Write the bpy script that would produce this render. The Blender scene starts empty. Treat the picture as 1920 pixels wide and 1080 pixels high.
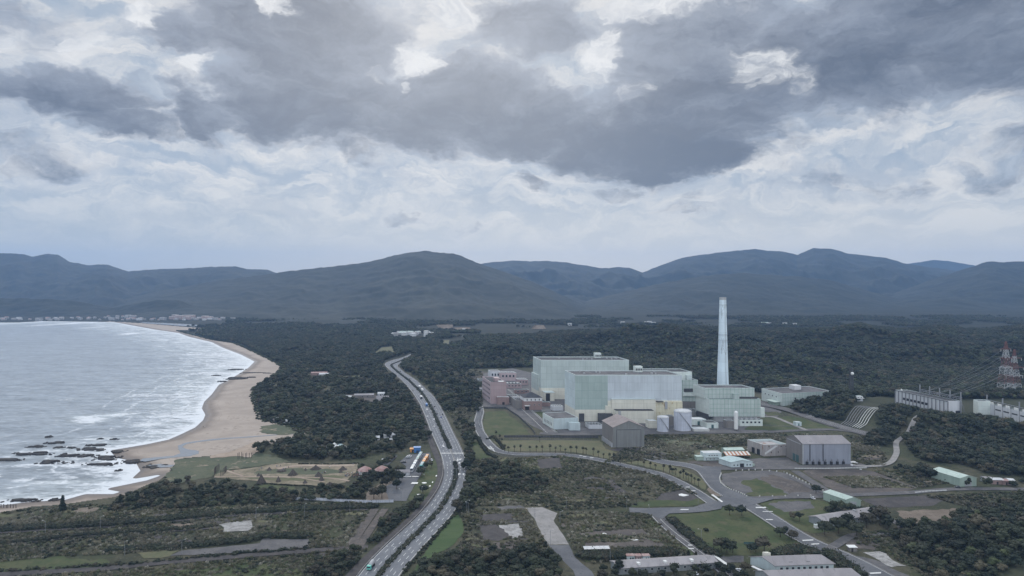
import bpy, bmesh, math, random
import numpy as np
from mathutils import Vector, Matrix
R = math.radians
random.seed(7)
S = bpy.context.scene
# ------------------------------------------------------------------ camera
CAMH, FPX, HOR = 160.0, 1280.0, 525.0
cd = bpy.data.cameras.new('camera'); cam = bpy.data.objects.new('camera', cd)
S.collection.objects.link(cam); S.camera = cam
cam.location = (0, 0, CAMH); cam.rotation_euler = (R(90), 0, 0)
cd.sensor_width = 36; cd.lens = 24; cd.shift_y = -(540 - HOR) / 1920
cd.clip_start = 1; cd.clip_end = 60000
S.render.resolution_x, S.render.resolution_y = 1024, 576
S.view_settings.view_transform = 'Standard'; S.view_settings.look = 'None'
S.view_settings.exposure = 0; S.view_settings.gamma = 1
S.cycles.use_denoising = True
S.cycles.max_bounces = 6; S.cycles.diffuse_bounces = 2; S.cycles.glossy_bounces = 2
S.cycles.volume_bounces = 1; S.cycles.transparent_max_bounces = 6

# ------------------------------------------------------------------ sky (world) and sun
SUN_EL, SUN_AZ = R(34), R(-9)      # azimuth measured from +Y (view direction) to +X
def azel(px, py):
    x = (px - 960) / FPX; z = (HOR - py) / FPX
    return math.atan2(x, 1), math.atan2(z, math.hypot(x, 1))
W = bpy.data.worlds.new('World'); S.world = W; W.use_nodes = True
nt = W.node_tree; nt.nodes.clear()
class NG:
    def __init__(s, t): s.t = t
    def n(s, ty, **k):
        o = s.t.nodes.new(ty)
        for a, b in k.items(): setattr(o, a, b)
        return o
    def inp(s, sock, v):
        if v is None: return
        if isinstance(v, bpy.types.NodeSocket): s.t.links.new(v, sock)
        else: sock.default_value = v
    def m(s, op, a, b=None, c=None, clamp=False):
        o = s.n('ShaderNodeMath', operation=op, use_clamp=clamp)
        s.inp(o.inputs[0], a); s.inp(o.inputs[1], b)
        if c is not None: s.inp(o.inputs[2], c)
        return o.outputs[0]
    def vm(s, op, a, b=None, scale=None):
        o = s.n('ShaderNodeVectorMath', operation=op)
        s.inp(o.inputs[0], a); s.inp(o.inputs[1], b)
        if scale is not None: s.inp(o.inputs['Scale'], scale)
        return o.outputs['Value'] if op in ('LENGTH', 'DOT_PRODUCT', 'DISTANCE') else o.outputs[0]
    def ss(s, v, a, b, lo=0.0, hi=1.0, kind='SMOOTHSTEP'):
        o = s.n('ShaderNodeMapRange', interpolation_type=kind)
        s.inp(o.inputs[0], v); s.inp(o.inputs[1], a); s.inp(o.inputs[2], b); s.inp(o.inputs[3], lo); s.inp(o.inputs[4], hi)
        return o.outputs[0]
    def mix(s, f, a, b, bt='MIX'):
        o = s.n('ShaderNodeMix', data_type='RGBA', blend_type=bt)
        s.inp(o.inputs[0], f)
        for sk, v in ((o.inputs[6], a), (o.inputs[7], b)):
            if isinstance(v, (tuple, list)): v = (*v[:3], 1)
            s.inp(sk, v)
        return o.outputs[2]
    def noise(s, vec, scale, detail=4, rough=0.5, dist=0.0, dims='3D', out=0):
        o = s.n('ShaderNodeTexNoise', noise_dimensions=dims)
        s.inp(o.inputs['Vector'], vec); o.inputs['Scale'].default_value = scale
        o.inputs['Detail'].default_value = detail; o.inputs['Roughness'].default_value = rough
        o.inputs['Distortion'].default_value = dist
        return o.outputs[out]
    def comb(s, x, y, z=0.0):
        o = s.n('ShaderNodeCombineXYZ')
        s.inp(o.inputs[0], x); s.inp(o.inputs[1], y); s.inp(o.inputs[2], z); return o.outputs[0]
def srgb(r, g, b):
    f = lambda c: (c / 255 / 12.92) if c / 255 <= 0.04045 else ((c / 255 + 0.055) / 1.055) ** 2.4
    return (f(r), f(g), f(b))
def build_sky():
    g = NG(nt)
    tc = g.n('ShaderNodeTexCoord'); sep = g.n('ShaderNodeSeparateXYZ')
    nt.links.new(tc.outputs['Generated'], sep.inputs[0])
    az = g.m('ARCTAN2', sep.outputs[0], sep.outputs[1]); el = g.m('ARCSINE', sep.outputs[2])
    v0 = g.comb(az, el)
    # domain warp in three sizes
    def warp(v, sc, amp, seed):
        nz = g.noise(g.vm('ADD', g.vm('MULTIPLY', v, (1, 1.7, 1)), (seed, seed * 2, seed)), sc, 5, 0.62, out=1)
        return g.vm('ADD', v, g.vm('MULTIPLY', g.vm('SUBTRACT', nz, (0.5, 0.5, 0.5)), (amp, amp * 0.75, 0)))
    vw = warp(v0, 5.0, 0.16, 3.1); vw = warp(vw, 17.0, 0.055, 8.7)
    def field(blobs):
        acc = None
        for (px, py, rx, ry, st) in blobs:
            a, e = azel(px, py)
            d = g.vm('LENGTH', g.vm('MULTIPLY', g.vm('SUBTRACT', vw, (a, e, 0)), (FPX / rx, FPX / ry, 0)))
            b = g.ss(d, 1.35, 0.35, 0.0, st)
            acc = b if acc is None else g.m('MAXIMUM', acc, b)
        return acc
    dark = field([(560, 60, 230, 130, 1), (540, 190, 150, 75, 1), (650, 190, 190, 95, 1), (860, 200, 220, 105, 1), (800, 245, 160, 60, .9), (1020, 230, 170, 75, 1), (1130, 260, 120, 80, 1), (980, 60, 150, 80, .9),
                  (1280, 250, 240, 105, 1), (1330, 180, 230, 130, 1), (1290, 305, 170, 50, 1), (1300, 60, 200, 90, .85),
                  (1560, 110, 230, 130, 1), (1760, 50, 280, 105, 1), (2050, 40, 300, 130, 1),
                  (150, 180, 170, 45, .8), (250, 240, 120, 40, .75), (385, 220, 70, 65, .9), (330, 60, 120, 55, .8), (100, 60, 60, 60, .5),
                  (1003, 345, 50, 22, .6), (1165, 365, 60, 24, .48), (1290, 378, 36, 24, .42), (1285, 408, 80, 22, .40),
                  (750, 402, 60, 20, .5), (865, 432, 50, 18, .38), (1900, 300, 110, 45, .5), (1600, 345, 180, 36, .36),
                  (700, 290, 90, 32, .5), (60, 300, 150, 40, .42), (1130, 320, 60, 24, .6),
                  (0, 20, 60, 50, .6), (500, -250, 900, 160, .6), (1500, -300, 900, 180, .9)])
    brk = field([(1150, 105, 42, 54, .95), (785, 100, 58, 44, .9), (850, 25, 60, 34, .75), (740, 20, 40, 30, .5), (700, 130, 30, 30, .35), (530, 8, 42, 22, .9), (250, 25, 45, 42, .9),
                 (1420, 120, 70, 52, .72), (1480, 150, 40, 45, .6), (380, 133, 28, 16, .9), (1230, 15, 130, 30, .85), (770, 160, 22, 16, .6),
                 (120, 90, 110, 60, .6), (1190, 180, 40, 25, .5)])
    f1 = g.noise(g.vm('MULTIPLY', v0, (1, 2.4, 1)), 7.0, 9, 0.6, 0.4)
    f2 = g.noise(g.vm('ADD', g.vm('MULTIPLY', vw, (1, 3.2, 1)), (5, 2, 1)), 11.0, 9, 0.62, 0.2)
    f3 = g.noise(g.vm('MULTIPLY', vw, (1, 1.4, 1)), 26.0, 6, 0.6)
    # luminous high cloud with blue-grey gaps
    hi = g.ss(f2, 0.36, 0.66)
    elr = g.ss(el, 0.0, 0.40)
    low = g.ss(el, 0.005, 0.16)                       # veiled layer towards the horizon
    col = g.mix(hi, srgb(170, 184, 200), srgb(232, 231, 229))
    veil = g.mix(g.ss(az, -0.65, 0.1), srgb(188, 196, 200), srgb(230, 229, 223))
    col = g.mix(g.m('MULTIPLY', g.ss(f1, 0.52, 0.62, 0, .5), 1.0), col, srgb(160, 174, 192))
    col = g.mix(g.m('SUBTRACT', 1.0, low), col, veil)
    col = g.mix(g.ss(f2, 0.60, 0.80, 0, 0.55), col, srgb(228, 228, 228))
    # dark cloud mass
    dv = g.m('ADD', dark, g.m('MULTIPLY', g.m('SUBTRACT', f1, 0.5), 0.9))
    dv = g.m('ADD', dv, g.m('MULTIPLY', g.m('SUBTRACT', f3, 0.5), 0.45))
    f4 = g.noise(g.vm('MULTIPLY', vw, (1, 1.6, 1)), 70.0, 6, 0.62); dv = g.m('ADD', dv, g.m('MULTIPLY', g.m('SUBTRACT', f4, 0.5), 0.22))
    dm = g.ss(dv, 0.24, 0.72)
    shade = g.ss(g.m('ADD', g.m('ADD', dv, g.m('MULTIPLY', g.m('SUBTRACT', f2, .5), .7)), g.ss(el, .30, .12, 0, .35)), 0.45, 1.30)
    dcol = g.mix(shade, srgb(158, 166, 180), srgb(88, 98, 115))
    rim = g.m('MULTIPLY', g.ss(dv, 0.02, 0.26), g.ss(dv, 0.50, 0.26))
    col = g.mix(g.m('MULTIPLY', rim, 0.22), col, srgb(232, 230, 228))
    col = g.mix(g.m('MULTIPLY', dm, 0.96), col, dcol)
    bq = g.m('ADD', g.m('ADD', brk, g.m('MULTIPLY', g.m('SUBTRACT', f3, 0.5), 1.5)), g.m('MULTIPLY', g.m('SUBTRACT', f4, 0.5), .6))
    col = g.mix(g.m('MULTIPLY', g.ss(brk, 0.0, 1.0), 0.30), col, srgb(205, 209, 216))
    col = g.mix(g.m('MULTIPLY', g.ss(bq, 0.30, 1.15), 0.95), col, srgb(248, 248, 247))
    glow = g.vm('LENGTH', g.vm('MULTIPLY', g.vm('SUBTRACT', v0, (*azel(860, 20), 0)), (2.0, 2.6, 0)))
    col = g.mix(g.ss(glow, 1.2, 0.0, 0, .24), col, srgb(245, 245, 243))
    col = g.mix(g.ss(el, R(38), R(62)), col, g.mix(1.0, col, (1.5, 1.53, 1.58), 'MULTIPLY'))  # sky above the frame boosted as added fill light
    col = g.mix(g.ss(sep.outputs[1], .25, -.45), col, g.mix(1.0, col, (2.15, 2.15, 2.17), 'MULTIPLY'))  # unseen sky behind the camera boosted to brighten the walls facing it
    # nishita sky gives the blue of the clear gaps
    sk = g.n('ShaderNodeTexSky', sky_type='NISHITA'); sk.sun_disc = False
    sk.sun_elevation = SUN_EL; sk.sun_rotation = SUN_AZ
    b1 = g.n('ShaderNodeBackground'); g.inp(b1.inputs[0], sk.outputs[0]); b1.inputs[1].default_value = 0.06
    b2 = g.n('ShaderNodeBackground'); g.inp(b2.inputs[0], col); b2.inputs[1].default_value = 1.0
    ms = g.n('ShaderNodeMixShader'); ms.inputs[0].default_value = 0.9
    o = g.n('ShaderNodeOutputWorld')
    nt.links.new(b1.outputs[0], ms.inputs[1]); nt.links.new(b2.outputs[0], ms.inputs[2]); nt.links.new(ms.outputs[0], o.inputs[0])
build_sky()
sd = bpy.data.lights.new('sun', 'SUN'); sun = bpy.data.objects.new('sun', sd); S.collection.objects.link(sun)
sd.energy = 1.5; sd.angle = R(10); sd.color = (1, .97, .92)
_d = Vector((math.sin(SUN_AZ) * math.cos(SUN_EL), math.cos(SUN_AZ) * math.cos(SUN_EL), math.sin(SUN_EL)))
sun.rotation_euler = _d.to_track_quat('Z', 'Y').to_euler()

# ------------------------------------------------------------------ helpers
C = S.collection
def GP(px, py, z=0.0):
    Y = (CAMH - z) * FPX / (py - HOR)
    return ((px - 960) / FPX * Y, Y)
def X(px, Y): return (px - 960) / FPX * Y
def Zat(py, Y): return CAMH - (py - HOR) * Y / FPX
def tag(o, label=None, cat=None, group=None, kind=None):
    if label: o['label'] = label
    if cat: o['category'] = cat
    if group: o['group'] = group
    if kind: o['kind'] = kind
    return o
def thing(name, label, cat, loc=(0, 0, 0), group=None, rz=0):
    o = bpy.data.objects.new(name, None); C.objects.link(o); o.location = loc; o.rotation_euler = (0, 0, rz)
    o.empty_display_size = 1
    return tag(o, label, cat, group)
def dup(root, loc, rz=0, sc=1.0, label=None, group=None):
    r = root.copy(); C.objects.link(r); r.location = loc; r.rotation_euler = (0, 0, rz)
    r.scale = sc if isinstance(sc, tuple) else (sc, sc, sc)
    if label: r['label'] = label
    if group: r['group'] = group
    for ch in KIDS.get(root.name, []):
        c = ch.copy(); C.objects.link(c); c.parent = r
        KIDS.setdefault(r.name, []).append(c)
        for g2 in KIDS.get(ch.name, []):
            d = g2.copy(); C.objects.link(d); d.parent = c
    return r
KIDS = {}
class MB:
    def __init__(s): s.v = []; s.f = []; s.uv = []; s.mi = []
    def quad(s, pts, uvs=None, mi=0):
        i = len(s.v); s.v += [tuple(p) for p in pts]; s.f.append(tuple(range(i, i + len(pts))))
        if uvs is None:
            uvs = [(p[0], p[1]) for p in pts]
        s.uv += list(uvs); s.mi.append(mi)
    def wall(s, a, b, z0, z1, u0=0.0, mi=0):
        L = math.dist(a[:2], b[:2])
        s.quad([(a[0], a[1], z0), (b[0], b[1], z0), (b[0], b[1], z1), (a[0], a[1], z1)],
               [(u0, z0), (u0 + L, z0), (u0 + L, z1), (u0, z1)], mi)
        return u0 + L
    def prism(s, poly, z0, z1, top=True, mi=0, tmi=None):
        area = sum(poly[i][0] * poly[(i + 1) % len(poly)][1] - poly[(i + 1) % len(poly)][0] * poly[i][1] for i in range(len(poly)))
        if area < 0: poly = poly[::-1]
        u = 0
        for i in range(len(poly)): u = s.wall(poly[i], poly[(i + 1) % len(poly)], z0, z1, u, mi)
        if top: s.quad([(p[0], p[1], z1) for p in poly], None, mi if tmi is None else tmi)
        s.quad([(p[0], p[1], z0) for p in poly[::-1]], None, mi)
    def cyl(s, x, y, r0, r1, z0, z1, n=24, cap=True, mi=0):
        c = [(math.cos(2 * math.pi * k / n), math.sin(2 * math.pi * k / n)) for k in range(n)]
        for k in range(n):
            a, b = c[k], c[(k + 1) % n]
            s.quad([(x + a[0] * r0, y + a[1] * r0, z0), (x + b[0] * r0, y + b[1] * r0, z0), (x + b[0] * r1, y + b[1] * r1, z1), (x + a[0] * r1, y + a[1] * r1, z1)],
                   [(k * r0 * 6.28 / n, z0), ((k + 1) * r0 * 6.28 / n, z0), ((k + 1) * r0 * 6.28 / n, z1), (k * r0 * 6.28 / n, z1)], mi)
        if cap and r1 > 0.01: s.quad([(x + a[0] * r1, y + a[1] * r1, z1) for a in c], None, mi)
    def bar(s, a, b, w, mi=0):
        a = Vector(a); b = Vector(b); d = (b - a).normalized()
        up = Vector((0, 0, 1)) if abs(d.z) < .9 else Vector((1, 0, 0))
        p = d.cross(up).normalized() * w / 2; q = d.cross(p).normalized() * w / 2
        cs = [p + q, p - q, -p - q, -p + q]
        for k in range(4):
            c1, c2 = cs[k], cs[(k + 1) % 4]
            s.quad([a + c1, a + c2, b + c2, b + c1], [(0, 0), (w, 0), (w, 1), (0, 1)], mi)
        s.quad([a + c for c in cs[::-1]], None, mi); s.quad([b + c for c in cs], None, mi)
    def build(s, name, mats, parent=None, loc=None, smooth=False, rel=True):
        me = bpy.data.meshes.new(name)
        off = Vector((0, 0, 0))
        if parent is not None and rel: off = Vector(parent.location)
        if loc is not None: off = Vector(loc)
        me.from_pydata([tuple(Vector(p) - off) for p in s.v], [], s.f)
        ul = me.uv_layers.new(name='UVMap')
        ul.data.foreach_set('uv', np.array(s.uv, dtype=np.float32).ravel())
        if not isinstance(mats, (list, tuple)): mats = [mats]
        for m in mats: me.materials.append(m)
        me.polygons.foreach_set('material_index', s.mi)
        if smooth: me.polygons.foreach_set('use_smooth', [True] * len(me.polygons))
        me.update()
        o = bpy.data.objects.new(name, me); C.objects.link(o)
        if parent is not None: o.parent = parent; KIDS.setdefault(parent.name, []).append(o)
        elif loc is not None: o.location = loc
        return o
class Frame:
    """local footprint frame: u along the front, v towards the back"""
    def __init__(s, o, ux, uy): s.o = o; s.ux = ux; s.uy = uy
    def p(s, u, v, z=None):
        q = (s.o[0] + s.ux[0] * u + s.uy[0] * v, s.o[1] + s.ux[1] * u + s.uy[1] * v)
        return q if z is None else (q[0], q[1], z)
    def rect(s, u0, u1, v0, v1): return [s.p(u0, v0), s.p(u1, v0), s.p(u1, v1), s.p(u0, v1)]
def frame_px(l, r, side=None, z=0.0):
    a = GP(*l, z); b = GP(*r, z); W_ = math.dist(a, b); ux = ((b[0] - a[0]) / W_, (b[1] - a[1]) / W_)
    if side is None: uy = (-ux[1], ux[0])
    else:
        n = math.hypot(*side); uy = (side[0] / n, side[1] / n)
    return Frame(a, ux, uy), W_
# ------------------------------------------------------------------ numpy noise
def _hash(ix, iy, seed):
    h = (ix.astype(np.int64) * 374761393 + iy.astype(np.int64) * 668265263 + seed * 974711) & 0xFFFFFFFF
    h = ((h ^ (h >> 13)) * 1274126177) & 0xFFFFFFFF
    return ((h ^ (h >> 16)) & 0xFFFF) / 65535.0
def vnoise(x, y, seed=0):
    ix = np.floor(x); iy = np.floor(y); fx = x - ix; fy = y - iy
    fx = fx * fx * (3 - 2 * fx); fy = fy * fy * (3 - 2 * fy)
    a = _hash(ix, iy, seed); b = _hash(ix + 1, iy, seed); c = _hash(ix, iy + 1, seed); d = _hash(ix + 1, iy + 1, seed)
    return (a * (1 - fx) + b * fx) * (1 - fy) + (c * (1 - fx) + d * fx) * fy
def fbm(x, y, wl, oct=4, seed=0, gain=0.5):
    t = 0; a = 1; s = 0; f = 1.0 / wl
    for k in range(oct): t = t + a * vnoise(x * f + 17.3 * k, y * f - 9.1 * k, seed + k); s += a; a *= gain; f *= 2.03
    return t / s
def ridged(x, y, wl, oct=4, seed=0):
    t = 0; a = 1; s = 0; f = 1.0 / wl
    for k in range(oct):
        n = 1 - np.abs(2 * vnoise(x * f + 5.3 * k, y * f + 2.1 * k, seed + k) - 1); t = t + a * n * n; s += a; a *= .5; f *= 2.1
    return t / s
def sstep(v, a, b):
    t = np.clip((v - a) / (b - a), 0, 1); return t * t * (3 - 2 * t)
def inpoly(px, py, poly):
    px = np.asarray(px); py = np.asarray(py); r = np.zeros(px.shape, bool); n = len(poly)
    for i in range(n):
        x1, y1 = poly[i]; x2, y2 = poly[(i + 1) % n]
        if y1 == y2: continue
        c = ((y1 > py) != (y2 > py)) & (px < (x2 - x1) * (py - y1) / (y2 - y1) + x1); r ^= c
    return r
def sdist(px, py, poly, closed=True):
    d = np.full(np.shape(px), 1e12); n = len(poly)
    for i in range(n if closed else n - 1):
        x1, y1 = poly[i]; x2, y2 = poly[(i + 1) % n]; dx, dy = x2 - x1, y2 - y1
        t = np.clip(((px - x1) * dx + (py - y1) * dy) / (dx * dx + dy * dy + 1e-9), 0, 1)
        d = np.minimum(d, (px - x1 - t * dx) ** 2 + (py - y1 - t * dy) ** 2)
    return np.sqrt(d)
# ------------------------------------------------------------------ terrain
COAST = [(-1500, 612), (-300, 606), (0, 604.5), (35, 604.5), (80, 601.8), (215, 603.5), (232, 606.5), (262, 612), (290, 617), (338, 624), (357, 631), (400, 641), (420, 651),
         (455, 664), (481, 677), (470, 688), (452, 700), (434, 711), (415, 720), (402, 738), (388, 752), (384, 764), (391, 776), (387, 786), (372, 800),
         (345, 813), (322, 823), (280, 832), (245, 838), (215, 843), (225, 855), (262, 863), (272, 880), (258, 893), (300, 886), (312, 889), (280, 900), (212, 914), (240, 919),
         (212, 927), (160, 927), (125, 937), (50, 942), (0, 948), (-300, 985), (-1500, 1150)]
COASTW = [GP(*p) for p in COAST]
SEAPOLY = COASTW + [(-9000, 300)] + [(-9000, 2600)]
PLAT = [GP(*p, 12) for p in [(1592, 750), (1612, 744), (1640, 746), (1700, 736), (1920, 742), (2300, 760), (2300, 812), (1920, 806), (1800, 792), (1740, 787), (1680, 774), (1640, 768), (1608, 763)]]
CX = [600, 760, 790, 830, 870, 950, 1000, 1080, 1160, 1250, 1330, 1400, 1500, 1560, 1585, 1612, 1640, 1700, 1745, 1775, 1810, 1860, 1920, 2100, 2600]
CY = [700, 690, 664, 650, 641, 636, 633, 626, 621, 612, 616, 619, 620, 618, 612, 608, 615, 622, 614, 613, 622, 620, 611, 600, 600]
def Hgt(x, y):
    x = np.asarray(x, float); y = np.asarray(y, float)
    px = 960 + FPX * x / np.maximum(y, 60)
    Yc = np.interp(px, [700, 1000, 1300, 2000], [1500, 1700, 1800, 1750]); Yf = np.interp(px, [800, 1000, 1250, 1400, 1600, 1920], [1230, 1270, 1130, 990, 900, 870])
    hc = np.maximum(CAMH - (np.interp(px, CX, CY) - HOR) * Yc / FPX - 7.0, 0) * sstep(px, 760, 850)
    t = (y - Yf) / (Yc - Yf)
    fr = sstep(t, -0.02, 1.0) * 0.55 + np.clip(t, 0, 1) * .45; bk = 1 - sstep(y, Yc, Yc + 550)
    h = hc * np.where(t < 1, fr, bk)
    m = sstep(t, 0.0, 0.35) * (1 - sstep(t, 0.75, 1.0)) * sstep(px, 800, 900)
    h = h + m * (ridged(x * .9 + 0.6 * y, y * .8, 260, 3, 5) - 0.45) * 66
    inp = inpoly(x, y, PLAT); d = sdist(x, y, PLAT)
    ph = 12 * np.where(inp, 1.0, 1 - sstep(d, 0, 38))
    kx, ky = GP(1558, 748, 12); ph = ph + 10 * np.exp(-(((x - kx) / 30) ** 2 + ((y - ky) / 26) ** 2)) * (~inp)
    h = np.maximum(h, ph)
    rw = [GP(*p) for p in [(1690, 1002), (1745, 987), (1790, 977), (1830, 967), (1930, 960), (2200, 966), (2400, 1200), (1830, 1200), (1750, 1080), (1710, 1040)]]
    h = h + 13 * np.where(inpoly(x, y, rw), sstep(sdist(x, y, rw), 0, 45), 0)
    return h
_near = lambda x, y: (x < X(620, np.maximum(y, 60)) + 50) & (y < 3200)
def coastH(x, y):
    r = np.zeros(x.shape); m = _near(x, y)
    if m.any():
        d = sdist(x[m], y[m], COASTW, closed=False); s = np.where(inpoly(x[m], y[m], SEAPOLY), -1, 1)
        r[m] = np.clip(-0.8 + s * d * 0.035, -4, 0)
    return r
def ground_z(x, y):
    return float(Hgt(np.array([x]), np.array([y]))[0])
# ------------------------------------------------------------------ materials
M = {}
def newmat(name):
    m = bpy.data.materials.new(name); m.use_nodes = True; t = m.node_tree; t.nodes.clear(); g = NG(t)
    o = g.n('ShaderNodeOutputMaterial'); p = g.n('ShaderNodeBsdfPrincipled'); t.links.new(p.outputs[0], o.inputs[0])
    M[name] = m; return m, g, p
def ground_mat(name, cols, scale=20, scale2=3.0, rough=.9, mixc=None, thr=(.4, .6), stretch=(1, 1, 1), fine=.25):
    """cols: 2-4 colours blended by world-size noise; scale in metres"""
    m, g, p = newmat(name)
    pos = g.n('ShaderNodeNewGeometry').outputs['Position']
    v = g.vm('MULTIPLY', pos, stretch)
    n1 = g.noise(v, 1 / scale, 6, .6); n2 = g.noise(v, 1 / scale2, 5, .65)
    col = g.mix(g.ss(n1, *thr), cols[0], cols[1])
    if len(cols) > 2: col = g.mix(g.ss(n2, .5, .72), col, cols[2])
    if len(cols) > 3: col = g.mix(g.ss(g.noise(g.vm('ADD', v, (31, 17, 3)), 1.6 / scale, 6, .7), .56, .68), col, cols[3])
    n3 = g.noise(pos, 1 / max(.6, scale2 * .35), 3, .6)
    col = g.mix(1.0, col, g.comb(*[g.ss(n3, .2, .8, 1 - fine, 1 + fine, 'LINEAR')] * 3), 'MULTIPLY')
    g.inp(p.inputs['Base Color'], col); p.inputs['Roughness'].default_value = rough
    p.inputs['Specular IOR Level'].default_value = .2
    return m
def plain(name, c, rough=.7, var=.15, scale=3.0, metal=0, spec=.3):
    m, g, p = newmat(name)
    pos = g.n('ShaderNodeNewGeometry').outputs['Position']
    n = g.noise(pos, 1 / scale, 5, .6)
    col = g.mix(1.0, tuple(c), g.comb(*[g.ss(n, .25, .75, 1 - var, 1 + var, 'LINEAR')] * 3), 'MULTIPLY')
    g.inp(p.inputs['Base Color'], col); p.inputs['Roughness'].default_value = rough; p.inputs['Metallic'].default_value = metal
    p.inputs['Specular IOR Level'].default_value = spec
    return m
def clad(name, c, line=(.02, .02, .02), px=6.0, pz=9.0, lw=.25, var=.12, streak=.18, ribs=.5, strength=.6, hz=True, patchc=None, rust=None):
    """wall cladding: seams, ribs and rain streaks in the wall's own metres (UV)"""
    m, g, p = newmat(name)
    uv = g.n('ShaderNodeTexCoord').outputs['UV']; sp = g.n('ShaderNodeSeparateXYZ'); g.inp(sp.inputs[0], uv)
    u, v = sp.outputs[0], sp.outputs[1]
    def seam(c_, per, w):
        f = g.m('FRACT', g.m('DIVIDE', c_, per)); d = g.m('ABSOLUTE', g.m('SUBTRACT', f, .5))
        return g.m('GREATER_THAN', d, .5 - w / per / 2)
    s = seam(u, px, lw)
    if hz: s = g.m('MAXIMUM', s, seam(v, pz, lw))
    n1 = g.noise(g.vm('MULTIPLY', uv, (1, .06, 1)), .55, 6, .65); n2 = g.noise(uv, .045, 5, .6)
    k = g.m('MULTIPLY', g.ss(n1, .3, .7, 1 - streak, 1 + streak * .5, 'LINEAR'), g.ss(n2, .3, .7, 1 - var, 1 + var, 'LINEAR'))
    if ribs > 0:
        rb = g.m('SINE', g.m('MULTIPLY', u, 6.283 / ribs)); k = g.m('MULTIPLY', k, g.m('MULTIPLY_ADD', rb, .03, 1.0))
    # each panel a slightly different batch of paint
    cell = g.comb(g.m('FLOOR', g.m('DIVIDE', u, px)), g.m('FLOOR', g.m('DIVIDE', v, pz)))
    wn = g.n('ShaderNodeTexWhiteNoise', noise_dimensions='2D'); g.inp(wn.inputs['Vector'], cell)
    k = g.m('MULTIPLY', k, g.m('MULTIPLY_ADD', wn.outputs['Value'], .09, .955))
    col = g.mix(1.0, tuple(c), g.comb(k, k, k), 'MULTIPLY')
    if rust: col = g.mix(g.ss(g.noise(g.vm('MULTIPLY', uv, (1, .35, 1)), .22, 5, .7), .54, .66), col, rust)
    col = g.mix(g.m('MULTIPLY', s, strength), col, line)
    g.inp(p.inputs['Base Color'], col); p.inputs['Roughness'].default_value = .65; p.inputs['Specular IOR Level'].default_value = .3
    return m
def leafmat(name, c1, c2, c3, pale=None):
    m, g, p = newmat(name)
    rnd = g.n('ShaderNodeObjectInfo').outputs['Random']; pos = g.n('ShaderNodeNewGeometry').outputs['Position']
    col = g.mix(g.ss(rnd, 0.1, .9, 0, 1, 'LINEAR'), c1, c2)
    col = g.mix(g.ss(g.m('FRACT', g.m('MULTIPLY', rnd, 7.31)), .72, .9), col, c3)
    big = g.noise(pos, 1 / 75, 5, .65); sm = g.noise(pos, .45, 4, .7)
    k = g.m('MULTIPLY', g.ss(big, .32, .68, .62, 1.4, 'LINEAR'), g.ss(sm, .25, .75, .70, 1.25, 'LINEAR'))
    col = g.mix(1.0, col, g.comb(k, k, k), 'MULTIPLY')
    g.inp(p.inputs['Base Color'], col); p.inputs['Roughness'].default_value = .75; p.inputs['Specular IOR Level'].default_value = .25
    return m
ground_mat('scrub', [(.050, .056, .034), (.082, .080, .050), (.028, .036, .024), (.135, .125, .090)], 26, 4)
ground_mat('forest_floor', [(.028, .036, .026), (.042, .050, .032), (.02, .026, .02)], 20, 4)
ground_mat('lawn', [(.050, .068, .028), (.078, .084, .040), (.040, .052, .025), (.095, .086, .052)], 16, 2.5, fine=.12)
ground_mat('bright_lawn', [(.048, .080, .030), (.060, .090, .036), (.042, .068, .028)], 22, 4, fine=.1, stretch=(.4, 1.6, 1))
ground_mat('dry_lawn', [(.105, .108, .060), (.13, .12, .07), (.07, .085, .045)], 14, 2, fine=.12)
ground_mat('bare_soil', [(.085, .075, .070), (.115, .098, .088), (.05, .047, .045), (.16, .14, .125)], 14, 2)
ground_mat('dark_ash', [(.060, .055, .055), (.082, .074, .072), (.042, .040, .042)], 9, 2)
ground_mat('brown_soil', [(.15, .12, .095), (.19, .155, .125), (.085, .075, .055)], 12, 2.5)
ground_mat('asphalt', [(.105, .108, .118), (.135, .137, .145), (.082, .083, .09)], 18, 1.6, fine=.1)
ground_mat('old_asphalt', [(.098, .095, .098), (.13, .124, .124), (.068, .066, .068), (.155, .145, .14)], 12, 1.6, fine=.12)
ground_mat('highway_asphalt', [(.150, .156, .170), (.175, .180, .192), (.125, .13, .14)], 14, 2, fine=.06)
ground_mat('concrete', [(.23, .22, .21), (.28, .265, .255), (.15, .145, .14)], 9, 1.8, fine=.1)
ground_mat('pale_concrete', [(.36, .35, .34), (.24, .23, .22), (.10, .10, .09)], 5, 1.2, fine=.15)
ground_mat('sand', [(.30, .235, .185), (.36, .29, .23), (.25, .20, .15)], 45, 6, fine=.07)
ground_mat('sand_path', [(.25, .205, .15), (.16, .14, .095), (.11, .105, .065), (.30, .245, .185)], 14, 3, fine=.12)
ground_mat('dune_grass', [(.075, .088, .055), (.10, .105, .066), (.055, .066, .042), (.26, .21, .155)], 20, 3, thr=(.4, .6))
ground_mat('rock', [(.042, .040, .040), (.075, .068, .062), (.028, .027, .028)], 6, 1.5)
ground_mat('mountain', [(.015, .021, .018), (.026, .031, .024), (.010, .014, .013), (.034, .038, .030)], 240, 30, fine=.25)
plain('paint_white', (.62, .62, .60), .6, .12, 2)
plain('paint_yellow', (.55, .42, .10), .6, .15, 2)
plain('white', (.70, .70, .68), .5, .06)
plain('offwhite', (.52, .52, .50), .6, .12)
plain('dark', (.03, .03, .033), .6, .2)
plain('darkgrey', (.07, .072, .078), .7, .2)
plain('midgrey', (.20, .20, .21), .7, .15)
plain('lightgrey', (.36, .365, .375), .6, .12)
plain('glass', (.03, .04, .05), .12, .1, spec=.6)
plain('tyre', (.02, .02, .02), .9, .1)
plain('bark', (.075, .06, .045), .9, .25, .5)
plain('driftwood', (.095, .082, .072), .9, .35, 1.0)
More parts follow.
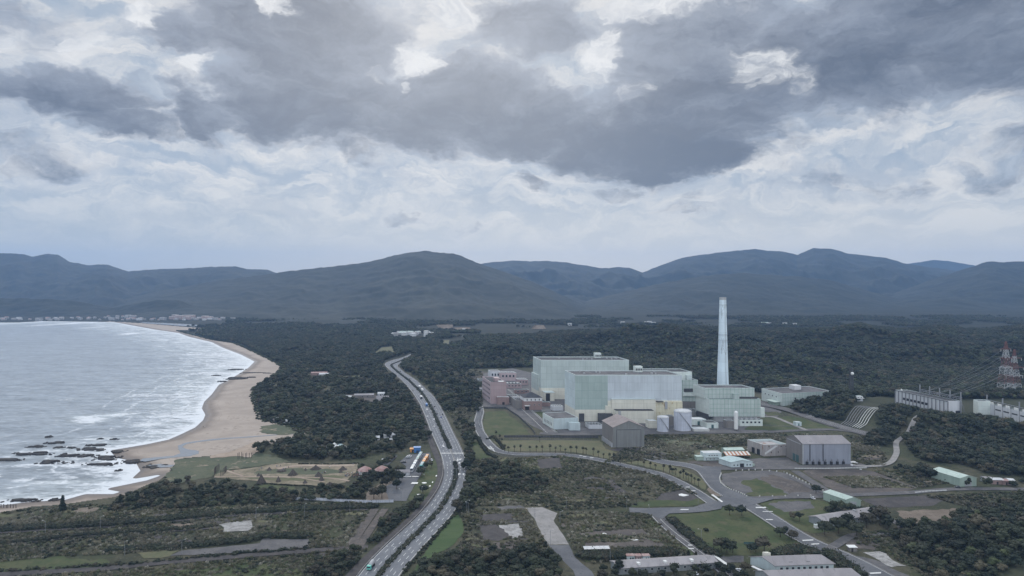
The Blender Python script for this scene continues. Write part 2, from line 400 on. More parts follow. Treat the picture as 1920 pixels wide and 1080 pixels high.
plain('steel', (.26, .27, .29), .45, .1, metal=.3)
plain('pylon_red', (.17, .075, .068), .6, .15)
plain('pylon_white', (.40, .41, .42), .6, .1)
leafmat('foliage', (.020, .027, .016), (.042, .049, .026), (.066, .058, .036))
leafmat('foliage_dark', (.014, .021, .014), (.029, .035, .020), (.042, .038, .026))
leafmat('foliage_light', (.048, .064, .028), (.070, .082, .038), (.040, .054, .026))
leafmat('pampas', (.27, .25, .19), (.20, .185, .135), (.40, .38, .32))
leafmat('straw', (.15, .145, .085), (.11, .12, .062), (.21, .185, .125))
# ------------------------------------------------------------------ ground sheet
def grid_mesh(name, pxs, Ys, zf, mat, smooth=True, keep=None, attrs=None):
    PX, YY = np.meshgrid(pxs, Ys); XX = (PX - 960) / FPX * YY; ZZ = zf(XX, YY)
    nr, nc = PX.shape; v = np.stack([XX, YY, ZZ], -1).reshape(-1, 3)
    i = np.arange(nr * nc).reshape(nr, nc)
    q = np.stack([i[:-1, :-1], i[1:, :-1], i[1:, 1:], i[:-1, 1:]], -1).reshape(-1, 4)
    # rows run away from camera; keep normals up
    if Ys[1] > Ys[0]: q = q[:, ::-1]
    if keep is not None:
        k = keep(XX, YY).reshape(-1); q = q[k[q].all(1)]
        used = np.unique(q); mp = np.zeros(len(v), int); mp[used] = np.arange(len(used)); v = v[used]; q = mp[q]
    else: used = None
    me = bpy.data.meshes.new(name)
    me.vertices.add(len(v)); me.vertices.foreach_set('co', v.astype(np.float32).ravel())
    me.loops.add(len(q) * 4); me.loops.foreach_set('vertex_index', q.astype(np.int32).ravel())
    me.polygons.add(len(q)); me.polygons.foreach_set('loop_start', np.arange(0, len(q) * 4, 4, dtype=np.int32))
    me.update(calc_edges=True); me.polygons.foreach_set('use_smooth', np.full(len(q), smooth))
    for an, fn in (attrs or {}).items():
        a = me.attributes.new(an, 'FLOAT', 'POINT'); val = fn(XX, YY).reshape(-1)
        a.data.foreach_set('value', (val if used is None else val[used]).astype(np.float32))
    me.materials.append(mat); o = bpy.data.objects.new(name, me); C.objects.link(o); return o
def zfull(x, y): return Hgt(x, y) + coastH(x, y)
qs = np.concatenate([np.arange(1400, 1090, -15), np.arange(1090, 640, -3), np.arange(640, 600, -1.0), np.arange(600, 560, -2), np.arange(560, 530, -3)])
gpx = np.concatenate([np.arange(-1500, -40, 30), np.arange(-40, 1960, 5), np.arange(1960, 3400, 30)])
m, g, p = newmat('ground')
pos = g.n('ShaderNodeNewGeometry').outputs['Position']
n1 = g.noise(pos, 1 / 45, 6, .62); n2 = g.noise(pos, 1 / 7, 6, .7); n3 = g.noise(pos, 1 / 1.6, 4, .6); n4 = g.noise(g.vm('ADD', pos, (90, 40, 0)), 1 / 70, 5, .6)
cc = g.mix(g.ss(n1, .42, .58), (.042, .045, .027), (.080, .074, .048))
cc = g.mix(g.ss(n4, .5, .6), cc, (.050, .056, .030))
cc = g.mix(g.ss(n2, .5, .66), cc, (.024, .031, .021))
cc = g.mix(g.ss(n3, .54, .72, 0, .6), cc, (.17, .16, .12))
sep = g.n('ShaderNodeSeparateXYZ'); g.inp(sep.inputs[0], pos)
far_c = g.mix(g.ss(g.noise(g.vm('MULTIPLY', pos, (.5, 1, 1)), 1 / 90, 7, .68), .42, .60), (.012, .017, .014), (.028, .031, .022)); far_c = g.mix(g.ss(n2, .55, .7), far_c, (.009, .012, .010))
cc = g.mix(g.ss(sep.outputs[1], 1150, 1450), cc, far_c)
cc = g.mix(g.m('MULTIPLY', g.ss(sep.outputs[2], 3, 9), .8), cc, (.045, .048, .030))
g.inp(p.inputs['Base Color'], cc); p.inputs['Roughness'].default_value = .9; p.inputs['Specular IOR Level'].default_value = .15
tag(grid_mesh('ground', gpx, CAMH * FPX / (qs - HOR), zfull, m), kind='structure')
# ------------------------------------------------------------------ sea
def shore_attr(x, y): return sdist(x, y, COASTW, closed=False)
def foam_attr(x, y):
    d = sdist(x, y, COASTW, closed=False); px = 960 + FPX * x / y; q = HOR + CAMH * FPX / y
    w = np.interp(q, [600, 620, 700, 800, 900, 950], [130, 160, 110, 55, 55, 40])
    w = w * np.interp(px, [100, 260, 400], [1.1, 1.3, 1.4])
    f = np.exp(-(d / w) ** 2) * .62 + np.exp(-(d / 9) ** 2) * .6
    for cx, cy, rx, ry, s in [(165, 785, 42, 9, 1.0), (225, 776, 45, 4, .8), (280, 795, 45, 7, .7), (130, 748, 22, 3, .7), (45, 899, 28, 3.5, .7), (130, 862, 70, 6, .55), (120, 900, 90, 12, .6), (60, 872, 60, 5, .5),
                              (250, 741, 60, 8, .55), (70, 845, 90, 4, .6), (180, 822, 60, 4, .6), (300, 690, 70, 4, .35), (150, 605, 120, 1.8, .9), (20, 606, 60, 1.4, .8), (180, 613, 50, 1.8, .7), (245, 625, 30, 2.2, .9), (60, 855, 40, 3, .4)]:
        f = np.maximum(f, s * np.exp(-(((px - cx) / rx) ** 2 + ((q - cy - (px - cx) * -.06) / ry) ** 2) ** 1.2))
    return f
m, g, p = newmat('sea_water')
pos = g.n('ShaderNodeNewGeometry').outputs['Position']
at = g.n('ShaderNodeAttribute', attribute_name='foam').outputs['Fac']
st = g.vm('MULTIPLY', pos, (.35, 1, 1))
wv = g.noise(st, 1 / 14, 6, .65, .4); wv2 = g.noise(st, 1 / 3.2, 5, .65); sw = g.noise(g.vm('MULTIPLY', pos, (.22, 1, 1)), 1 / 60, 4, .6, .8)
fn = g.m('ADD', g.m('MULTIPLY', g.m('SUBTRACT', wv, .5), 1.5), g.m('MULTIPLY', g.m('SUBTRACT', wv2, .5), .7))
fn = g.m('ADD', fn, g.m('MULTIPLY', g.m('SUBTRACT', sw, .5), 1.3))
shr = g.n('ShaderNodeAttribute', attribute_name='shore').outputs['Fac']
dd = g.m('ADD', shr, g.m('MULTIPLY', g.m('SUBTRACT', g.noise(pos, 1 / 45, 4, .6), .5), 46))
ln = g.m('ABSOLUTE', g.m('SUBTRACT', g.m('FRACT', g.m('DIVIDE', dd, 34)), .5)); brkn = g.ss(g.noise(g.vm('ADD', pos, (11, 5, 0)), 1 / 30, 4, .6), .42, .60)
ln = g.m('MULTIPLY', g.m('MULTIPLY', g.ss(ln, .10, .0), brkn), g.ss(shr, 210, 60))
lace = g.noise(g.vm('MULTIPLY', pos, (.7, 1, 1)), 1 / 5.5, 7, .72, 1.2)
fm = g.ss(g.m('ADD', g.m('ADD', at, g.m('MULTIPLY', fn, .9)), g.m('MULTIPLY', g.m('SUBTRACT', lace, .5), 1.6)), .42, .85)
fm = g.m('MAXIMUM', g.m('MULTIPLY', fm, .85), g.m('MULTIPLY', ln, g.ss(lace, .38, .58)))
# small white caps away from the shore
cap = g.ss(g.m('ADD', g.noise(g.vm('MULTIPLY', pos, (.4, 1, 1)), 1 / 9, 5, .7), g.m('MULTIPLY', sw, .2)), .72, .84, 0, .6)
fm = g.m('MAXIMUM', fm, cap)
tq = g.mix(g.ss(at, .05, .6), (.34, .37, .395), (.42, .455, .465))
tq = g.mix(g.ss(sw, .42, .62), tq, (.30, .33, .355))
tq = g.mix(1.0, tq, g.comb(*[g.ss(g.m('ADD', g.m('MULTIPLY', wv, .5), g.m('MULTIPLY', wv2, .5)),   .36, .64, .50, 1.3, 'LINEAR')] * 3), 'MULTIPLY')  # ripple light and shade painted into the water colour
g.inp(p.inputs['Base Color'], g.mix(fm, tq, (.70, .72, .74)))
g.inp(p.inputs['Roughness'], g.m('MULTIPLY_ADD', fm, .45, .30)); p.inputs['IOR'].default_value = 1.33
bp = g.n('ShaderNodeBump'); bp.inputs['Strength'].default_value = 1.0; bp.inputs['Distance'].default_value = 1.4
hh = g.m('ADD', wv, g.m('MULTIPLY', wv2, .45)); g.inp(bp.inputs['Height'], hh); g.inp(p.inputs['Normal'], bp.outputs[0])
qs2 = np.concatenate([np.arange(1300, 970, -20), np.arange(970, 640, -2), np.arange(640, 598, -.6)])
def seakeep(x, y):
    px = 960 + FPX * x / y
    return (px < 560)
swp = np.concatenate([np.arange(-1700, -20, 30), np.arange(-20, 560, 3)])
tag(grid_mesh('sea', swp, CAMH * FPX / (qs2 - HOR), lambda x, y: np.full(x.shape, -.8), M['sea_water'], keep=seakeep, attrs={'foam': foam_attr, 'shore': shore_attr}), kind='structure')
# ------------------------------------------------------------------ beach
VEG = [(205, 602), (270, 606), (340, 612), (395, 616), (372, 620), (328, 619), (400, 637), (440, 643), (482, 661), (512, 676), (532, 687), (524, 698), (505, 712), (480, 727), (476, 742), (485, 765), (493, 788), (540, 798),
       (577, 812), (552, 820), (512, 832), (478, 842), (440, 845), (420, 853), (390, 856), (345, 860), (330, 870), (318, 885), (300, 900), (262, 915), (240, 927), (200, 934), (160, 940), (125, 945), (60, 950), (0, 962), (-300, 1000)]
BEACH = [GP(*p) for p in VEG] + [GP(*p) for p in [(-300, 975), (0, 940), (50, 934), (125, 928), (212, 905), (250, 880), (205, 850), (200, 838), (300, 800), (330, 760), (380, 720), (430, 680), (390, 650), (300, 625), (240, 612), (190, 604)]]
m, g, p = newmat('beach_sand')
pos = g.n('ShaderNodeNewGeometry').outputs['Position']; sep = g.n('ShaderNodeSeparateXYZ'); g.inp(sep.inputs[0], pos)
n1 = g.noise(pos, 1 / 35, 5, .6); n2 = g.noise(pos, 1 / 5, 5, .65)
dry = g.mix(g.ss(n1, .35, .65), (.285, .235, .195), (.36, .30, .25))
dry = g.mix(g.ss(n2, .6, .75, 0, .5), dry, (.19, .155, .12))
zz = g.m('ADD', sep.outputs[2], g.m('MULTIPLY', g.m('SUBTRACT', n1, .5), .35))
wet = g.mix(g.ss(zz, -.74, -.10), (.115, .088, .070), dry)
tide = g.m('ABSOLUTE', g.m('SUBTRACT', g.m('FRACT', g.m('MULTIPLY', zz, 3.2)), .5)); wet = g.mix(g.m('MULTIPLY', g.ss(tide, .07, .0), g.ss(n2, .42, .6, 0, .5)), wet, (.13, .10, .08))
g.inp(p.inputs['Base Color'], wet); g.inp(p.inputs['Roughness'], g.ss(zz, -.75, -.4, .38, .9))
dkey = lambda x, y: inpoly(x, y, BEACH)
qb = np.concatenate([np.arange(1010, 700, -1.5), np.arange(700, 601, -.6)])
tag(grid_mesh('beach', np.arange(-100, 600, 2.0), CAMH * FPX / (qb - HOR), lambda x, y: zfull(x, y) + .12, M['beach_sand'], keep=dkey), kind='structure')
# ------------------------------------------------------------------ mountains
def mountain(name, pts, crest, foot, back, amp, seed, px0, px1, wl=560, rough=6, sag=0.0, step=3):
    pxs = np.arange(px0, px1, step); pp = np.interp(pxs, [a for a, b in pts], [b for a, b in pts])
    top = CAMH - (pp - HOR) * crest / FPX
    Ys = np.concatenate([np.linspace(foot, crest, 90), np.linspace(crest, back, 14)[1:]])
    def zf(x, y):
        px = 960 + FPX * x / y; tp = np.interp(px, pxs, top)
        t = (y - foot) / (crest - foot); tb = np.clip((y - crest) / (back - crest), 0, 1)
        tc = np.clip(t, 0, 1); prof = (tc ** 1.5) * (1 - sag) + sag * sstep(tc, .0, 1.0)
        z = -8 + (tp + 8) * np.where(t <= 1, prof, 1 - tb ** 1.3)
        env = np.sin(np.pi * np.clip(t, 0, 1) ** 1.0) * (t < 1)
        hs = np.clip((tp + 20) / 300, 0, 1)
        z = z + env * hs * amp * .75 * (ridged(x * 1.0 + .25 * y, y * .5, wl, 5, seed) - .5) + (fbm(x, y, 45, 3, seed + 9) - .5) * rough * np.clip(t * 3, 0, 1) * 2
        return z
    return tag(grid_mesh(name, pxs, Ys, zf, M['mountain']), kind='structure')
mountain('mountain_range', [(1500, 520), (1640, 500), (1690, 495.5), (1715, 493), (1750, 487.5), (1775, 489), (1830, 498), (1900, 505), (2000, 520)], 9600, 8600, 10500, 60, 1, 1560, 2000, rough=6)
mountain('mountain_range', [(700, 560), (860, 510), (905, 494), (930, 491), (960, 488.5), (1000, 490), (1020, 488.5), (1060, 492), (1100, 498), (1130, 503), (1160, 501), (1180, 502), (1205, 511), (1240, 497), (1280, 483), (1320, 477),
                            (1370, 471), (1415, 467), (1440, 470), (1465, 471), (1495, 478), (1525, 465), (1560, 467), (1590, 475), (1640, 481), (1665, 484), (1700, 495), (1780, 506), (1830, 512), (2000, 530), (2400, 520)], 7000, 4300, 8300, 330, 21, 700, 2500)
mountain('mountain_range', [(1500, 590), (1640, 560), (1690, 545), (1740, 527), (1800, 507), (1830, 498), (1850, 490), (1880, 491), (1920, 490), (2100, 480), (2500, 470), (3000, 500)], 5300, 3600, 6300, 200, 33, 1500, 3000)
mountain('mountain_range', [(980, 600), (1080, 570), (1150, 552), (1230, 533), (1280, 524), (1340, 514), (1400, 512), (1450, 516), (1500, 519), (1560, 526), (1610, 541), (1700, 565), (1800, 585), (1900, 598)], 4700, 3000, 5600, 170, 41, 980, 1900)
mountain('mountain_range', [(-1600, 500), (-900, 460), (-300, 470), (0, 475), (20, 475.5), (40, 476.5), (60, 481), (75, 478), (90, 476), (108, 477), (130, 491), (165, 497), (185, 496), (200, 496), (240, 509), (300, 504), (350, 503), (400, 500),
                            (440, 499), (460, 504), (500, 505), (520, 513), (600, 530), (720, 565)], 5600, 3500, 6600, 240, 52, -1600, 720)
mountain('mountain_range', [(100, 590), (200, 570), (300, 545), (400, 528), (470, 518), (520, 512), (560, 506), (620, 500), (680, 493), (720, 484), (760, 474.5), (795, 471), (850, 475), (865, 480), (880, 487), (905, 496),
                            (950, 512), (1000, 529), (1040, 547), (1080, 566), (1150, 590), (1250, 605)], 4300, 2450, 5300, 150, 63, 100, 1250, sag=.2)
mountain('foothill', [(-600, 560), (-200, 555), (0, 559), (70, 560), (140, 564), (180, 572), (215, 578), (250, 570), (290, 563), (335, 563), (370, 577), (420, 588), (500, 598)], 3250, 2930, 3800, 40, 71, -600, 500, wl=300)
# ------------------------------------------------------------------ haze: the air itself
def haze():
    mb = MB(); z0, z1 = -9, 620
    mb.prism([(-9500, -600), (9500, -600), (9500, 11500), (-9500, 11500)], z0, z1)
    m = bpy.data.materials.new('haze'); m.use_nodes = True; t = m.node_tree; t.nodes.clear(); g = NG(t)
    o = g.n('ShaderNodeOutputMaterial'); v = g.n('ShaderNodeVolumePrincipled')
    v.inputs['Color'].default_value = (.37, .60, 1.0, 1); v.inputs['Density'].default_value = HAZE
    v.inputs['Anisotropy'].default_value = 0.3
    t.links.new(v.outputs[0], o.inputs['Volume'])
    h = mb.build('haze', m); tag(h, kind='stuff')
HAZE = 6.2e-5
haze()
# ------------------------------------------------------------------ flat land cover sheets
_lay = [0]
def patch(name, pts, mat, z=0.0, dz=None, rough=1.2, label=None, seg=4.0, seed=0):
    """a thin sheet on the ground with a slightly ragged edge; pts in ground pixels"""
    if dz is None: _lay[0] += 1; dz = .02 + .004 * _lay[0]
    w = [GP(*p, z) for p in pts]; out = []; n = len(w)
    rnd = random.Random(len(pts) * 31 + int(pts[0][0]) + seed)
    for i in range(n):
        a, b = w[i], w[(i + 1) % n]; L = math.dist(a, b); k = max(1, min(60, int(L / seg)))
        nx, ny = -(b[1] - a[1]) / max(L, .01), (b[0] - a[0]) / max(L, .01)
        for j in range(k):
            t = j / k; r = rnd.uniform(-rough, rough) if j else 0
            out.append((a[0] + (b[0] - a[0]) * t + nx * r, a[1] + (b[1] - a[1]) * t + ny * r))
    bm = bmesh.new(); vs = [bm.verts.new((x, y, z + dz)) for x, y in out]; f = bm.faces.new(vs)
    bmesh.ops.triangulate(bm, faces=[f]); 
    for f in bm.faces:
        if f.normal.z < 0: f.normal_flip()
    me = bpy.data.meshes.new(name); bm.to_mesh(me); bm.free(); me.materials.append(M[mat])
    o = bpy.data.objects.new(name, me); C.objects.link(o); return tag(o, kind='structure')
def resample(poly, step):
    pts = [Vector(p) for p in poly]; out = []; 
    seg = [(pts[i + 1] - pts[i]).length for i in range(len(pts) - 1)]; L = sum(seg); n = max(2, int(L / step))
    for k in range(n + 1):
        d = L * k / n; i = 0
        while i < len(seg) - 1 and d > seg[i]: d -= seg[i]; i += 1
        out.append(pts[i].lerp(pts[i + 1], min(1, d / max(seg[i], 1e-6))))
    return out
def smooth(pts, it=3):
    for _ in range(it):
        pts = [pts[0]] + [(pts[i - 1] + pts[i] * 2 + pts[i + 1]) / 4 for i in range(1, len(pts) - 1)] + [pts[-1]]
    return pts
def strip(mb, A, B, z, mi=0, drape=False):
    if drape:
        za = np.maximum(Hgt([p.x for p in A], [p.y for p in A]) + .3, 0) + z; zb = np.maximum(Hgt([p.x for p in B], [p.y for p in B]) + .3, 0) + z
        if max(za.max(), zb.max()) > z + .4:
            zm = np.maximum(za, zb)
            for i in range(len(A) - 1):
                mb.quad([(A[i].x, A[i].y, zm[i]), (B[i].x, B[i].y, zm[i]), (B[i + 1].x, B[i + 1].y, zm[i + 1]), (A[i + 1].x, A[i + 1].y, zm[i + 1])], None, mi)
            return
    for i in range(len(A) - 1):
        mb.quad([(A[i].x, A[i].y, z), (B[i].x, B[i].y, z), (B[i + 1].x, B[i + 1].y, z), (A[i + 1].x, A[i + 1].y, z)], None, mi)
_lay2 = [0]
def centre_strip(name, pts, width, mat, z=0.0, dz=None, edge=None, dash=None, smo=3, kerb=False, kind='structure'):
    if dz is None: _lay2[0] += 1; dz = .34 + .004 * _lay2[0]
    c = smooth(resample([GP(*p, z) for p in pts], 6), smo); L, Rr = [], []
    def off(d):
        o = []
        for i in range(len(c)):
            t = (c[min(i + 1, len(c) - 1)] - c[max(i - 1, 0)]).normalized(); o.append(c[i] + Vector((-t.y, t.x)) * d)
        return o
    mb = MB(); strip(mb, off(width / 2), off(-width / 2), z + dz, drape=True)
    o = mb.build(name, M[mat]); o['kind'] = kind
    if kerb:
        mk = MB()
        for s in (-1, 1):
            a, b = off(s * width / 2), off(s * (width / 2 + .35)); strip(mk, a, b, z + dz + .13)
            for i in range(len(a) - 1):
                mk.quad([(a[i].x, a[i].y, z), (a[i + 1].x, a[i + 1].y, z), (a[i + 1].x, a[i + 1].y, z + dz + .13), (a[i].x, a[i].y, z + dz + .13)])
        k = mk.build('kerb', M['concrete']); k['kind'] = 'structure'
    if edge:
        mk = MB()
        for s in edge: strip(mk, off(s + .12), off(s - .12), z + dz + .03, drape=True)
        k = mk.build('road_marking', M['paint_white']); k['kind'] = 'structure'
    return c
# roads inside the works
centre_strip('road', [(898, 762), (901, 772), (896, 790), (899, 808), (912, 828), (930, 846), (958, 852), (1000, 852.5), (1050, 852), (1085, 856), (1122, 862), (1160, 871), (1197, 880), (1240, 889), (1280, 908), (1312, 927), (1345, 950)], 9, 'asphalt', edge=[-3.9, 3.9], kerb=True)
centre_strip('road', [(1345, 950), (1310, 956), (1297, 957.5), (1240, 959), (1180, 957)], 9.5, 'asphalt', dz=.40, smo=1)
patch('road', [(1335, 938), (1350, 943), (1357, 945), (1352, 955), (1325, 960), (1300, 962), (1255, 964), (1240, 975), (1218, 965), (1180, 959), (1180, 955), (1240, 953), (1300, 952), (1322, 945)], 'asphalt', dz=.48, rough=0)
centre_strip('road', [(1225, 960), (1242, 980), (1265, 1000), (1298, 1025), (1325, 1045), (1352, 1066), (1375, 1088), (1400, 1120)], 8.5, 'old_asphalt', edge=[-3.4, .3], smo=4)
centre_strip('road', [(1215, 858), (1240, 867), (1290, 872), (1320, 881), (1334, 900), (1350, 920), (1385, 937), (1417, 955), (1452, 977), (1487, 1000), (1527, 1022), (1565, 1036), (1615, 1060), (1660, 1085), (1720, 1120)], 13, 'asphalt', edge=[-5.8, 5.8], kerb=True)
patch('road', [(1318, 874), (1352, 878), (1352, 890), (1350, 905), (1362, 915), (1392, 928), (1415, 935), (1450, 934), (1450, 937), (1425, 944), (1395, 952), (1350, 950), (1345, 938), (1356, 930), (1354, 925), (1340, 915), (1330, 905), (1322, 890)], 'asphalt', dz=.50, rough=.3)
centre_strip('road', [(1400, 935), (1460, 933), (1520, 932), (1615, 928), (1715, 924), (1777, 917.5), (1865, 917), (1925, 918), (2100, 920)], 7, 'old_asphalt')
centre_strip('road', [(1490, 883), (1520, 902), (1555, 923)], 7, 'old_asphalt')
centre_strip('road', [(1340, 878), (1400, 877), (1500, 877), (1560, 877), (1625, 873)], 13, 'old_asphalt')
centre_strip('road', [(1210, 813.5), (1335, 811.5), (1440, 810.5), (1500, 807), (1560, 805), (1620, 812)], 9, 'old_asphalt')
centre_strip('road', [(1012, 813), (1060, 815), (1122, 814.5), (1215, 813.5)], 10, 'old_asphalt')
centre_strip('road', [(945, 730), (960, 742), (984, 766), (1006, 786), (1034, 812)], 14, 'old_asphalt', edge=[-4.5, 4.5, 6.2])
centre_strip('road', [(1420, 757), (1455, 764), (1490, 773), (1552, 794), (1600, 808), (1640, 818)], 17, 'old_asphalt', edge=[-6, -2, 2, 6])
centre_strip('road', [(1415, 782), (1450, 781), (1478, 793), (1512, 807)], 5, 'concrete')
centre_strip('path', [(1725, 800), (1690, 822), (1679, 830), (1682, 850), (1672, 868), (1650, 876), (1600, 874)], 5, 'concrete', dz=.3)
centre_strip('road', [(1580, 925), (1600, 945), (1622, 962), (1700, 985), (1690, 1000), (1640, 1005), (1600, 1000), (1580, 1015), (1555, 1030)], 6, 'old_asphalt')
# foreground concrete apron and its road
patch('pavement', [(985, 952), (1017, 951), (1045, 962), (1038, 976), (1067, 1021), (1027, 1021), (1010, 990), (1003, 974)], 'concrete', rough=.3)
patch('road', [(1028, 1022), (1067, 1022), (1078, 1045), (1110, 1072), (1130, 1110), (1090, 1110), (1075, 1070)], 'asphalt', rough=.3)
patch('path', [(930, 950), (975, 947), (985, 953), (940, 956)], 'old_asphalt')
# lawns and lots
patch('yard', [(905, 700), (960, 690), (1000, 700), (1300, 740), (1430, 752), (1470, 765), (1436, 812), (1130, 816), (1030, 812), (1000, 800), (950, 766), (903, 762)], 'old_asphalt', rough=1)
patch('lawn', [(911, 772), (946, 771), (958, 781), (974, 793), (988, 807), (994, 815), (930, 816), (905, 815), (906, 795)], 'lawn')
patch('lawn', [(884, 826), (898, 824), (910, 838), (922, 857), (905, 860), (890, 862)], 'lawn')
patch('lawn', [(890, 862), (950, 858), (960, 870), (900, 885)], 'dry_lawn')
patch('lawn', [(925, 827), (950, 826), (1070, 825), (1125, 826), (1135, 842), (1190, 858), (1250, 868), (1300, 888), (1324, 903), (1322, 919), (1290, 903), (1245, 883), (1160, 864), (1085, 849.5), (1050, 845.5), (950, 846), (936, 838)], 'dry_lawn')
patch('lawn', [(1022, 772), (1028, 795), (1036, 806), (1052, 812), (1010, 790), (992, 772)], 'lawn')
patch('lawn', [(1247, 962), (1310, 962), (1345, 954), (1362, 948), (1400, 957), (1440, 980), (1500, 1016), (1500, 1024), (1450, 1040), (1370, 1040), (1330, 1030), (1295, 1004), (1262, 982)], 'lawn')
patch('bare_ground', [(1352, 890), (1380, 884), (1445, 882), (1482, 889), (1515, 907), (1552, 924), (1527, 929), (1415, 931), (1390, 925), (1370, 915), (1353, 905)], 'old_asphalt')
patch('lawn', [(1390, 903), (1420, 896), (1478, 927), (1470, 930), (1415, 931), (1398, 925), (1412, 922)], 'lawn', rough=2)
patch('bare_ground', [(1425, 896), (1450, 890), (1500, 905), (1530, 920), (1480, 926)], 'bare_soil', rough=2.5)
patch('lawn', [(1425, 943), (1452, 938), (1530, 937), (1560, 945), (1600, 975), (1605, 990), (1525, 1000), (1480, 985), (1445, 960)], 'lawn')
patch('bare_ground', [(1440, 946), (1460, 940), (1520, 940), (1528, 953), (1470, 960)], 'old_asphalt', rough=1.5)
patch('bare_ground', [(1505, 884), (1520, 880), (1600, 880), (1640, 884), (1720, 915), (1690, 922), (1580, 926), (1560, 918)], 'bare_soil')
patch('dry_grass', [(1545, 895), (1600, 893), (1640, 895), (1710, 915), (1640, 913), (1590, 911)], 'dry_lawn', rough=3)
patch('bare_ground', [(1615, 935), (1740, 929), (1770, 935), (1750, 948), (1670, 952), (1640, 950)], 'dark_ash', rough=1)
patch('bare_ground', [(1680, 958), (1820, 953), (1845, 962), (1840, 975), (1790, 982), (1700, 980)], 'brown_soil', rough=2)
patch('lawn', [(1437, 782), (1455, 782), (1512, 808), (1395, 806), (1415, 787)], 'lawn')
patch('lawn', [(1457, 784), (1480, 780), (1515, 784), (1568, 804), (1520, 808), (1500, 800)], 'lawn')
patch('lawn', [(1433, 772), (1455, 772), (1470, 778), (1440, 780)], 'lawn')
patch('bare_ground', [(1208, 838), (1250, 842), (1280, 860), (1230, 858), (1190, 850), (1160, 846), (1140, 842)], 'dark_ash', rough=2)
patch('dry_grass', [(1215, 822), (1330, 820), (1360, 830), (1330, 855), (1290, 862), (1240, 848)], 'dune_grass', rough=2)
patch('pavement', [(1307, 837), (1334, 835), (1340, 839), (1312, 840)], 'pale_concrete', rough=.5)
patch('bare_ground', [(1400, 860), (1475, 858), (1500, 872), (1400, 874)], 'old_asphalt')
patch('bare_ground', [(1290, 866), (1355, 864), (1400, 876), (1340, 880)], 'bare_soil', rough=2)
patch('bare_ground', [(1005, 862), (1050, 858), (1055, 878), (1010, 880)], 'dark_ash', rough=1.5)
patch('bare_ground', [(1130, 895), (1150, 900), (1180, 925), (1165, 928), (1140, 912)], 'dark_ash', rough=2)
patch('bare_ground', [(1240, 926), (1280, 918), (1310, 935), (1290, 940), (1230, 938)], 'dark_ash', rough=1.5)
patch('lawn', [(1190, 944), (1230, 938), (1290, 940), (1318, 932), (1322, 942), (1300, 948), (1220, 951), (1180, 951)], 'lawn')
patch('lawn', [(975, 866), (1005, 860), (1008, 880), (980, 885)], 'dry_lawn', rough=3)
patch('bare_ground', [(905, 965), (960, 963), (962, 974), (900, 978)], 'dark_ash', rough=1.5)
patch('bare_ground', [(898, 986), (930, 984), (960, 1004), (935, 1015), (905, 1012)], 'dark_ash', rough=1)
patch('pavement', [(935, 985), (973, 982), (982, 1005), (960, 1010)], 'pale_concrete', rough=1)
patch('bare_ground', [(930, 1018), (975, 1014), (1000, 1028), (940, 1032)], 'bare_soil', rough=2)
patch('bare_ground', [(1085, 1000), (1130, 995), (1205, 992), (1215, 1001), (1160, 1004), (1090, 1004)], 'bare_soil', rough=1.5)
patch('bare_ground', [(1050, 982), (1082, 980), (1090, 987), (1055, 990)], 'bare_soil', rough=1)
patch('bare_ground', [(1098, 1018), (1180, 1016), (1210, 1010), (1240, 1018), (1250, 1026), (1180, 1026), (1140, 1030), (1096, 1026)], 'bare_soil', rough=1.5)
patch('lawn', [(1218, 975), (1230, 980), (1262, 1005), (1290, 1028), (1305, 1050), (1270, 1050), (1262, 1020), (1225, 1000)], 'lawn', rough=2)
patch('lawn', [(1095, 1040), (1115, 1050), (1100, 1055), (1085, 1040)], 'lawn')
patch('pavement', [(1350, 1043), (1395, 1043), (1395, 1055), (1360, 1056)], 'old_asphalt')
patch('bare_ground', [(1618, 1036), (1650, 1034), (1700, 1062), (1672, 1064), (1650, 1052)], 'pale_concrete', rough=2)
patch('bare_ground', [(1575, 1015), (1600, 1012), (1650, 1020), (1640, 1032), (1600, 1030)], 'bare_soil', rough=2)
patch('bare_ground', [(1600, 1042), (1640, 1050), (1700, 1078), (1760, 1100), (1700, 1100)], 'old_asphalt', rough=1)
patch('lawn', [(847, 966), (860, 966), (870, 984), (868, 1000), (850, 1022), (825, 1036), (808, 1052), (790, 1078), (770, 1080), (780, 1062), (798, 1035), (818, 1008), (835, 985)], 'bright_lawn', rough=.6)
# highway verge, parking and driftwood park
patch('parking_lot', [(765, 853), (806, 849), (808, 858), (800, 872), (788, 892), (776, 912), (766, 930), (762, 940), (690, 939), (684, 930), (720, 915), (735, 903), (757, 893), (762, 875), (750, 866)], 'asphalt', rough=.3)
patch('bare_ground', [(684, 930), (692, 918), (728, 902), (737, 904), (722, 914), (728, 938), (686, 939)], 'brown_soil')
patch('parking_lot', [(714, 872), (738, 853), (746, 855), (728, 872), (718, 874)], 'asphalt', rough=.3)
patch('lawn', [(809, 860), (820, 862), (826, 884), (822, 905), (812, 925), (798, 938), (770, 941), (765, 936), (778, 913), (792, 890), (802, 874)], 'lawn')
patch('sand_clearing', [(430, 883), (470, 878), (525, 869), (555, 868.5), (672, 870), (668, 884), (648, 905), (612, 912), (500, 906), (480, 902), (402, 896), (400, 890)], 'sand_path', rough=1)
patch('grass', [(330, 862), (400, 855), (480, 850), (520, 856), (545, 866), (470, 876), (420, 882), (395, 895), (330, 908), (300, 908), (318, 885)], 'dune_grass', rough=2)
patch('grass', [(455, 895), (560, 897), (600, 892), (650, 893), (640, 898), (560, 903), (470, 899)], 'dry_lawn', rough=1.5)
patch('grass', [(500, 880), (560, 878), (620, 880), (650, 886), (610, 890), (530, 889), (470, 889)], 'dune_grass', rough=2)
patch('lawn', [(475, 915), (500, 909), (553, 913), (556, 920), (480, 921)], 'lawn')
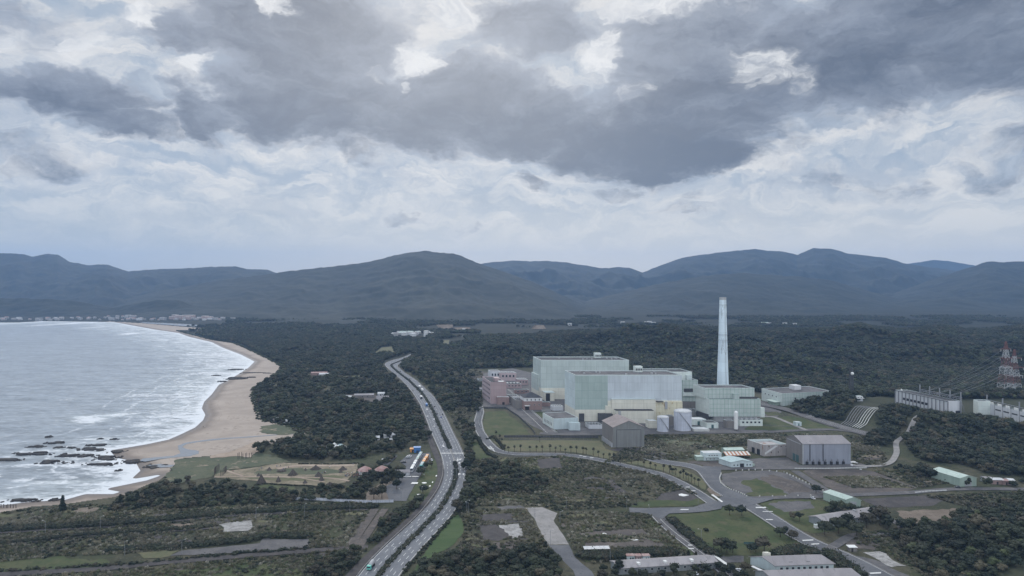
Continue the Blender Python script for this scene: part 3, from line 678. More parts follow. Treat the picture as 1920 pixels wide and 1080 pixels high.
patch('lawn', [(565, 921), (590, 917), (605, 914), (600, 921), (570, 925)], 'lawn')
patch('lawn', [(648, 914), (668, 901), (690, 895), (680, 908), (658, 918)], 'lawn')
patch('grass', [(488, 800), (512, 796), (545, 800), (565, 812), (530, 816), (490, 812)], 'dune_grass', dz=.35, rough=2)
patch('path', [(480, 828), (500, 836), (470, 858), (440, 856), (395, 860), (395, 855), (430, 848)], 'sand', dz=.4, rough=1.5)
centre_strip('path', [(402, 895), (450, 894), (520, 895), (590, 896), (640, 898), (655, 903)], 2.4, 'sand')
centre_strip('path', [(425, 883), (440, 889), (455, 893)], 2.4, 'sand')
centre_strip('path', [(520, 880), (550, 873), (620, 874), (665, 873)], 6, 'sand')
centre_strip('path', [(560, 896), (585, 901), (610, 905)], 2, 'sand')
# stream and lagoon water
m, g, p = newmat('stream_water'); pos = g.n('ShaderNodeNewGeometry').outputs['Position']
p.inputs['Base Color'].default_value = (.22, .23, .24, 1); p.inputs['Roughness'].default_value = .18
bp = g.n('ShaderNodeBump'); bp.inputs['Strength'].default_value = .4; g.inp(bp.inputs['Height'], g.noise(pos, .5, 4)); g.inp(p.inputs['Normal'], bp.outputs[0])
patch('stream', [(563, 813.5), (520, 816), (475, 820), (430, 823), (400, 826), (372, 829), (350, 833), (342, 838), (352, 843), (374, 846), (373, 851), (355, 856), (330, 858), (300, 861), (272, 866), (262, 864), (268, 860), (300, 857), (325, 855), (339, 850), (334, 843), (333, 836),
                 (345, 831), (370, 827), (398, 823.5), (430, 821), (475, 818.2), (520, 814.8), (563, 812.8)], 'stream_water', dz=.22, rough=.5)
patch('stream', [(272, 873), (300, 870), (328, 872), (320, 876), (300, 877), (290, 874)], 'stream_water', dz=.2, rough=.5)
patch('river', [(262, 604.5), (300, 605.5), (350, 608), (395, 611.5), (404, 613), (380, 614.5), (340, 611.5), (300, 608.5), (268, 606.2)], 'stream_water', dz=.9, rough=0, seg=30)
# left fields: tracks, drains and lots
def track(pts, w, mat='dark_ash', name='track'): centre_strip(name, pts, w, mat)
track([(-60, 1000), (0, 998), (82, 993), (224, 986), (300, 979), (390, 970), (430, 966), (545, 960), (690, 954)], 7)
track([(-60, 1031), (0, 1024), (143, 1007), (265, 1000), (390, 992), (410, 990)], 3)
track([(-60, 1083), (0, 1078), (204, 1067), (300, 1056), (390, 1049), (483, 1041), (626, 1030), (690, 1026)], 6)
track([(703, 955), (690, 975), (672, 1000), (655, 1030)], 6, 'bare_soil'); track([(722, 955), (705, 978), (690, 1000), (672, 1028)], 5, 'bare_soil')
patch('bare_ground', [(318, 1043), (341, 1033), (450, 1023), (487, 1019), (493, 1009), (506, 1009), (506, 1012), (579, 1011), (579, 1026), (540, 1030), (450, 1037)], 'old_asphalt', rough=.6)
patch('bare_ground', [(410, 984), (430, 980), (474, 976), (474, 990), (465, 996), (418, 998), (420, 990)], 'pale_concrete', rough=.6)
patch('bare_ground', [(418, 974), (480, 968), (480, 974), (425, 980)], 'dark_ash', rough=1)
patch('grass', [(255, 1037), (290, 1033), (335, 1033), (318, 1044), (270, 1048)], 'dry_lawn')
patch('grass', [(-100, 1062), (0, 1050), (100, 1045), (200, 1050), (205, 1062), (0, 1075), (-100, 1078)], 'lawn', rough=3)
patch('grass', [(150, 1090), (350, 1068), (560, 1050), (600, 1060), (560, 1100), (150, 1120)], 'lawn', rough=3)
# distant farmland, clearings and scars
for pts, mt in [([(850, 629), (1000, 632), (1080, 630), (1000, 633), (850, 631)], 'dry_lawn'), ([(820, 640), (862, 636), (872, 642), (835, 648)], 'dry_lawn'), ([(760, 640), (800, 637), (795, 643)], 'brown_soil'),
                ([(715, 652), (735, 650), (740, 662), (722, 664), (700, 662)], 'dry_lawn'), ([(640, 706), (680, 704), (682, 710), (640, 712)], 'dry_lawn'), ([(636, 741), (700, 740), (720, 745), (718, 757), (700, 758), (660, 748)], 'bare_soil'),
                ([(1700, 617), (1780, 618), (1840, 619.5), (1780, 619.3), (1700, 618)], 'dry_lawn'), ([(780, 692), (815, 690), (850, 695), (840, 700), (800, 698)], 'bare_soil'), ([(880, 700), (905, 698), (905, 735), (893, 725)], 'bare_soil'), ([(790, 705), (812, 705), (812, 722), (795, 720)], 'dry_lawn'),
                ([(1100, 624), (1200, 621), (1250, 621), (1180, 624)], 'dry_lawn')]:
    patch('clearing', pts, mt, rough=3, dz=.5, seg=12)
centre_strip('path', [(684, 660), (692, 662), (700, 669)], 9, 'concrete', dz=.6)
# ------------------------------------------------------------------ highway
LL = [(770, 664), (754, 671), (736, 675.5), (724, 680), (721, 684), (728, 692), (741, 703), (758, 718), (774, 737), (787, 757), (797, 780), (807, 808), (817, 830), (825, 848), (829, 860), (831.5, 875), (830.5, 893), (822, 917), (808, 937), (791, 959), (768, 982), (738, 1009), (712, 1034), (690, 1056), (671, 1080), (640, 1120)]
LR = [(772, 666), (758, 674), (743, 679), (733, 682.5), (730.5, 685), (740, 695), (757, 710), (778, 728), (794, 745), (807, 767), (812, 780), (824, 808), (836, 830), (844, 847), (847.5, 858), (850.5, 873), (849.5, 890), (840, 915), (829, 934), (816, 952), (792, 976), (760, 1009), (737, 1032), (716, 1053), (697, 1076), (664, 1120)]
RL = [(773, 666.5), (760, 674.5), (746, 680), (736, 684), (734, 687), (748, 700), (767, 713), (785, 730), (800, 745), (811, 765), (818, 780), (834, 818), (842, 837), (846, 848), (851, 860), (855.5, 875), (855.5, 890), (850, 913), (840, 932), (824, 960), (800, 985), (764, 1021), (740, 1047), (716, 1075), (684, 1120)]
RR = [(775, 668), (765, 676), (752, 682), (743, 686), (743, 689), (760, 702), (779, 713), (794, 730), (807, 743), (818, 762), (827, 780), (840, 803), (855, 827), (867, 848), (873, 863), (876, 880), (873.5, 900), (868, 915), (857, 937), (844, 962), (825, 983), (794, 1016), (768, 1046), (748, 1073), (716, 1120)]
def edges(A, B, n=260):
    def rs(P_):
        w = [Vector(GP(*p)) for p in P_]; seg = [(w[i + 1] - w[i]).length for i in range(len(w) - 1)]
        cum = np.concatenate([[0], np.cumsum(seg)]); t = np.linspace(0, cum[-1], n)
        xs = np.interp(t, cum, [v.x for v in w]); ys = np.interp(t, cum, [v.y for v in w]); return smooth([Vector((a, b)) for a, b in zip(xs, ys)], 5)
    return rs(A), rs(B)
def carriage(A, B, wmin=10.5):
    a, b = edges(A, B)
    # nearest-point pairing keeps cross-sections square to the road
    bb = []
    for i, p in enumerate(a):
        j = min(range(max(0, i - 25), min(len(b), i + 26)), key=lambda k: (b[k] - p).length)
        bb.append(b[j])
    bb = smooth(bb, 6)
    bb = [p + (q - p).normalized() * max((q - p).length, wmin) for p, q in zip(a, bb)]
    return a, bb
ZR = .12
def lerp2(a, b, t): return [p.lerp(q, t) for p, q in zip(a, b)]
LANES = {}
for nm, A, B in (('west', LL, LR), ('east', RL, RR)):
    a, b = carriage(A, B); LANES[nm] = (a, b)
    mb = MB(); strip(mb, a, b, ZR)
    o = mb.build('highway', M['highway_asphalt']); o['kind'] = 'structure'
    mk = MB()
    for t in (.06, .94): strip(mk, lerp2(a, b, t - .010), lerp2(a, b, t + .010), ZR + .03)
    for t in (.35, .65):
        d0, d1 = lerp2(a, b, t - .012), lerp2(a, b, t + .012); acc = 0
        for i in range(len(a) - 1):
            L = (d0[i + 1] - d0[i]).length; acc += L
            if (acc % 10.5) < 4.2 and L > 0: strip(mk, d0[i:i + 2], d1[i:i + 2], ZR + .03)
    k = mk.build('lane_marking', M['paint_white']); k['kind'] = 'structure'
    # concrete barrier walls along both edges
    mw = MB()
    for t0, t1 in ((-.045, -.01), (1.01, 1.045)):
        e0, e1 = lerp2(a, b, t0), lerp2(a, b, t1); strip(mw, e0, e1, ZR + .7)
        for e in (e0, e1):
            for i in range(len(e) - 1):
                if 845 < HOR + CAMH * FPX / e[i].y < 862: continue
                mw.quad([(e[i].x, e[i].y, 0), (e[i + 1].x, e[i + 1].y, 0), (e[i + 1].x, e[i + 1].y, ZR + .7), (e[i].x, e[i].y, ZR + .7)])
    tag(mw.build('road_barrier', M['concrete']), 'pair of low concrete barriers lining the %s carriageway of the highway' % ('seaward' if nm == 'west' else 'inland'), 'barrier', 'highway barriers')
# junction with the pedestrian crossing
patch('highway', [(843, 846), (848, 846), (858, 862), (856, 866), (850, 862), (846, 856)], 'highway_asphalt', dz=ZR + .005, rough=0)
mk = MB()
for k in range(19):
    x0 = 826 + k * 2.3; a = GP(x0, 849.2); b = GP(x0 + 1.35, 849.2); c = GP(x0 + 1.6, 850.8); d = GP(x0 + .25, 850.8)
    mk.quad([(q[0], q[1], ZR + .05) for q in (d, c, b, a)])
for (x0, y0) in [(858, 862), (862.5, 862), (861, 868.5), (866, 868), (860.5, 889.5), (869, 889.5), (857, 865)]:
    x, y = GP(x0, y0); mk.prism([(x - .5, y - 2), (x + .5, y - 2), (x + .5, y + 2), (x - .5, y + 2)], ZR + .05, ZR + .06)
    mk.prism([(x - 1.2, y + 1.0), (x + 1.2, y + 1.0), (x, y + 3.2)], ZR + .061, ZR + .07)
k = mk.build('crosswalk', M['paint_white']); k['kind'] = 'structure'
fr = centre_strip('frontage_road', [(775, 745), (793, 782), (801, 808), (812, 838), (820, 858), (826, 872), (827, 890), (822, 908), (806, 935), (786, 958), (762, 982), (730, 1010), (700, 1036), (670, 1066), (640, 1100)], 5.5, 'dark_ash')
# road markings in the works
mk = MB()
def slab(pts, z=.56):
    w = [GP(*p) for p in pts]; mk.quad([(x, y, z) for x, y in w])
for q in [[(1333, 929), (1353, 943), (1356, 942), (1337, 928)], [(1332, 1040), (1367, 1066), (1372, 1064), (1337, 1039)], [(1417, 954), (1436, 954), (1437, 952), (1417, 952)], [(1430, 961), (1449, 961), (1449, 960), (1430, 960)],
          [(1436, 976.5), (1450, 976.5), (1448, 975), (1436, 975)], [(1505, 1016), (1525, 1015), (1525, 1013), (1504, 1014)], [(1521, 1023), (1536, 1022), (1536, 1020.5), (1521, 1021)], [(1632, 1078), (1652, 1077), (1652, 1074.5), (1630, 1075.5)],
          [(914, 840), (923, 840), (923, 839), (914, 839)], [(916, 843), (926, 843), (926, 842), (916, 842)], [(918, 837), (927, 848), (928, 847.5), (919, 836.7)], [(1285, 915), (1293, 915), (1294, 914), (1286, 914)], [(1295, 922), (1304, 922), (1304, 921), (1295, 921)],
          [(1290, 1024.5), (1298, 1024.5), (1298, 1023), (1290, 1023)], [(1291, 1031), (1301, 1031), (1301, 1029.5), (1291, 1029.5)], [(1085, 856), (1091, 856), (1092, 855), (1087, 855)], [(1092, 858), (1099, 858), (1100, 857), (1094, 857)], [(1105, 860), (1112, 860), (1113, 859), (1107, 859)],
          [(1275, 957.5), (1290, 957.5), (1292, 956), (1277, 956)], [(742, 895.2), (785, 895.2), (785, 894), (742, 894)], [(770, 908.5), (783, 908.5), (784, 905.5), (773, 905.5)]]:
    slab(q)
for k in range(6): slab([(1408 + k * 5, 985 + k * 0, ), (1409, 985), (1409, 985), (1408, 985)]) if False else None
k = mk.build('road_marking', M['paint_white']); k['kind'] = 'structure'
# ------------------------------------------------------------------ vegetation meshes
_ico = {}
def ico(sub):
    if sub not in _ico:
        bm = bmesh.new(); bmesh.ops.create_icosphere(bm, subdivisions=sub, radius=1.0)
        _ico[sub] = ([v.co.copy() for v in bm.verts], [[v.index for v in f.verts] for f in bm.faces]); bm.free()
    return _ico[sub]
def lump(V, F, c, r, rnd, sub=1, jit=.28, sq=.8):
    vs, fs = ico(sub); o = len(V)
    for v in vs:
        k = 1 + rnd.uniform(-jit, jit); V.append((c[0] + v.x * r * k, c[1] + v.y * r * k, c[2] + v.z * r * k * sq))
    F += [tuple(o + i for i in f) for f in fs]
def leaf(V, F, c, s, rnd):
    a = Vector((rnd.gauss(0, 1), rnd.gauss(0, 1), rnd.gauss(0, 1))).normalized(); b = a.cross(Vector((rnd.gauss(0, 1), rnd.gauss(0, 1), rnd.gauss(0, 1)))).normalized()
    o = len(V); c = Vector(c)
    V += [tuple(c + a * s), tuple(c + b * s * .8), tuple(c - a * s * .9), tuple(c - b * s * .7)]; F.append((o, o + 1, o + 2, o + 3))
def mk_mesh(name, V, F, mat, smooth=False):
    me = bpy.data.meshes.new(name); me.from_pydata(V, [], F); me.materials.append(mat)
    if smooth: me.polygons.foreach_set('use_smooth', [True] * len(me.polygons))
    me.update(); return me
def crown_mesh(seed, R_=3.6, h0=2.2, h1=7.5, n=15, mat='foliage', leaves=160, sub=1):
    rnd = random.Random(seed); V, F = [], []; zc = (h0 + h1) / 2; hz = (h1 - h0) / 2
    cs = []
    for k in range(n):
        a = rnd.uniform(0, 6.28); el = rnd.uniform(-.5, 1.45); rr = rnd.uniform(.45, .82)
        c = (math.cos(a) * math.cos(el) * R_ * rr, math.sin(a) * math.cos(el) * R_ * rr, zc + math.sin(el) * hz * rr)
        r = R_ * rnd.uniform(.24, .44); lump(V, F, c, r, rnd, sub); cs.append((c, r))
    lump(V, F, (0, 0, zc), R_ * .55, rnd, 1)
    for k in range(leaves):
        c, r = rnd.choice(cs); d = Vector((rnd.gauss(0, 1), rnd.gauss(0, 1), rnd.gauss(0, 1) * .8)).normalized() * r * rnd.uniform(.9, 1.35)
        leaf(V, F, (c[0] + d.x, c[1] + d.y, c[2] + d.z), rnd.uniform(.22, .5), rnd)
    return mk_mesh('crown', V, F, M[mat])
def trunk_mesh(seed, h=4.2, r=.22, limbs=4, R_=3.0):
    rnd = random.Random(seed); mb = MB(); mb.cyl(0, 0, r, r * .6, -.5, h, 7)
    for k in range(limbs):
        a = 6.28 * k / limbs + rnd.uniform(-.4, .4); mb.bar((0, 0, h * rnd.uniform(.45, .8)), (math.cos(a) * R_ * .6, math.sin(a) * R_ * .6, h * rnd.uniform(1.1, 1.35)), r * .5)
    o = mb.build('trunk', M['bark']); me = o.data; bpy.data.objects.remove(o); return me
def tree_proto(name, label, cat, crown, trunk, loc, group=None, rz=0, sc=1):
    t = thing(name, label, cat, loc, group, rz); t.scale = (sc, sc, sc) if not isinstance(sc, tuple) else sc
    for nm, me in (('trunk', trunk), ('crown', crown)):
        o = bpy.data.objects.new(nm, me); C.objects.link(o); o.parent = t; KIDS.setdefault(t.name, []).append(o)
    return t
CROWNS = [crown_mesh(11), crown_mesh(12, 4.0, 2.0, 7.0, 18), crown_mesh(13, 3.3, 2.0, 8.2, 15), crown_mesh(14, 4.3, 2.2, 6.6, 17, 'foliage_dark'), crown_mesh(15, 3.4, 1.8, 6.6, 14, 'foliage_light'), crown_mesh(16, 3.8, 2.0, 7.4, 16, 'foliage_dark')]
TRUNKS = [trunk_mesh(1), trunk_mesh(2, 4.0, .26, 5)]
def place(px, py):
    x, y = GP(px, py); return (x, y, ground_z(x, y))
# free standing trees that can be told apart, and the thicket trees nearest to the camera
PROTO = []
def tree_at(px, py, ci, sc, label, group=None, name='broadleaf_tree', tz=1.0):
    x, y, z = place(px, py); t = tree_proto(name, label, 'tree', CROWNS[ci], TRUNKS[ci % 2], (x, y, z), group, random.uniform(0, 6.28), (sc, sc, sc * tz)); return t
near = [
 (1368, 966, 0, .95, 'small round tree on the green field, left of a pair near its top edge'), (1391, 967, 3, 1.0, 'dark round tree on the green field, right of a pair near its top edge'),
 (1463, 1007, 1, .85, 'small tree at the roadside corner of the green field, nearest the main road bend'), (1474, 1003, 0, .7, 'thin young tree beside the main works road above two rounder trees'),
 (1484, 1013, 3, .9, 'round dark tree on the kerb of the main works road by the field corner'), (1530, 925, 3, .9, 'single dark tree where the side road meets the lot with the bollards'),
 (1352, 1033, 3, 1.05, 'dark bushy tree at the lower left edge of the green field'), (1363, 1036, 5, 1.1, 'second dark bushy tree at the lower left edge of the green field'), (1374, 1037, 3, .95, 'low dark tree at the right end of the clump below the green field'),
 (1408, 1036, 3, .75, 'small dark tree below the green bench on the field'), (1417, 1035, 5, .7, 'tiny dark tree between two clumps under the green field'), (1433, 1034, 3, 1.2, 'large dark tree at the bottom of the field beside the main road'),
 (1546, 1003, 3, 1.25, 'dark spreading tree in front of the long grey shed near its left end'), (1572, 1000, 3, 1.4, 'wide dark tree in front of the middle of the long grey shed'), (1590, 990, 5, 1.2, 'dark tree touching the roof of the long grey shed'),
 (1606, 1006, 3, 1.35, 'tall dark tree standing alone below the long grey shed on the road island'), (1625, 990, 3, 1.4, 'big dark tree hiding the right part of the long grey shed'), (1650, 985, 5, 1.6, 'largest dark tree at the right end of the long grey shed'),
 (1640, 974, 3, 1.3, 'dark tree rising behind the right end of the long grey shed'), (1665, 992, 5, 1.2, 'dark tree right of the long grey shed by the dirt yard'), (1565, 962, 0, 1.1, 'tree in front of the small green gabled shed, left one'),
 (1580, 966, 2, 1.2, 'tree in front of the small green gabled shed, middle one'), (1596, 965, 0, 1.0, 'tree in front of the small green gabled shed, right one'), (1487, 975, 1, .7, 'thin tree on the grass left of the dumpster and long grey shed'), (1499, 978, 2, .8, 'bushy young tree on the grass left of the long grey shed'),
 (744, 918, 5, 1.0, 'umbrella shaped tree in the car park, topmost of the lower group'), (716, 935, 5, 1.3, 'dark umbrella tree at the bottom left of the car park'), (701, 936, 3, 1.2, 'dark tree at the very bottom left corner of the car park'),
 (724, 916, 5, 1.2, 'flat topped tree on the brown verge of the car park'), (747, 903, 3, 1.1, 'tree beside the pale crossing line of the car park'), (736, 900, 5, 1.2, 'tree below the two pink roofed pavilions'), (790, 892, 3, 1.0, 'dark tree on the grass strip below the teal bus'),
 (793, 925, 3, .9, 'tree on the grass strip near the bottom of the car park'), (788, 948, 3, 1.1, 'dark tree at the lower tip of the grass strip by the highway'), (800, 880, 0, .8, 'small tree on the grass strip right of the teal bus'),
 (809, 877, 0, .7, 'small tree on the grass strip next to the frontage road'), (350, 903, 3, .7, 'lone low conical tree on the dune grass left of the driftwood park'), (1260, 885, 3, .5, 'tiny shrub like tree at the edge of the palm lawn') ]
for (px, py, ci, sc, lb) in near:
    t = tree_at(px, py, ci, sc, lb)
# tall thin trees at the shore
def spire(px, py, h, lb):
    x, y, z = place(px, py); rnd = random.Random(int(px)); V, F = [], []
    for k in range(12):
        f = k / 12; lump(V, F, (rnd.uniform(-.6, .6), rnd.uniform(-.6, .6), h * (.18 + .78 * f)), (1 - f * .7) * h * .16 + .25, rnd, 1, .35, .9)
    for k in range(140):
        f = rnd.random(); r = (1 - f * .75) * h * .2; a = rnd.uniform(0, 6.28); leaf(V, F, (math.cos(a) * r, math.sin(a) * r, h * (.15 + .85 * f)), .4, rnd)
    return tree_proto('conifer_tree', lb, 'tree', mk_mesh('crown', V, F, M['foliage_dark']), TRUNKS[0], (x, y, z))
spire(118, 958, 11, 'tall ragged dark conifer standing alone at the shore, leftmost'); spire(226, 950, 9, 'slim pointed conifer on the shore edge of the dark thicket')
spire(258, 948, 10, 'bushy dark conifer right of the slim pointed one at the shore'); spire(1291, 1050, 5.5, 'small pointed conifer beside the lower works road, right of two'); spire(1283, 1051, 4.5, 'tiny pointed conifer left of its pair by the lower works road')
spire(1305, 1049, 4.5, 'tiny pointed conifer closest to the lower works road'); spire(1267, 1050, 5, 'small conifer at the grass edge right of the dark hedge'); spire(1253, 1050, 4.5, 'small conifer just right of the container huts hedge')
def in_region(poly, n, seed, mind=3.0, z=0.0, dens=None):
    rng = np.random.default_rng(seed); w = [GP(*p, z) for p in poly]; xs = [a for a, b in w]; ys = [b for a, b in w]
    x = rng.uniform(min(xs), max(xs), n * 4); y = rng.uniform(min(ys), max(ys), n * 4); k = inpoly(x, y, w); x, y = x[k], y[k]
    if dens is not None: k = dens(x, y) > rng.random(len(x)); x, y = x[k], y[k]
    out = []; cell = {}
    for a, b in zip(x, y):
        i, j = int(a // mind), int(b // mind); ok = True
        for di in (-1, 0, 1):
            for dj in (-1, 0, 1):
                for q in cell.get((i + di, j + dj), ()):
                    if (q[0] - a) ** 2 + (q[1] - b) ** 2 < mind * mind: ok = False
        if ok: cell.setdefault((i, j), []).append((a, b)); out.append((a, b))
        if len(out) >= n: break
    return out
RIGHTWOOD = [(1668, 1002), (1700, 988), (1745, 985), (1790, 975), (1830, 965), (1930, 958), (1990, 962), (1990, 1100), (1780, 1110), (1735, 1075), (1700, 1040)]
MIDWOOD = [(772, 1085), (790, 1066), (830, 1046), (900, 1040), (950, 1036), (1000, 1034), (1030, 1040), (1044, 1062), (1058, 1090), (1062, 1110), (770, 1115)]
LOWWOOD = [(1124, 1095), (1126, 1072), (1145, 1066), (1180, 1074), (1290, 1078), (1320, 1062), (1390, 1064), (1420, 1085), (1400, 1105), (1110, 1110)]
hero = []
for poly, n, seed, md, gl, lb, sc in [(RIGHTWOOD, 130, 5, 5.0, 'trees of the wood in the bottom right corner', 'broadleaf tree in the wood filling the bottom right corner', (.75, 1.2)),
                                  (MIDWOOD, 90, 6, 4.4, 'trees of the thicket at the bottom beside the highway verge', 'dark tree in the bottom thicket between highway verge and concrete apron', (.6, 1.05)),
                                  (LOWWOOD, 45, 8, 5.0, 'trees in front of the long roofs at the bottom', 'tree in the row in front of the long grey roofs at the bottom', (.65, 1.0))]:
    for i, (x, y) in enumerate(in_region(poly, n, seed, md)):
        rnd = random.Random(i * 7 + seed); ci = rnd.choice([0, 1, 2, 3, 4, 5, 0, 3] if poly is RIGHTWOOD else [0, 1, 3, 5, 3])
        s = rnd.uniform(*sc); kind_ = {3: 'darkest green', 5: 'dark and rounded', 4: 'pale green', 0: 'mid green', 1: 'mid green and wide', 2: 'mid green and tall'}[ci]; t = tree_proto('broadleaf_tree', kind_ + ' ' + lb.replace('dark tree', 'tree').replace('broadleaf tree', 'tree').replace('tree in the row in front of', 'tree in front of'), 'tree', CROWNS[ci], TRUNKS[ci % 2], (x, y, ground_z(x, y) - .8), gl, rnd.uniform(0, 6.28), (s, s, s * rnd.uniform(.85, 1.15)))
        hero.append((x, y, s * 4))
# ---- shrubs, plume grass and grass: one named example of each, then uncountable cover as stuff
def shrub_mesh(seed, mat, n=5, r=1.0, leaves=70, lf=.3):
    rnd = random.Random(seed); V, F = [], []
    for k in range(n): lump(V, F, (rnd.uniform(-r, r) * .8, rnd.uniform(-r, r) * .8, rnd.uniform(.2, .9) * r), r * rnd.uniform(.35, .7), rnd, 1, .35, .8)
    for k in range(leaves): leaf(V, F, (rnd.gauss(0, r * .7), rnd.gauss(0, r * .7), abs(rnd.gauss(.5, .4)) * r), rnd.uniform(.5, 1) * lf, rnd)
    return mk_mesh('foliage', V, F, M[mat])
def tuft_mesh(seed, mat, n=40, h=1.6, r=.9):
    rnd = random.Random(seed); V, F = [], []
    for k in range(n):
        a = rnd.uniform(0, 6.28); d = rnd.uniform(0, r); x, y = math.cos(a) * d, math.sin(a) * d; hh = h * rnd.uniform(.5, 1.1); w = rnd.uniform(.10, .28)
        tx, ty = x + math.cos(a) * d * .8, y + math.sin(a) * d * .8; b = a + 1.57 + rnd.uniform(-1, 1); o = len(V)
        V += [(x - math.cos(b) * w * .5, y - math.sin(b) * w * .5, 0), (x + math.cos(b) * w * .5, y + math.sin(b) * w * .5, 0), (tx + math.cos(b) * w, ty + math.sin(b) * w, hh), (tx - math.cos(b) * w, ty - math.sin(b) * w, hh)]
        F.append((o, o + 1, o + 2, o + 3))
    return mk_mesh('foliage', V, F, M[mat])
def one(name, me, label, cat, px, py, sc=1):
    x, y, z = place(px, py); o = bpy.data.objects.new(name, me); C.objects.link(o); o.location = (x, y, z); o.scale = (sc, sc, sc); return tag(o, label, cat)
SH = [one('shrub', shrub_mesh(1, 'foliage_dark', 6, 1.6), 'dark low shrub alone in the middle of the green field', 'shrub', 1324, 996, 1.0),
      one('shrub', shrub_mesh(2, 'foliage', 6, 1.5), 'green shrub beside the manhole on the dark lot below the hangar', 'shrub', 1542, 918, .7),
      one('shrub', shrub_mesh(3, 'foliage_light', 5, 1.3), 'pale green shrub on the verge near the white hut at lower right', 'shrub', 1610, 1020, 1.0)]
TF = [one('plume_grass', tuft_mesh(4, 'pampas', 46, 2.0, 1.0), 'pale plume grass tuft beside the apron, by the lone street lamp', 'grass', 1078, 1030, 1),
      one('plume_grass', tuft_mesh(5, 'straw', 40, 1.4, 1.0), 'straw coloured grass tuft on the left edge of the concrete apron', 'grass', 992, 1015, 1)]
def scatter(name, label, pts, protos, cat, seed=0, sc=(.7, 1.2), sink=.3):
    """stuff: one object, instances on its points"""
    rng = np.random.default_rng(seed); P_ = np.array(pts, float)
    z = Hgt(P_[:, 0], P_[:, 1]); s = rng.uniform(sc[0], sc[1], len(P_)); 
    me = bpy.data.meshes.new(name); me.vertices.add(len(P_)); me.vertices.foreach_set('co', np.stack([P_[:, 0], P_[:, 1], z - sink], -1).astype(np.float32).ravel())
    a = me.attributes.new('sc', 'FLOAT', 'POINT'); a.data.foreach_set('value', s.astype(np.float32))
    a = me.attributes.new('rz', 'FLOAT', 'POINT'); a.data.foreach_set('value', rng.uniform(0, 6.28, len(P_)).astype(np.float32))
    a = me.attributes.new('pk', 'INT', 'POINT'); a.data.foreach_set('value', rng.integers(0, len(protos), len(P_)).astype(np.int32))
    o = bpy.data.objects.new(name, me); C.objects.link(o); tag(o, label, cat, kind='stuff')
    ng = bpy.data.node_groups.new(name, 'GeometryNodeTree')
    ng.interface.new_socket('Geometry', in_out='INPUT', socket_type='NodeSocketGeometry'); ng.interface.new_socket('Geometry', in_out='OUTPUT', socket_type='NodeSocketGeometry')
    N = ng.nodes; L = ng.links; gi = N.new('NodeGroupInput'); go = N.new('NodeGroupOutput'); jn = N.new('GeometryNodeJoinGeometry')
    for pr in protos:
        oi = N.new('GeometryNodeObjectInfo'); oi.inputs['Object'].default_value = pr; oi.inputs['As Instance'].default_value = False; oi.transform_space = 'ORIGINAL'
        g2 = N.new('GeometryNodeGeometryToInstance'); L.new(oi.outputs['Geometry'], g2.inputs[0]); L.new(g2.outputs[0], jn.inputs[0])
    ip = N.new('GeometryNodeInstanceOnPoints'); L.new(gi.outputs[0], ip.inputs['Points']); L.new(jn.outputs[0], ip.inputs['Instance']); ip.inputs['Pick Instance'].default_value = True
    def na(nm, ty):
        q = N.new('GeometryNodeInputNamedAttribute'); q.data_type = ty; q.inputs['Name'].default_value = nm; return [x for x in q.outputs if x.enabled and x.name == 'Attribute'][0]
    L.new(na('pk', 'INT'), ip.inputs['Instance Index']); L.new(na('sc', 'FLOAT'), ip.inputs['Scale'])
    cx = N.new('ShaderNodeCombineXYZ'); L.new(na('rz', 'FLOAT'), cx.inputs[2]); L.new(cx.outputs[0], ip.inputs['Rotation'])
    L.new(ip.outputs[0], go.inputs[0]); md = o.modifiers.new('scatter', 'NODES'); md.node_group = ng
    return o
CR = []
for k, me in enumerate(CROWNS):   # the crowns of standing trees serve as the sources
    CR.append(next(o for o in C.objects if o.type == 'MESH' and o.data == me))
def region(poly, spacing, seed, dens=None, jit=.45, excl=None, z=0):
    """jittered grid fill of a ground polygon"""
    w = [GP(*p, z) for p in poly]; xs = [a for a, b in w]; ys = [b for a, b in w]; rng = np.random.default_rng(seed)
    gx, gy = np.meshgrid(np.arange(min(xs), max(xs), spacing), np.arange(min(ys), max(ys), spacing)); gx = gx.ravel() + rng.uniform(-jit, jit, gx.size) * spacing; gy = gy.ravel() + rng.uniform(-jit, jit, gy.size) * spacing
    k = inpoly(gx, gy, w)
    for e in (excl or []): k &= ~inpoly(gx, gy, [GP(*p, z) for p in e])
    if dens is not None: k &= dens(gx, gy) > rng.random(gx.size)
    return np.stack([gx[k], gy[k]], -1)
CLEAR = [[(640, 706), (680, 704), (682, 711), (640, 713)], [(636, 741), (700, 738), (722, 743), (720, 758), (700, 760), (660, 750)], [(575, 700), (615, 700), (612, 710), (570, 712)], [(590, 838), (655, 834), (655, 847), (590, 847)],
         [(695, 826), (740, 820), (740, 832), (700, 836)], [(715, 650), (735, 648), (742, 664), (700, 664)], [(712, 852), (748, 848), (748, 876), (712, 876)], [(820, 636), (872, 634), (872, 646), (835, 650)], [(752, 755), (765, 755), (765, 764), (752, 764)], [(763, 832), (812, 832), (812, 862), (750, 864)]]
HW = [(770, 660), (750, 668), (722, 676), (716, 682), (722, 694), (752, 720), (780, 757), (796, 795), (818, 860), (818, 905), (780, 950), (640, 1110), (760, 1120), (800, 1080), (850, 1000), (882, 905), (882, 862), (862, 812), (830, 765), (795, 722), (760, 694), (750, 688), (762, 678), (780, 668)]
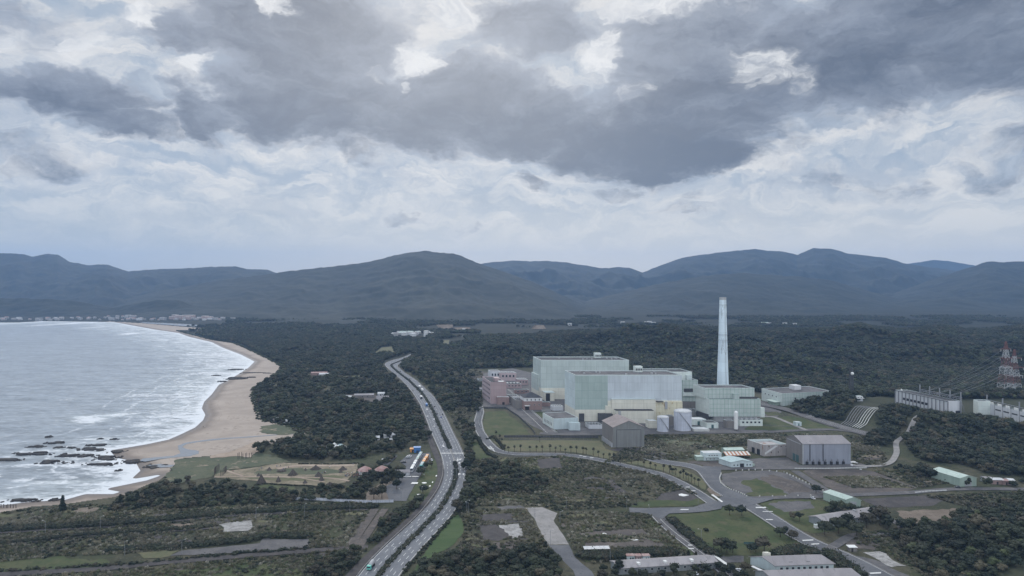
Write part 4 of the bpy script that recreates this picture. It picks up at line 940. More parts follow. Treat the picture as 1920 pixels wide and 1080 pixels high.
FA = [(400, 637), (450, 645), (484, 661), (514, 676), (536, 687), (527, 700), (508, 713), (484, 727), (480, 742), (489, 765), (497, 787), (540, 797), (580, 811), (556, 820), (514, 832), (480, 843), (486, 852), (556, 862), (672, 862), (698, 852), (716, 851), (745, 845), (792, 850), (812, 850), (803, 815), (790, 785), (776, 757), (762, 735), (740, 712), (722, 698), (714, 686), (722, 675), (755, 665), (775, 655), (740, 640), (640, 628), (500, 622), (420, 626)]
gap = lambda x, y: np.where(fbm(x, y, 45, 3, 3) > .32, 1.0, .15)
pts = region(FA, 5.6, 1, gap, excl=CLEAR + [HW])
FB = [(762, 668), (790, 662), (830, 655), (870, 665), (900, 690), (905, 712), (898, 735), (898, 765), (890, 790), (886, 820), (885, 850), (874, 855), (858, 815), (838, 778), (815, 740), (798, 722), (765, 695), (758, 684)]
dB = lambda x, y: np.where(fbm(x, y, 60, 3, 8) > np.where(HOR + CAMH * FPX / y < 730, .55, .40), 1.0, .12)
pts2 = region(FB, 5.8, 2, dB, excl=[HW])
FC = [(872, 852), (884, 855), (884, 880), (898, 885), (905, 925), (880, 958), (862, 962), (846, 962), (866, 935), (877, 905)]
pts3 = region(FC, 4.6, 3, None, excl=[])
FE = [(215, 948), (240, 928), (300, 910), (340, 906), (400, 905), (450, 910), (470, 920), (560, 924), (600, 915), (640, 912), (672, 918), (684, 930), (680, 938), (600, 940), (500, 945), (420, 950), (300, 957), (200, 960)]
pts4 = region(FE, 4.2, 4, lambda x, y: np.where(fbm(x, y, 25, 3, 4) > .36, 1.0, .3))
FF = [(1640, 812), (1650, 790), (1700, 785), (1780, 805), (1920, 818), (2100, 836), (2100, 905), (1925, 902), (1905, 892), (1845, 888), (1800, 870), (1745, 868), (1715, 858), (1700, 835), (1690, 830), (1660, 836), (1625, 838), (1615, 825)]
pts5 = region(FF, 5.0, 5, lambda x, y: np.where(fbm(x, y, 40, 3, 6) > .3, 1.0, .35), excl=[[(1662, 875), (1672, 826), (1720, 790), (1735, 795), (1690, 830), (1690, 868)]])
FK = [(1478, 768), (1500, 757), (1560, 748), (1600, 752), (1625, 765), (1600, 775), (1585, 790), (1545, 788)]
pts6 = region(FK, 5.0, 6)
FI = [(745, 955), (790, 948), (765, 968), (730, 998), (700, 1022), (690, 1018), (715, 985)]
pts7 = region(FI, 3.6, 7)
FJ = [(600, 1050), (640, 1034), (690, 1030), (665, 1062), (640, 1085), (560, 1100), (580, 1070)]
pts8 = region(FJ, 4.5, 8, lambda x, y: np.where(fbm(x, y, 20, 3, 6) > .42, 1.0, .2))
FM = [(905, 872), (960, 868), (975, 880), (1010, 890), (1040, 912), (1020, 920), (960, 926), (915, 925), (890, 900)]
pts9 = region(FM, 4.4, 9, lambda x, y: np.where(fbm(x, y, 22, 3, 6) > .42, 1.0, .1))
FH = [(690, 885), (735, 852), (742, 856), (720, 880), (745, 882), (760, 874), (752, 892), (725, 900), (700, 905), (690, 925), (665, 935), (650, 925), (672, 908), (684, 895), (672, 880), (680, 870)]
pts10 = region(FH, 4.6, 10)
FL = [(1650, 873), (1745, 885), (1750, 897), (1830, 912), (1925, 902), (1925, 915), (1830, 916), (1790, 912), (1720, 905), (1660, 885)]
pts11 = region(FL, 4.0, 22, lambda x, y: np.where(fbm(x, y, 20, 3, 6) > .55, .8, .05))
FN = [(1838, 960), (1925, 930), (1990, 935), (1990, 970), (1925, 962), (1850, 972)]
pts12 = region(FN, 4.6, 23, lambda x, y: np.where(fbm(x, y, 25, 3, 6) > .35, 1, .1))
scatter('woodland', 'dark evergreen coastal forest between the beach, the highway and the power station', np.concatenate([pts, pts2, pts3]), [CR[i] for i in (0, 1, 2, 3, 5)], 'forest', 1, (.40, 1.35), 1.2)
scatter('woodland', 'dense dark thicket along the shore park and around the fields', np.concatenate([pts4, pts7, pts8, pts9, pts10]), [CR[i] for i in (0, 1, 3, 5)], 'forest', 2, (.35, .85), 1.0)
scatter('woodland', 'wooded slope below the switchyard buildings on the right', np.concatenate([pts5, pts6, pts11, pts12]), [CR[i] for i in (0, 1, 2, 3, 5)], 'forest', 3, (.40, 1.3), 1.2)
ug = np.concatenate([region(RIGHTWOOD, 3.6, 31), region(MIDWOOD, 3.4, 32), region([(1930, 958), (2080, 962), (2080, 1110), (1930, 1110)], 4.0, 33)])
scatter('undergrowth', 'dark undergrowth filling the gaps of the bottom woods', ug, [CR[i] for i in (0, 3, 5, 1)], 'forest', 34, (.35, .7), 1.0)
# the wooded ridge behind the plant and the plain beyond it
def ridge_pts():
    rng = np.random.default_rng(40); out = []
    for (y0, y1, sp) in ((850, 1300, 5.6), (1300, 2100, 6.2), (2100, 3000, 9.5)):
        gx, gy = np.meshgrid(np.arange(-1300, 2300, sp), np.arange(y0, y1, sp)); gx = gx.ravel() + rng.uniform(-.45, .45, gx.size) * sp; gy = gy.ravel() + rng.uniform(-.45, .45, gy.size) * sp
        px = 960 + FPX * gx / gy; h = Hgt(gx, gy)
        Yf = np.interp(px, [760, 800, 1000, 1250, 1400, 1600, 1680, 1740, 1800, 1830, 1920], [1180, 1220, 1250, 1110, 980, 890, 856, 820, 790, 845, 800])
        k = (px > 745) & (px < 2080) & (gy > Yf) & ((gy < 2100))
        q = HOR + CAMH * FPX / gy
        plain_ = (gy > 1080) & ~k & (px > 300) & (px < 2050) & (q < 640)
        plain_ &= ~inpoly(gx, gy, BEACH) & ~inpoly(gx, gy, SEAPOLY) & (px > np.interp(q, [598, 606, 611, 613, 640], [425, 425, 415, 335, 400]))
        plain_ &= (fbm(gx, gy, 160, 3, 77) > np.where(px > 780, .47, np.where(q > 610, .22, .36)))
        kk = k | plain_
        # clip what the ridge itself hides
        hid = (gy > 1950) & (px > 900)
        kk &= ~(hid & (gy < 2300))
        out.append(np.stack([gx[kk], gy[kk]], -1))
    o = np.concatenate(out)
    k = np.ones(len(o), bool)
    for e in CLEAR + [HW, FA, [(840, 625), (1010, 629), (1010, 635), (850, 634)], [(735, 624), (800, 624), (800, 636), (735, 636)]]: k &= ~inpoly(o[:, 0], o[:, 1], [GP(*p) for p in e])
    return o[k]
rp = ridge_pts(); print('ridge', len(rp))
scatter('woodland', 'long low forested ridge behind the power station', rp, [CR[i] for i in (0, 1, 2, 3, 5, 4)], 'forest', 4, (.50, 1.6), 1.4)
# scrub, plume grass
SC = [[(0, 962), (125, 948), (215, 946), (300, 955), (420, 952), (520, 945), (690, 940), (700, 953), (545, 958), (300, 977), (0, 996), (-60, 998), (-60, 968)],
      [(-60, 1003), (0, 1001), (82, 996), (300, 982), (430, 968), (545, 962), (695, 957), (650, 1028), (579, 1026), (579, 1010), (500, 1008), (340, 1030), (255, 1037), (100, 1045), (-60, 1060)],
      [(-60, 1090), (300, 1062), (483, 1045), (626, 1034), (690, 1030), (600, 1120), (-60, 1150)],
      [(910, 862), (1050, 855), (1130, 868), (1230, 890), (1290, 918), (1310, 930), (1235, 938), (1180, 950), (1100, 955), (1045, 958), (1017, 949), (930, 948), (870, 950), (905, 925), (890, 900)],
      [(862, 958), (985, 955), (1025, 1020), (1035, 1034), (940, 1036), (850, 1040), (872, 1000), (872, 985)],
      [(1045, 965), (1100, 958), (1215, 965), (1262, 1005), (1300, 1050), (1150, 1050), (1110, 1060), (1072, 1020), (1045, 978)],
      [(1130, 868), (1215, 815), (1330, 816), (1470, 812), (1480, 822), (1330, 858), (1250, 862)],
      [(1430, 812), (1620, 818), (1660, 850), (1660, 874), (1600, 872), (1595, 818), (1480, 815)],
      [(1640, 878), (1745, 890), (1790, 905), (1725, 915), (1640, 885)], [(1715, 930), (1925, 922), (1925, 955), (1830, 955), (1750, 935)], [(1545, 895), (1640, 893), (1715, 915), (1600, 915)],
      [(1610, 1000), (1700, 990), (1690, 1020), (1760, 1100), (1700, 1060), (1600, 1010)], [(1262, 968), (1300, 1000), (1340, 1040), (1330, 1045), (1290, 1010), (1255, 975)],
      [(760, 672), (905, 700), (905, 765), (860, 800), (800, 722)], [(862, 862), (1000, 858), (905, 890)]]
LOTS = [[(318, 1043), (341, 1033), (450, 1023), (487, 1019), (493, 1009), (506, 1009), (506, 1012), (579, 1011), (579, 1026), (540, 1030), (450, 1037)], [(410, 984), (430, 980), (474, 976), (474, 990), (465, 996), (418, 998)], [(898, 986), (930, 984), (960, 1004), (935, 1015), (905, 1012)],
        [(935, 985), (973, 982), (982, 1005), (960, 1010)], [(985, 952), (1017, 951), (1045, 962), (1038, 976), (1067, 1021), (1110, 1070), (1075, 1070), (1027, 1021), (1003, 974)], [(905, 965), (960, 963), (962, 974), (900, 978)], [(1085, 1000), (1130, 995), (1205, 992), (1215, 1001), (1160, 1004), (1090, 1004)],
        [(1098, 1018), (1180, 1016), (1250, 1020), (1250, 1026), (1096, 1026)], [(1005, 862), (1050, 858), (1055, 878), (1010, 880)], [(1240, 926), (1280, 918), (1310, 935), (1230, 938)], [(703, 952), (725, 952), (690, 1004), (670, 1030), (650, 1030)], [(1180, 948), (1300, 948), (1345, 952), (1262, 965), (1300, 1020), (1340, 1055), (1380, 1090), (1330, 1070), (1222, 965), (1180, 960)], HW,
        [(1300, 845), (1480, 828), (1600, 845), (1600, 875), (1300, 875)], [(847, 966), (870, 984), (850, 1022), (808, 1052), (770, 1080), (798, 1035)]]
_pr = random.Random(91); SOIL = []
for i, pl_ in enumerate(SC[:9]):
    xs_ = [p[0] for p in pl_]; ys_ = [p[1] for p in pl_]; made = 0
    for _try in range(400):
        if made >= (11 if i < 6 else 3): break
        cx_, cy_ = _pr.uniform(min(xs_), max(xs_)), _pr.uniform(min(ys_), max(ys_)); rx_ = _pr.uniform(9, 30); ry_ = rx_ * _pr.uniform(.10, .20)
        ring = [(cx_ + math.cos(k / 11 * 6.283) * rx_ * _pr.uniform(.6, 1.15), cy_ + math.sin(k / 11 * 6.283) * ry_ * _pr.uniform(.6, 1.15)) for k in range(11)]
        if not inpoly(np.array([p[0] for p in ring]), np.array([p[1] for p in ring]), pl_).all(): continue
        if any(inpoly(np.array([p[0] for p in ring]), np.array([p[1] for p in ring]), L_).any() for L_ in LOTS): continue
        SOIL.append(ring)
        patch('bare_ground', ring, _pr.choice(['bare_soil', 'dark_ash', 'dune_grass', 'dry_lawn', 'dark_ash', 'brown_soil']), rough=1.6, seg=2.0, seed=made, dz=.02 + .003 * made + .0007 * i); made += 1
def soil_mask(x, y):
    m_ = np.zeros(x.shape, bool)
    for r_ in SOIL: m_ |= inpoly(x, y, [GP(*p) for p in r_])
    return m_
def scr(spacing, seed, dfun, polys=SC): return np.concatenate([region(p, spacing, seed + i, (lambda x, y: dfun(x, y) * np.where(soil_mask(x, y), .18, 1.0)), excl=LOTS) for i, p in enumerate(polys)])
tp = scr(1.35, 50, lambda x, y: .10 + sstep(fbm(x, y, 16, 5, 12, .65), .45, .66) * .62)
t2 = scr(2.2, 150, lambda x, y: .55 * sstep(fbm(x, y, 18, 3, 13), .38, .6))
sp_ = scr(2.7, 250, lambda x, y: sstep(fbm(x, y, 20, 4, 14), .52, .62) * .7 + .04)
sq_ = scr(2.4, 350, lambda x, y: sstep(fbm(x, y, 26, 4, 15), .44, .6) * .6)
print('tufts', len(tp), len(t2), len(sp_), len(sq_))
scatter('plume_grass_cover', 'pale flowering plume grass spread over the abandoned plots', tp, [TF[0]], 'grass', 5, (.28, .72), .1)
scatter('tall_grass_cover', 'straw and olive tall grass over the abandoned plots', t2, [TF[1]], 'grass', 6, (.5, 1.1), .1)
scatter('shrub_cover', 'dark shrubs spread over the abandoned plots', sp_, SH[:2], 'shrubs', 7, (.3, .95), .2)
scatter('bramble_cover', 'green brambles spread over the abandoned plots', sq_, SH[1:], 'shrubs', 8, (.35, .9), .2)
# hedges along tracks, road edges and the highway median
def hedge(name, label, px, width, spacing, seed, sc, protos, z=0, w=None):
    c = resample(w if w is not None else [GP(*p, z) for p in px], spacing); rnd = random.Random(seed); out = []
    for q in c:
        for k in range(max(1, int(width / spacing))): out.append((q.x + rnd.uniform(-.5, .5) * width, q.y + rnd.uniform(-.5, .5) * width))
    return scatter(name, label, out, protos, 'hedge', seed, sc, .1)
a, b = LANES['west'][1], LANES['east'][0]
med = [(p + b[min(len(b) - 1, i)]) / 2 for i, p in enumerate(a)]
mid = []
for i, p in enumerate(a):
    q = min(b[max(0, i - 25):i + 26], key=lambda t: (t - p).length); mid.append((p + q) / 2)
mid = [q for q in mid if not (843 < HOR + CAMH * FPX / q.y < 866)]
lo = [q for q in mid if HOR + CAMH * FPX / q.y >= 866]; up = [q for q in mid if HOR + CAMH * FPX / q.y <= 843]
for part, sd_, lb in ((lo, 1, 'clipped dark shrubs filling the highway median below the crossing'), (up, 2, 'dark shrubs and small trees filling the highway median above the crossing')):
    hedge('median_hedge', lb, None, 2.2, 1.0, 60 + sd_, (.5, .85), SH[:2], w=part)
hedge('dune_scrub', 'ragged dune scrub along the landward edge of the beach', [(332, 620), (400, 637.5), (440, 643.5), (482, 661.5), (512, 676.5), (531, 688), (522, 699), (503, 713), (479, 728), (476, 743), (484, 765), (492, 788), (538, 798), (574, 812)], 9, 2.6, 81, (.3, 1.3), SH)
hedge('hedge', 'dark hedge along the upper track of the left fields', [(-60, 997), (0, 995), (82, 990), (224, 983), (300, 976), (422, 963), (545, 957), (700, 951)], 5, 1.0, 63, (.7, 1.5), SH[:2])
hedge('hedge', 'dark hedge along the middle drain of the left fields', [(-60, 1029), (0, 1022), (143, 1005), (265, 998), (400, 988)], 3, 1.2, 64, (.6, 1.2), SH[:2])
hedge('hedge', 'dark hedge above the grey lots of the left fields', [(200, 1033), (300, 1029), (340, 1026), (450, 1016), (500, 1006), (579, 1007)], 4, 1.0, 65, (.6, 1.4), SH[:2])
hedge('hedge', 'ragged hedge along the lower track of the left fields', [(0, 1072), (204, 1061), (390, 1044), (483, 1036), (626, 1025)], 3, 1.6, 66, (.4, 1.1), SH[:2])
hedge('hedge', 'bushes along the left side of the lower works road', [(1258, 974), (1275, 992), (1300, 1012), (1330, 1036), (1345, 1042)], 4, 1.2, 67, (.7, 1.5), SH[:2])
hedge('hedge', 'dark hedge behind the container huts', [(1096, 1044), (1120, 1046), (1150, 1046), (1200, 1038), (1255, 1040)], 7, .9, 68, (1.0, 1.9), SH[:2])
hedge('hedge', 'shrubs at the foot of the inland highway barrier', [(858, 960), (838, 982), (822, 1000), (800, 1025), (778, 1050), (755, 1075)], 2, 2.0, 69, (.4, 1.0), SH[:2])
hedge('hedge', 'clipped hedge above the driftwood park', [(560, 870), (620, 871), (672, 869)], 1.5, 1.0, 70, (.5, .7), SH[:2])
hedge('hedge', 'clipped hedge below the driftwood park', [(478, 910), (500, 907), (555, 911), (575, 911), (605, 915), (640, 912)], 1.5, 1.0, 71, (.4, .6), SH[:2])
hedge('hedge', 'overgrown edge of the dry lawn beside the hangar yard', [(915, 824), (925, 818), (935, 830), (945, 842)], 2, 1.2, 72, (.5, 1.0), SH[:2])
hedge('hedge', 'dark verge between the works lane and the highway side lawn', [(896, 820), (903, 835), (915, 852), (930, 858)], 2, 1.0, 73, (.5, 1.0), SH[:2])
hedge('hedge', 'bushes at the foot of the small green gabled shed', [(1558, 958), (1580, 965), (1600, 968), (1620, 958)], 5, 1.0, 74, (.8, 1.6), SH[:2])
hedge('hedge', 'clump of bushes on the near edge of the field beside the long roof', [(1462, 1042), (1480, 1036), (1510, 1034), (1526, 1042)], 5, .7, 75, (1.0, 2.0), SH[:2])
hedge('hedge', 'bushes between the long roof and the main works road', [(1556, 1040), (1570, 1052), (1590, 1066), (1610, 1078)], 5, .9, 76, (.9, 1.8), SH[:2])
# ------------------------------------------------------------------ building materials
G1 = (.27, .40, .355); G1L = (.37, .455, .46)
clad('clad_green', (0.345, 0.42, 0.395), (.13, .20, .18), 7.5, 8.7, .22, .07, .12, .9)
clad('clad_green_pale', (0.47, 0.53, 0.505), (.16, .24, .21), 7.5, 8.7, .22, .07, .12, .9)
clad('clad_blue', (0.5, 0.545, 0.575), (.24, .28, .31), 7.5, 8.7, .22, .07, .14, .9)
clad('clad_blue_lit', (0.58, 0.66, 0.665), (.26, .34, .35), 7.5, 8.7, .22, .08, .18, .9)  # lighter copy of clad_blue: brighter sky on the left put into the colour
clad('clad_cream', (0.66, 0.64, 0.55), (.32, .29, .22), 12, 5.2, .18, .08, .14, 0, .5)
clad('clad_cream_worn', (0.64, 0.60, 0.45), (.32, .27, .18), 12, 5.2, .18, .1, .22, 0, .5, rust=(.38, .26, .12))
clad('clad_panel', (0.45, 0.505, 0.48), (.12, .27, .20), 4.2, 5.0, .34, .08, .16, .8, .8)
clad('clad_panel_pale', (0.62, 0.67, 0.635), (.36, .46, .41), 5.2, 4.2, .25, .06, .12, .8, .5)
clad('clad_grey', (.205, .21, .205), (.10, .10, .10), 3.2, 60, .14, .1, .22, .6)
clad('clad_bluegrey', (.27, .285, .33), (.17, .18, .21), 5.6, 60, .12, .08, .16, .6)
clad('clad_taupe', (.215, .20, .19), (.12, .11, .11), 3, 60, .12, .1, .2, .6)
clad('clad_rusty', (.40, .37, .36), (.2, .15, .13), 6, 30, .2, .1, .3, 0, .5, rust=(.24, .115, .06))
clad('clad_pink', (0.375, 0.285, 0.285), (.30, .16, .17), 50, 4.6, .18, .08, .12, 0, .5)
clad('clad_pink_side', (0.46, 0.37, 0.375), (.30, .17, .18), 50, 4.6, .18, .08, .12, 0, .5)  # paler pink; on side walls the brighter side light is put into the colour
clad('clad_brick', (0.29, 0.205, 0.19), (.22, .13, .12), 6, 5, .2, .12, .12, 0, .5)
clad('clad_white', (0.56, 0.57, 0.59), (.26, .27, .30), 50, 50, .3, .05, .14, 0, .5)
clad('clad_shed', (0.34, 0.42, 0.36), (.20, .28, .24), 3, 40, .1, .08, .15, .5)
clad('clad_shed_blue', (0.5, 0.575, 0.585), (.27, .35, .37), 3, 40, .1, .08, .15, .5)
clad('clad_shed_grey', (.27, .29, .30), (.16, .17, .18), 4, 40, .12, .1, .2, .5)
clad('tank_paint', (0.52, 0.545, 0.61), (.28, .31, .38), 9, 2.6, .1, .06, .2, 0, .35, rust=None)
clad('stack_paint', (.62, .72, .78), (.34, .44, .50), 50, 12, .5, .07, .10, 0, .35)
clad('concrete_wall', (.33, .33, .33), (.2, .2, .2), 6, 3, .15, .1, .25, 0, .4)
ground_mat('roof_dark', [(.060, .062, .066), (.085, .085, .087), (.045, .045, .048)], 12, 3, fine=.1)
ground_mat('roof_patchy', [(.085, .083, .086), (.14, .135, .138), (.06, .06, .062), (.22, .215, .215)], 10, 2.5, fine=.1)
ground_mat('roof_grey', [(.27, .255, .26), (.33, .31, .315), (.21, .20, .20)], 10, 2, fine=.06, stretch=(1, .2, 1))
ground_mat('roof_mauve', [(.255, .238, .242), (.30, .28, .285), (.21, .195, .198)], 8, 2, fine=.06, stretch=(1, .2, 1))
ground_mat('roof_taupe', [(.25, .215, .205), (.29, .25, .24), (.19, .165, .16)], 8, 2, fine=.06)
ground_mat('roof_mint', [(.42, .50, .45), (.47, .54, .49), (.34, .41, .37)], 6, 2, fine=.05)
ground_mat('roof_blue', [(.38, .47, .47), (.43, .52, .52), (.31, .40, .40)], 6, 2, fine=.05)
ground_mat('roof_white', [(.50, .51, .51), (.58, .58, .58), (.42, .42, .42)], 8, 2, fine=.06)
ground_mat('roof_red', [(.30, .18, .165), (.38, .28, .26), (.22, .14, .13)], 4, 1, fine=.1)
ground_mat('roof_slate', [(.055, .058, .066), (.075, .077, .085), (.045, .045, .05)], 4, 1)
plain('trim_light', (.52, .58, .57), .6, .08); plain('trim_white', (.62, .62, .62), .6, .08)
plain('door_green', (.06, .115, .12), .6, .15); plain('rail_pale', (.40, .42, .42), .5, .1)
plain('orange', (.62, .27, .07), .5, .08); plain('teal', (.12, .42, .36), .5, .08); plain('blue', (.06, .17, .40), .5, .1); plain('red', (.42, .07, .05), .5, .1)
plain('car_white', (.72, .73, .75), .3, .04, spec=.5); plain('car_dark', (.04, .042, .05), .3, .1, spec=.5); plain('car_silver', (.42, .44, .46), .3, .05, spec=.5); plain('car_blue', (.05, .10, .30), .3, .1, spec=.5)
plain('skin', (.45, .30, .22), .6, .05); plain('cloth_dark', (.05, .05, .07), .8, .2); plain('cloth_red', (.35, .07, .07), .8, .2); plain('cloth_white', (.6, .6, .6), .8, .1)
# ------------------------------------------------------------------ building kit
def block(t, fr, u0, u1, v0, v1, z0, z1, wall, roof=None, name='wall', rname='roof', par=.9, side=None, roof_in=.5, trim='trim_light'):
    """walls standing proud as a parapet round a flat roof; front/back and side walls may differ"""
    mb = MB(); r = fr.rect(u0, u1, v0, v1); u = 0
    for i in range(4):
        a, b = r[i], r[(i + 1) % 4]; u = mb.wall(a, b, z0, z1, 0 if i % 2 == 0 else 3.1, 0 if i % 2 == 0 else 1)
    w = mb.build(name, [M[wall], M[side or wall]], t)
    mr = MB(); q = fr.rect(u0 + roof_in, u1 - roof_in, v0 + roof_in, v1 - roof_in)
    mr.quad([(x, y, z1 - par) for x, y in q])
    ro = mr.build(rname, M[roof or 'roof_dark'], t)
    mt = MB()   # coping
    for i in range(4):
        o, inn = r, q; mt.quad([(*r[i], z1), (*r[(i + 1) % 4], z1), (*q[(i + 1) % 4], z1), (*q[i], z1)])
        mt.quad([(*q[i], z1), (*q[(i + 1) % 4], z1), (*q[(i + 1) % 4], z1 - par), (*q[i], z1 - par)])
    mt.build('coping', M[trim], t)
    return w
def boxpart(t, name, fr, u0, u1, v0, v1, z0, z1, mat):
    mb = MB(); mb.prism(fr.rect(u0, u1, v0, v1), z0, z1); return mb.build(name, M[mat], t)
def sub(parent, name, fr, u0, u1, v0, v1, z0, z1, mat, origin):
    mb = MB(); mb.prism(fr.rect(u0, u1, v0, v1), z0, z1); me = mb.build(name, M[mat], None, loc=origin); me.location = (0, 0, 0)
    me.parent = parent; KIDS.setdefault(parent.name, []).append(me); return me
def gable(t, fr, Wd, D, z0, ze, zp, wall, roof, along='v', over=.5, side=None, name='wall', thick=.25):
    """ridge along v (depth) or u (width)"""
    mb = MB(); r = fr.rect(0, Wd, 0, D)
    for i in range(4):
        a, b = r[i], r[(i + 1) % 4]; mb.wall(a, b, z0, ze, 0, 0 if i % 2 == 0 else 1)
    if along == 'v':
        for v in (0, D): mb.quad([fr.p(0, v, ze), fr.p(Wd, v, ze), fr.p(Wd / 2, v, zp)], [(0, ze), (Wd, ze), (Wd / 2, zp)], 0)
    else:
        for u in (0, Wd): mb.quad([fr.p(u, 0, ze), fr.p(u, D, ze), fr.p(u, D / 2, zp)], [(0, ze), (D, ze), (D / 2, zp)], 1)
    w = mb.build(name, [M[wall], M[side or wall]], t); mr = MB(); o = over; dz = thick
    sl = (zp - ze) / ((Wd if along == 'v' else D) / 2)
    if along == 'v': A = [fr.p(-o, -o, ze - sl * o + dz), fr.p(-o, D + o, ze - sl * o + dz), fr.p(Wd / 2, D + o, zp + dz), fr.p(Wd / 2, -o, zp + dz)]; B = [fr.p(Wd + o, -o, ze - sl * o + dz), fr.p(Wd + o, D + o, ze - sl * o + dz), A[2], A[3]]
    else: A = [fr.p(-o, -o, ze - sl * o + dz), fr.p(Wd + o, -o, ze - sl * o + dz), fr.p(Wd + o, D / 2, zp + dz), fr.p(-o, D / 2, zp + dz)]; B = [fr.p(-o, D + o, ze - sl * o + dz), fr.p(Wd + o, D + o, ze - sl * o + dz), A[2], A[3]]
    for Q in (A, B):
        mr.quad(Q); lo_ = [(p[0], p[1], p[2] - dz) for p in Q]; mr.quad(lo_[::-1])
        for i in range(4): mr.quad([Q[i], Q[(i + 1) % 4], lo_[(i + 1) % 4], lo_[i]])
    mr.build('roof', M[roof], t); return w
def windows(t, fr, u0, u1, v, z0, z1, n, w=None, mat='glass', frame_='trim_white', face='front', name='window', proud=.06):
    for k in range(n):
        c = u0 + (u1 - u0) * (k + .5) / n; ww = (w or (u1 - u0) / n * .55) / 2
        if face == 'front': fr_o = boxpart(t, name, fr, c - ww, c + ww, v - proud, v + .02, z0, z1, frame_); sub(fr_o, 'pane', fr, c - ww + .15, c + ww - .15, v - proud - .05, v - proud + .01, z0 + .15, z1 - .15, mat, t.location)
        else: fr_o = boxpart(t, name, fr, v - proud, v + .02, c - ww, c + ww, z0, z1, frame_); sub(fr_o, 'pane', fr, v - proud - .05, v - proud + .01, c - ww + .15, c + ww - .15, z0 + .15, z1 - .15, mat, t.location)
SD = (-.22, .975)
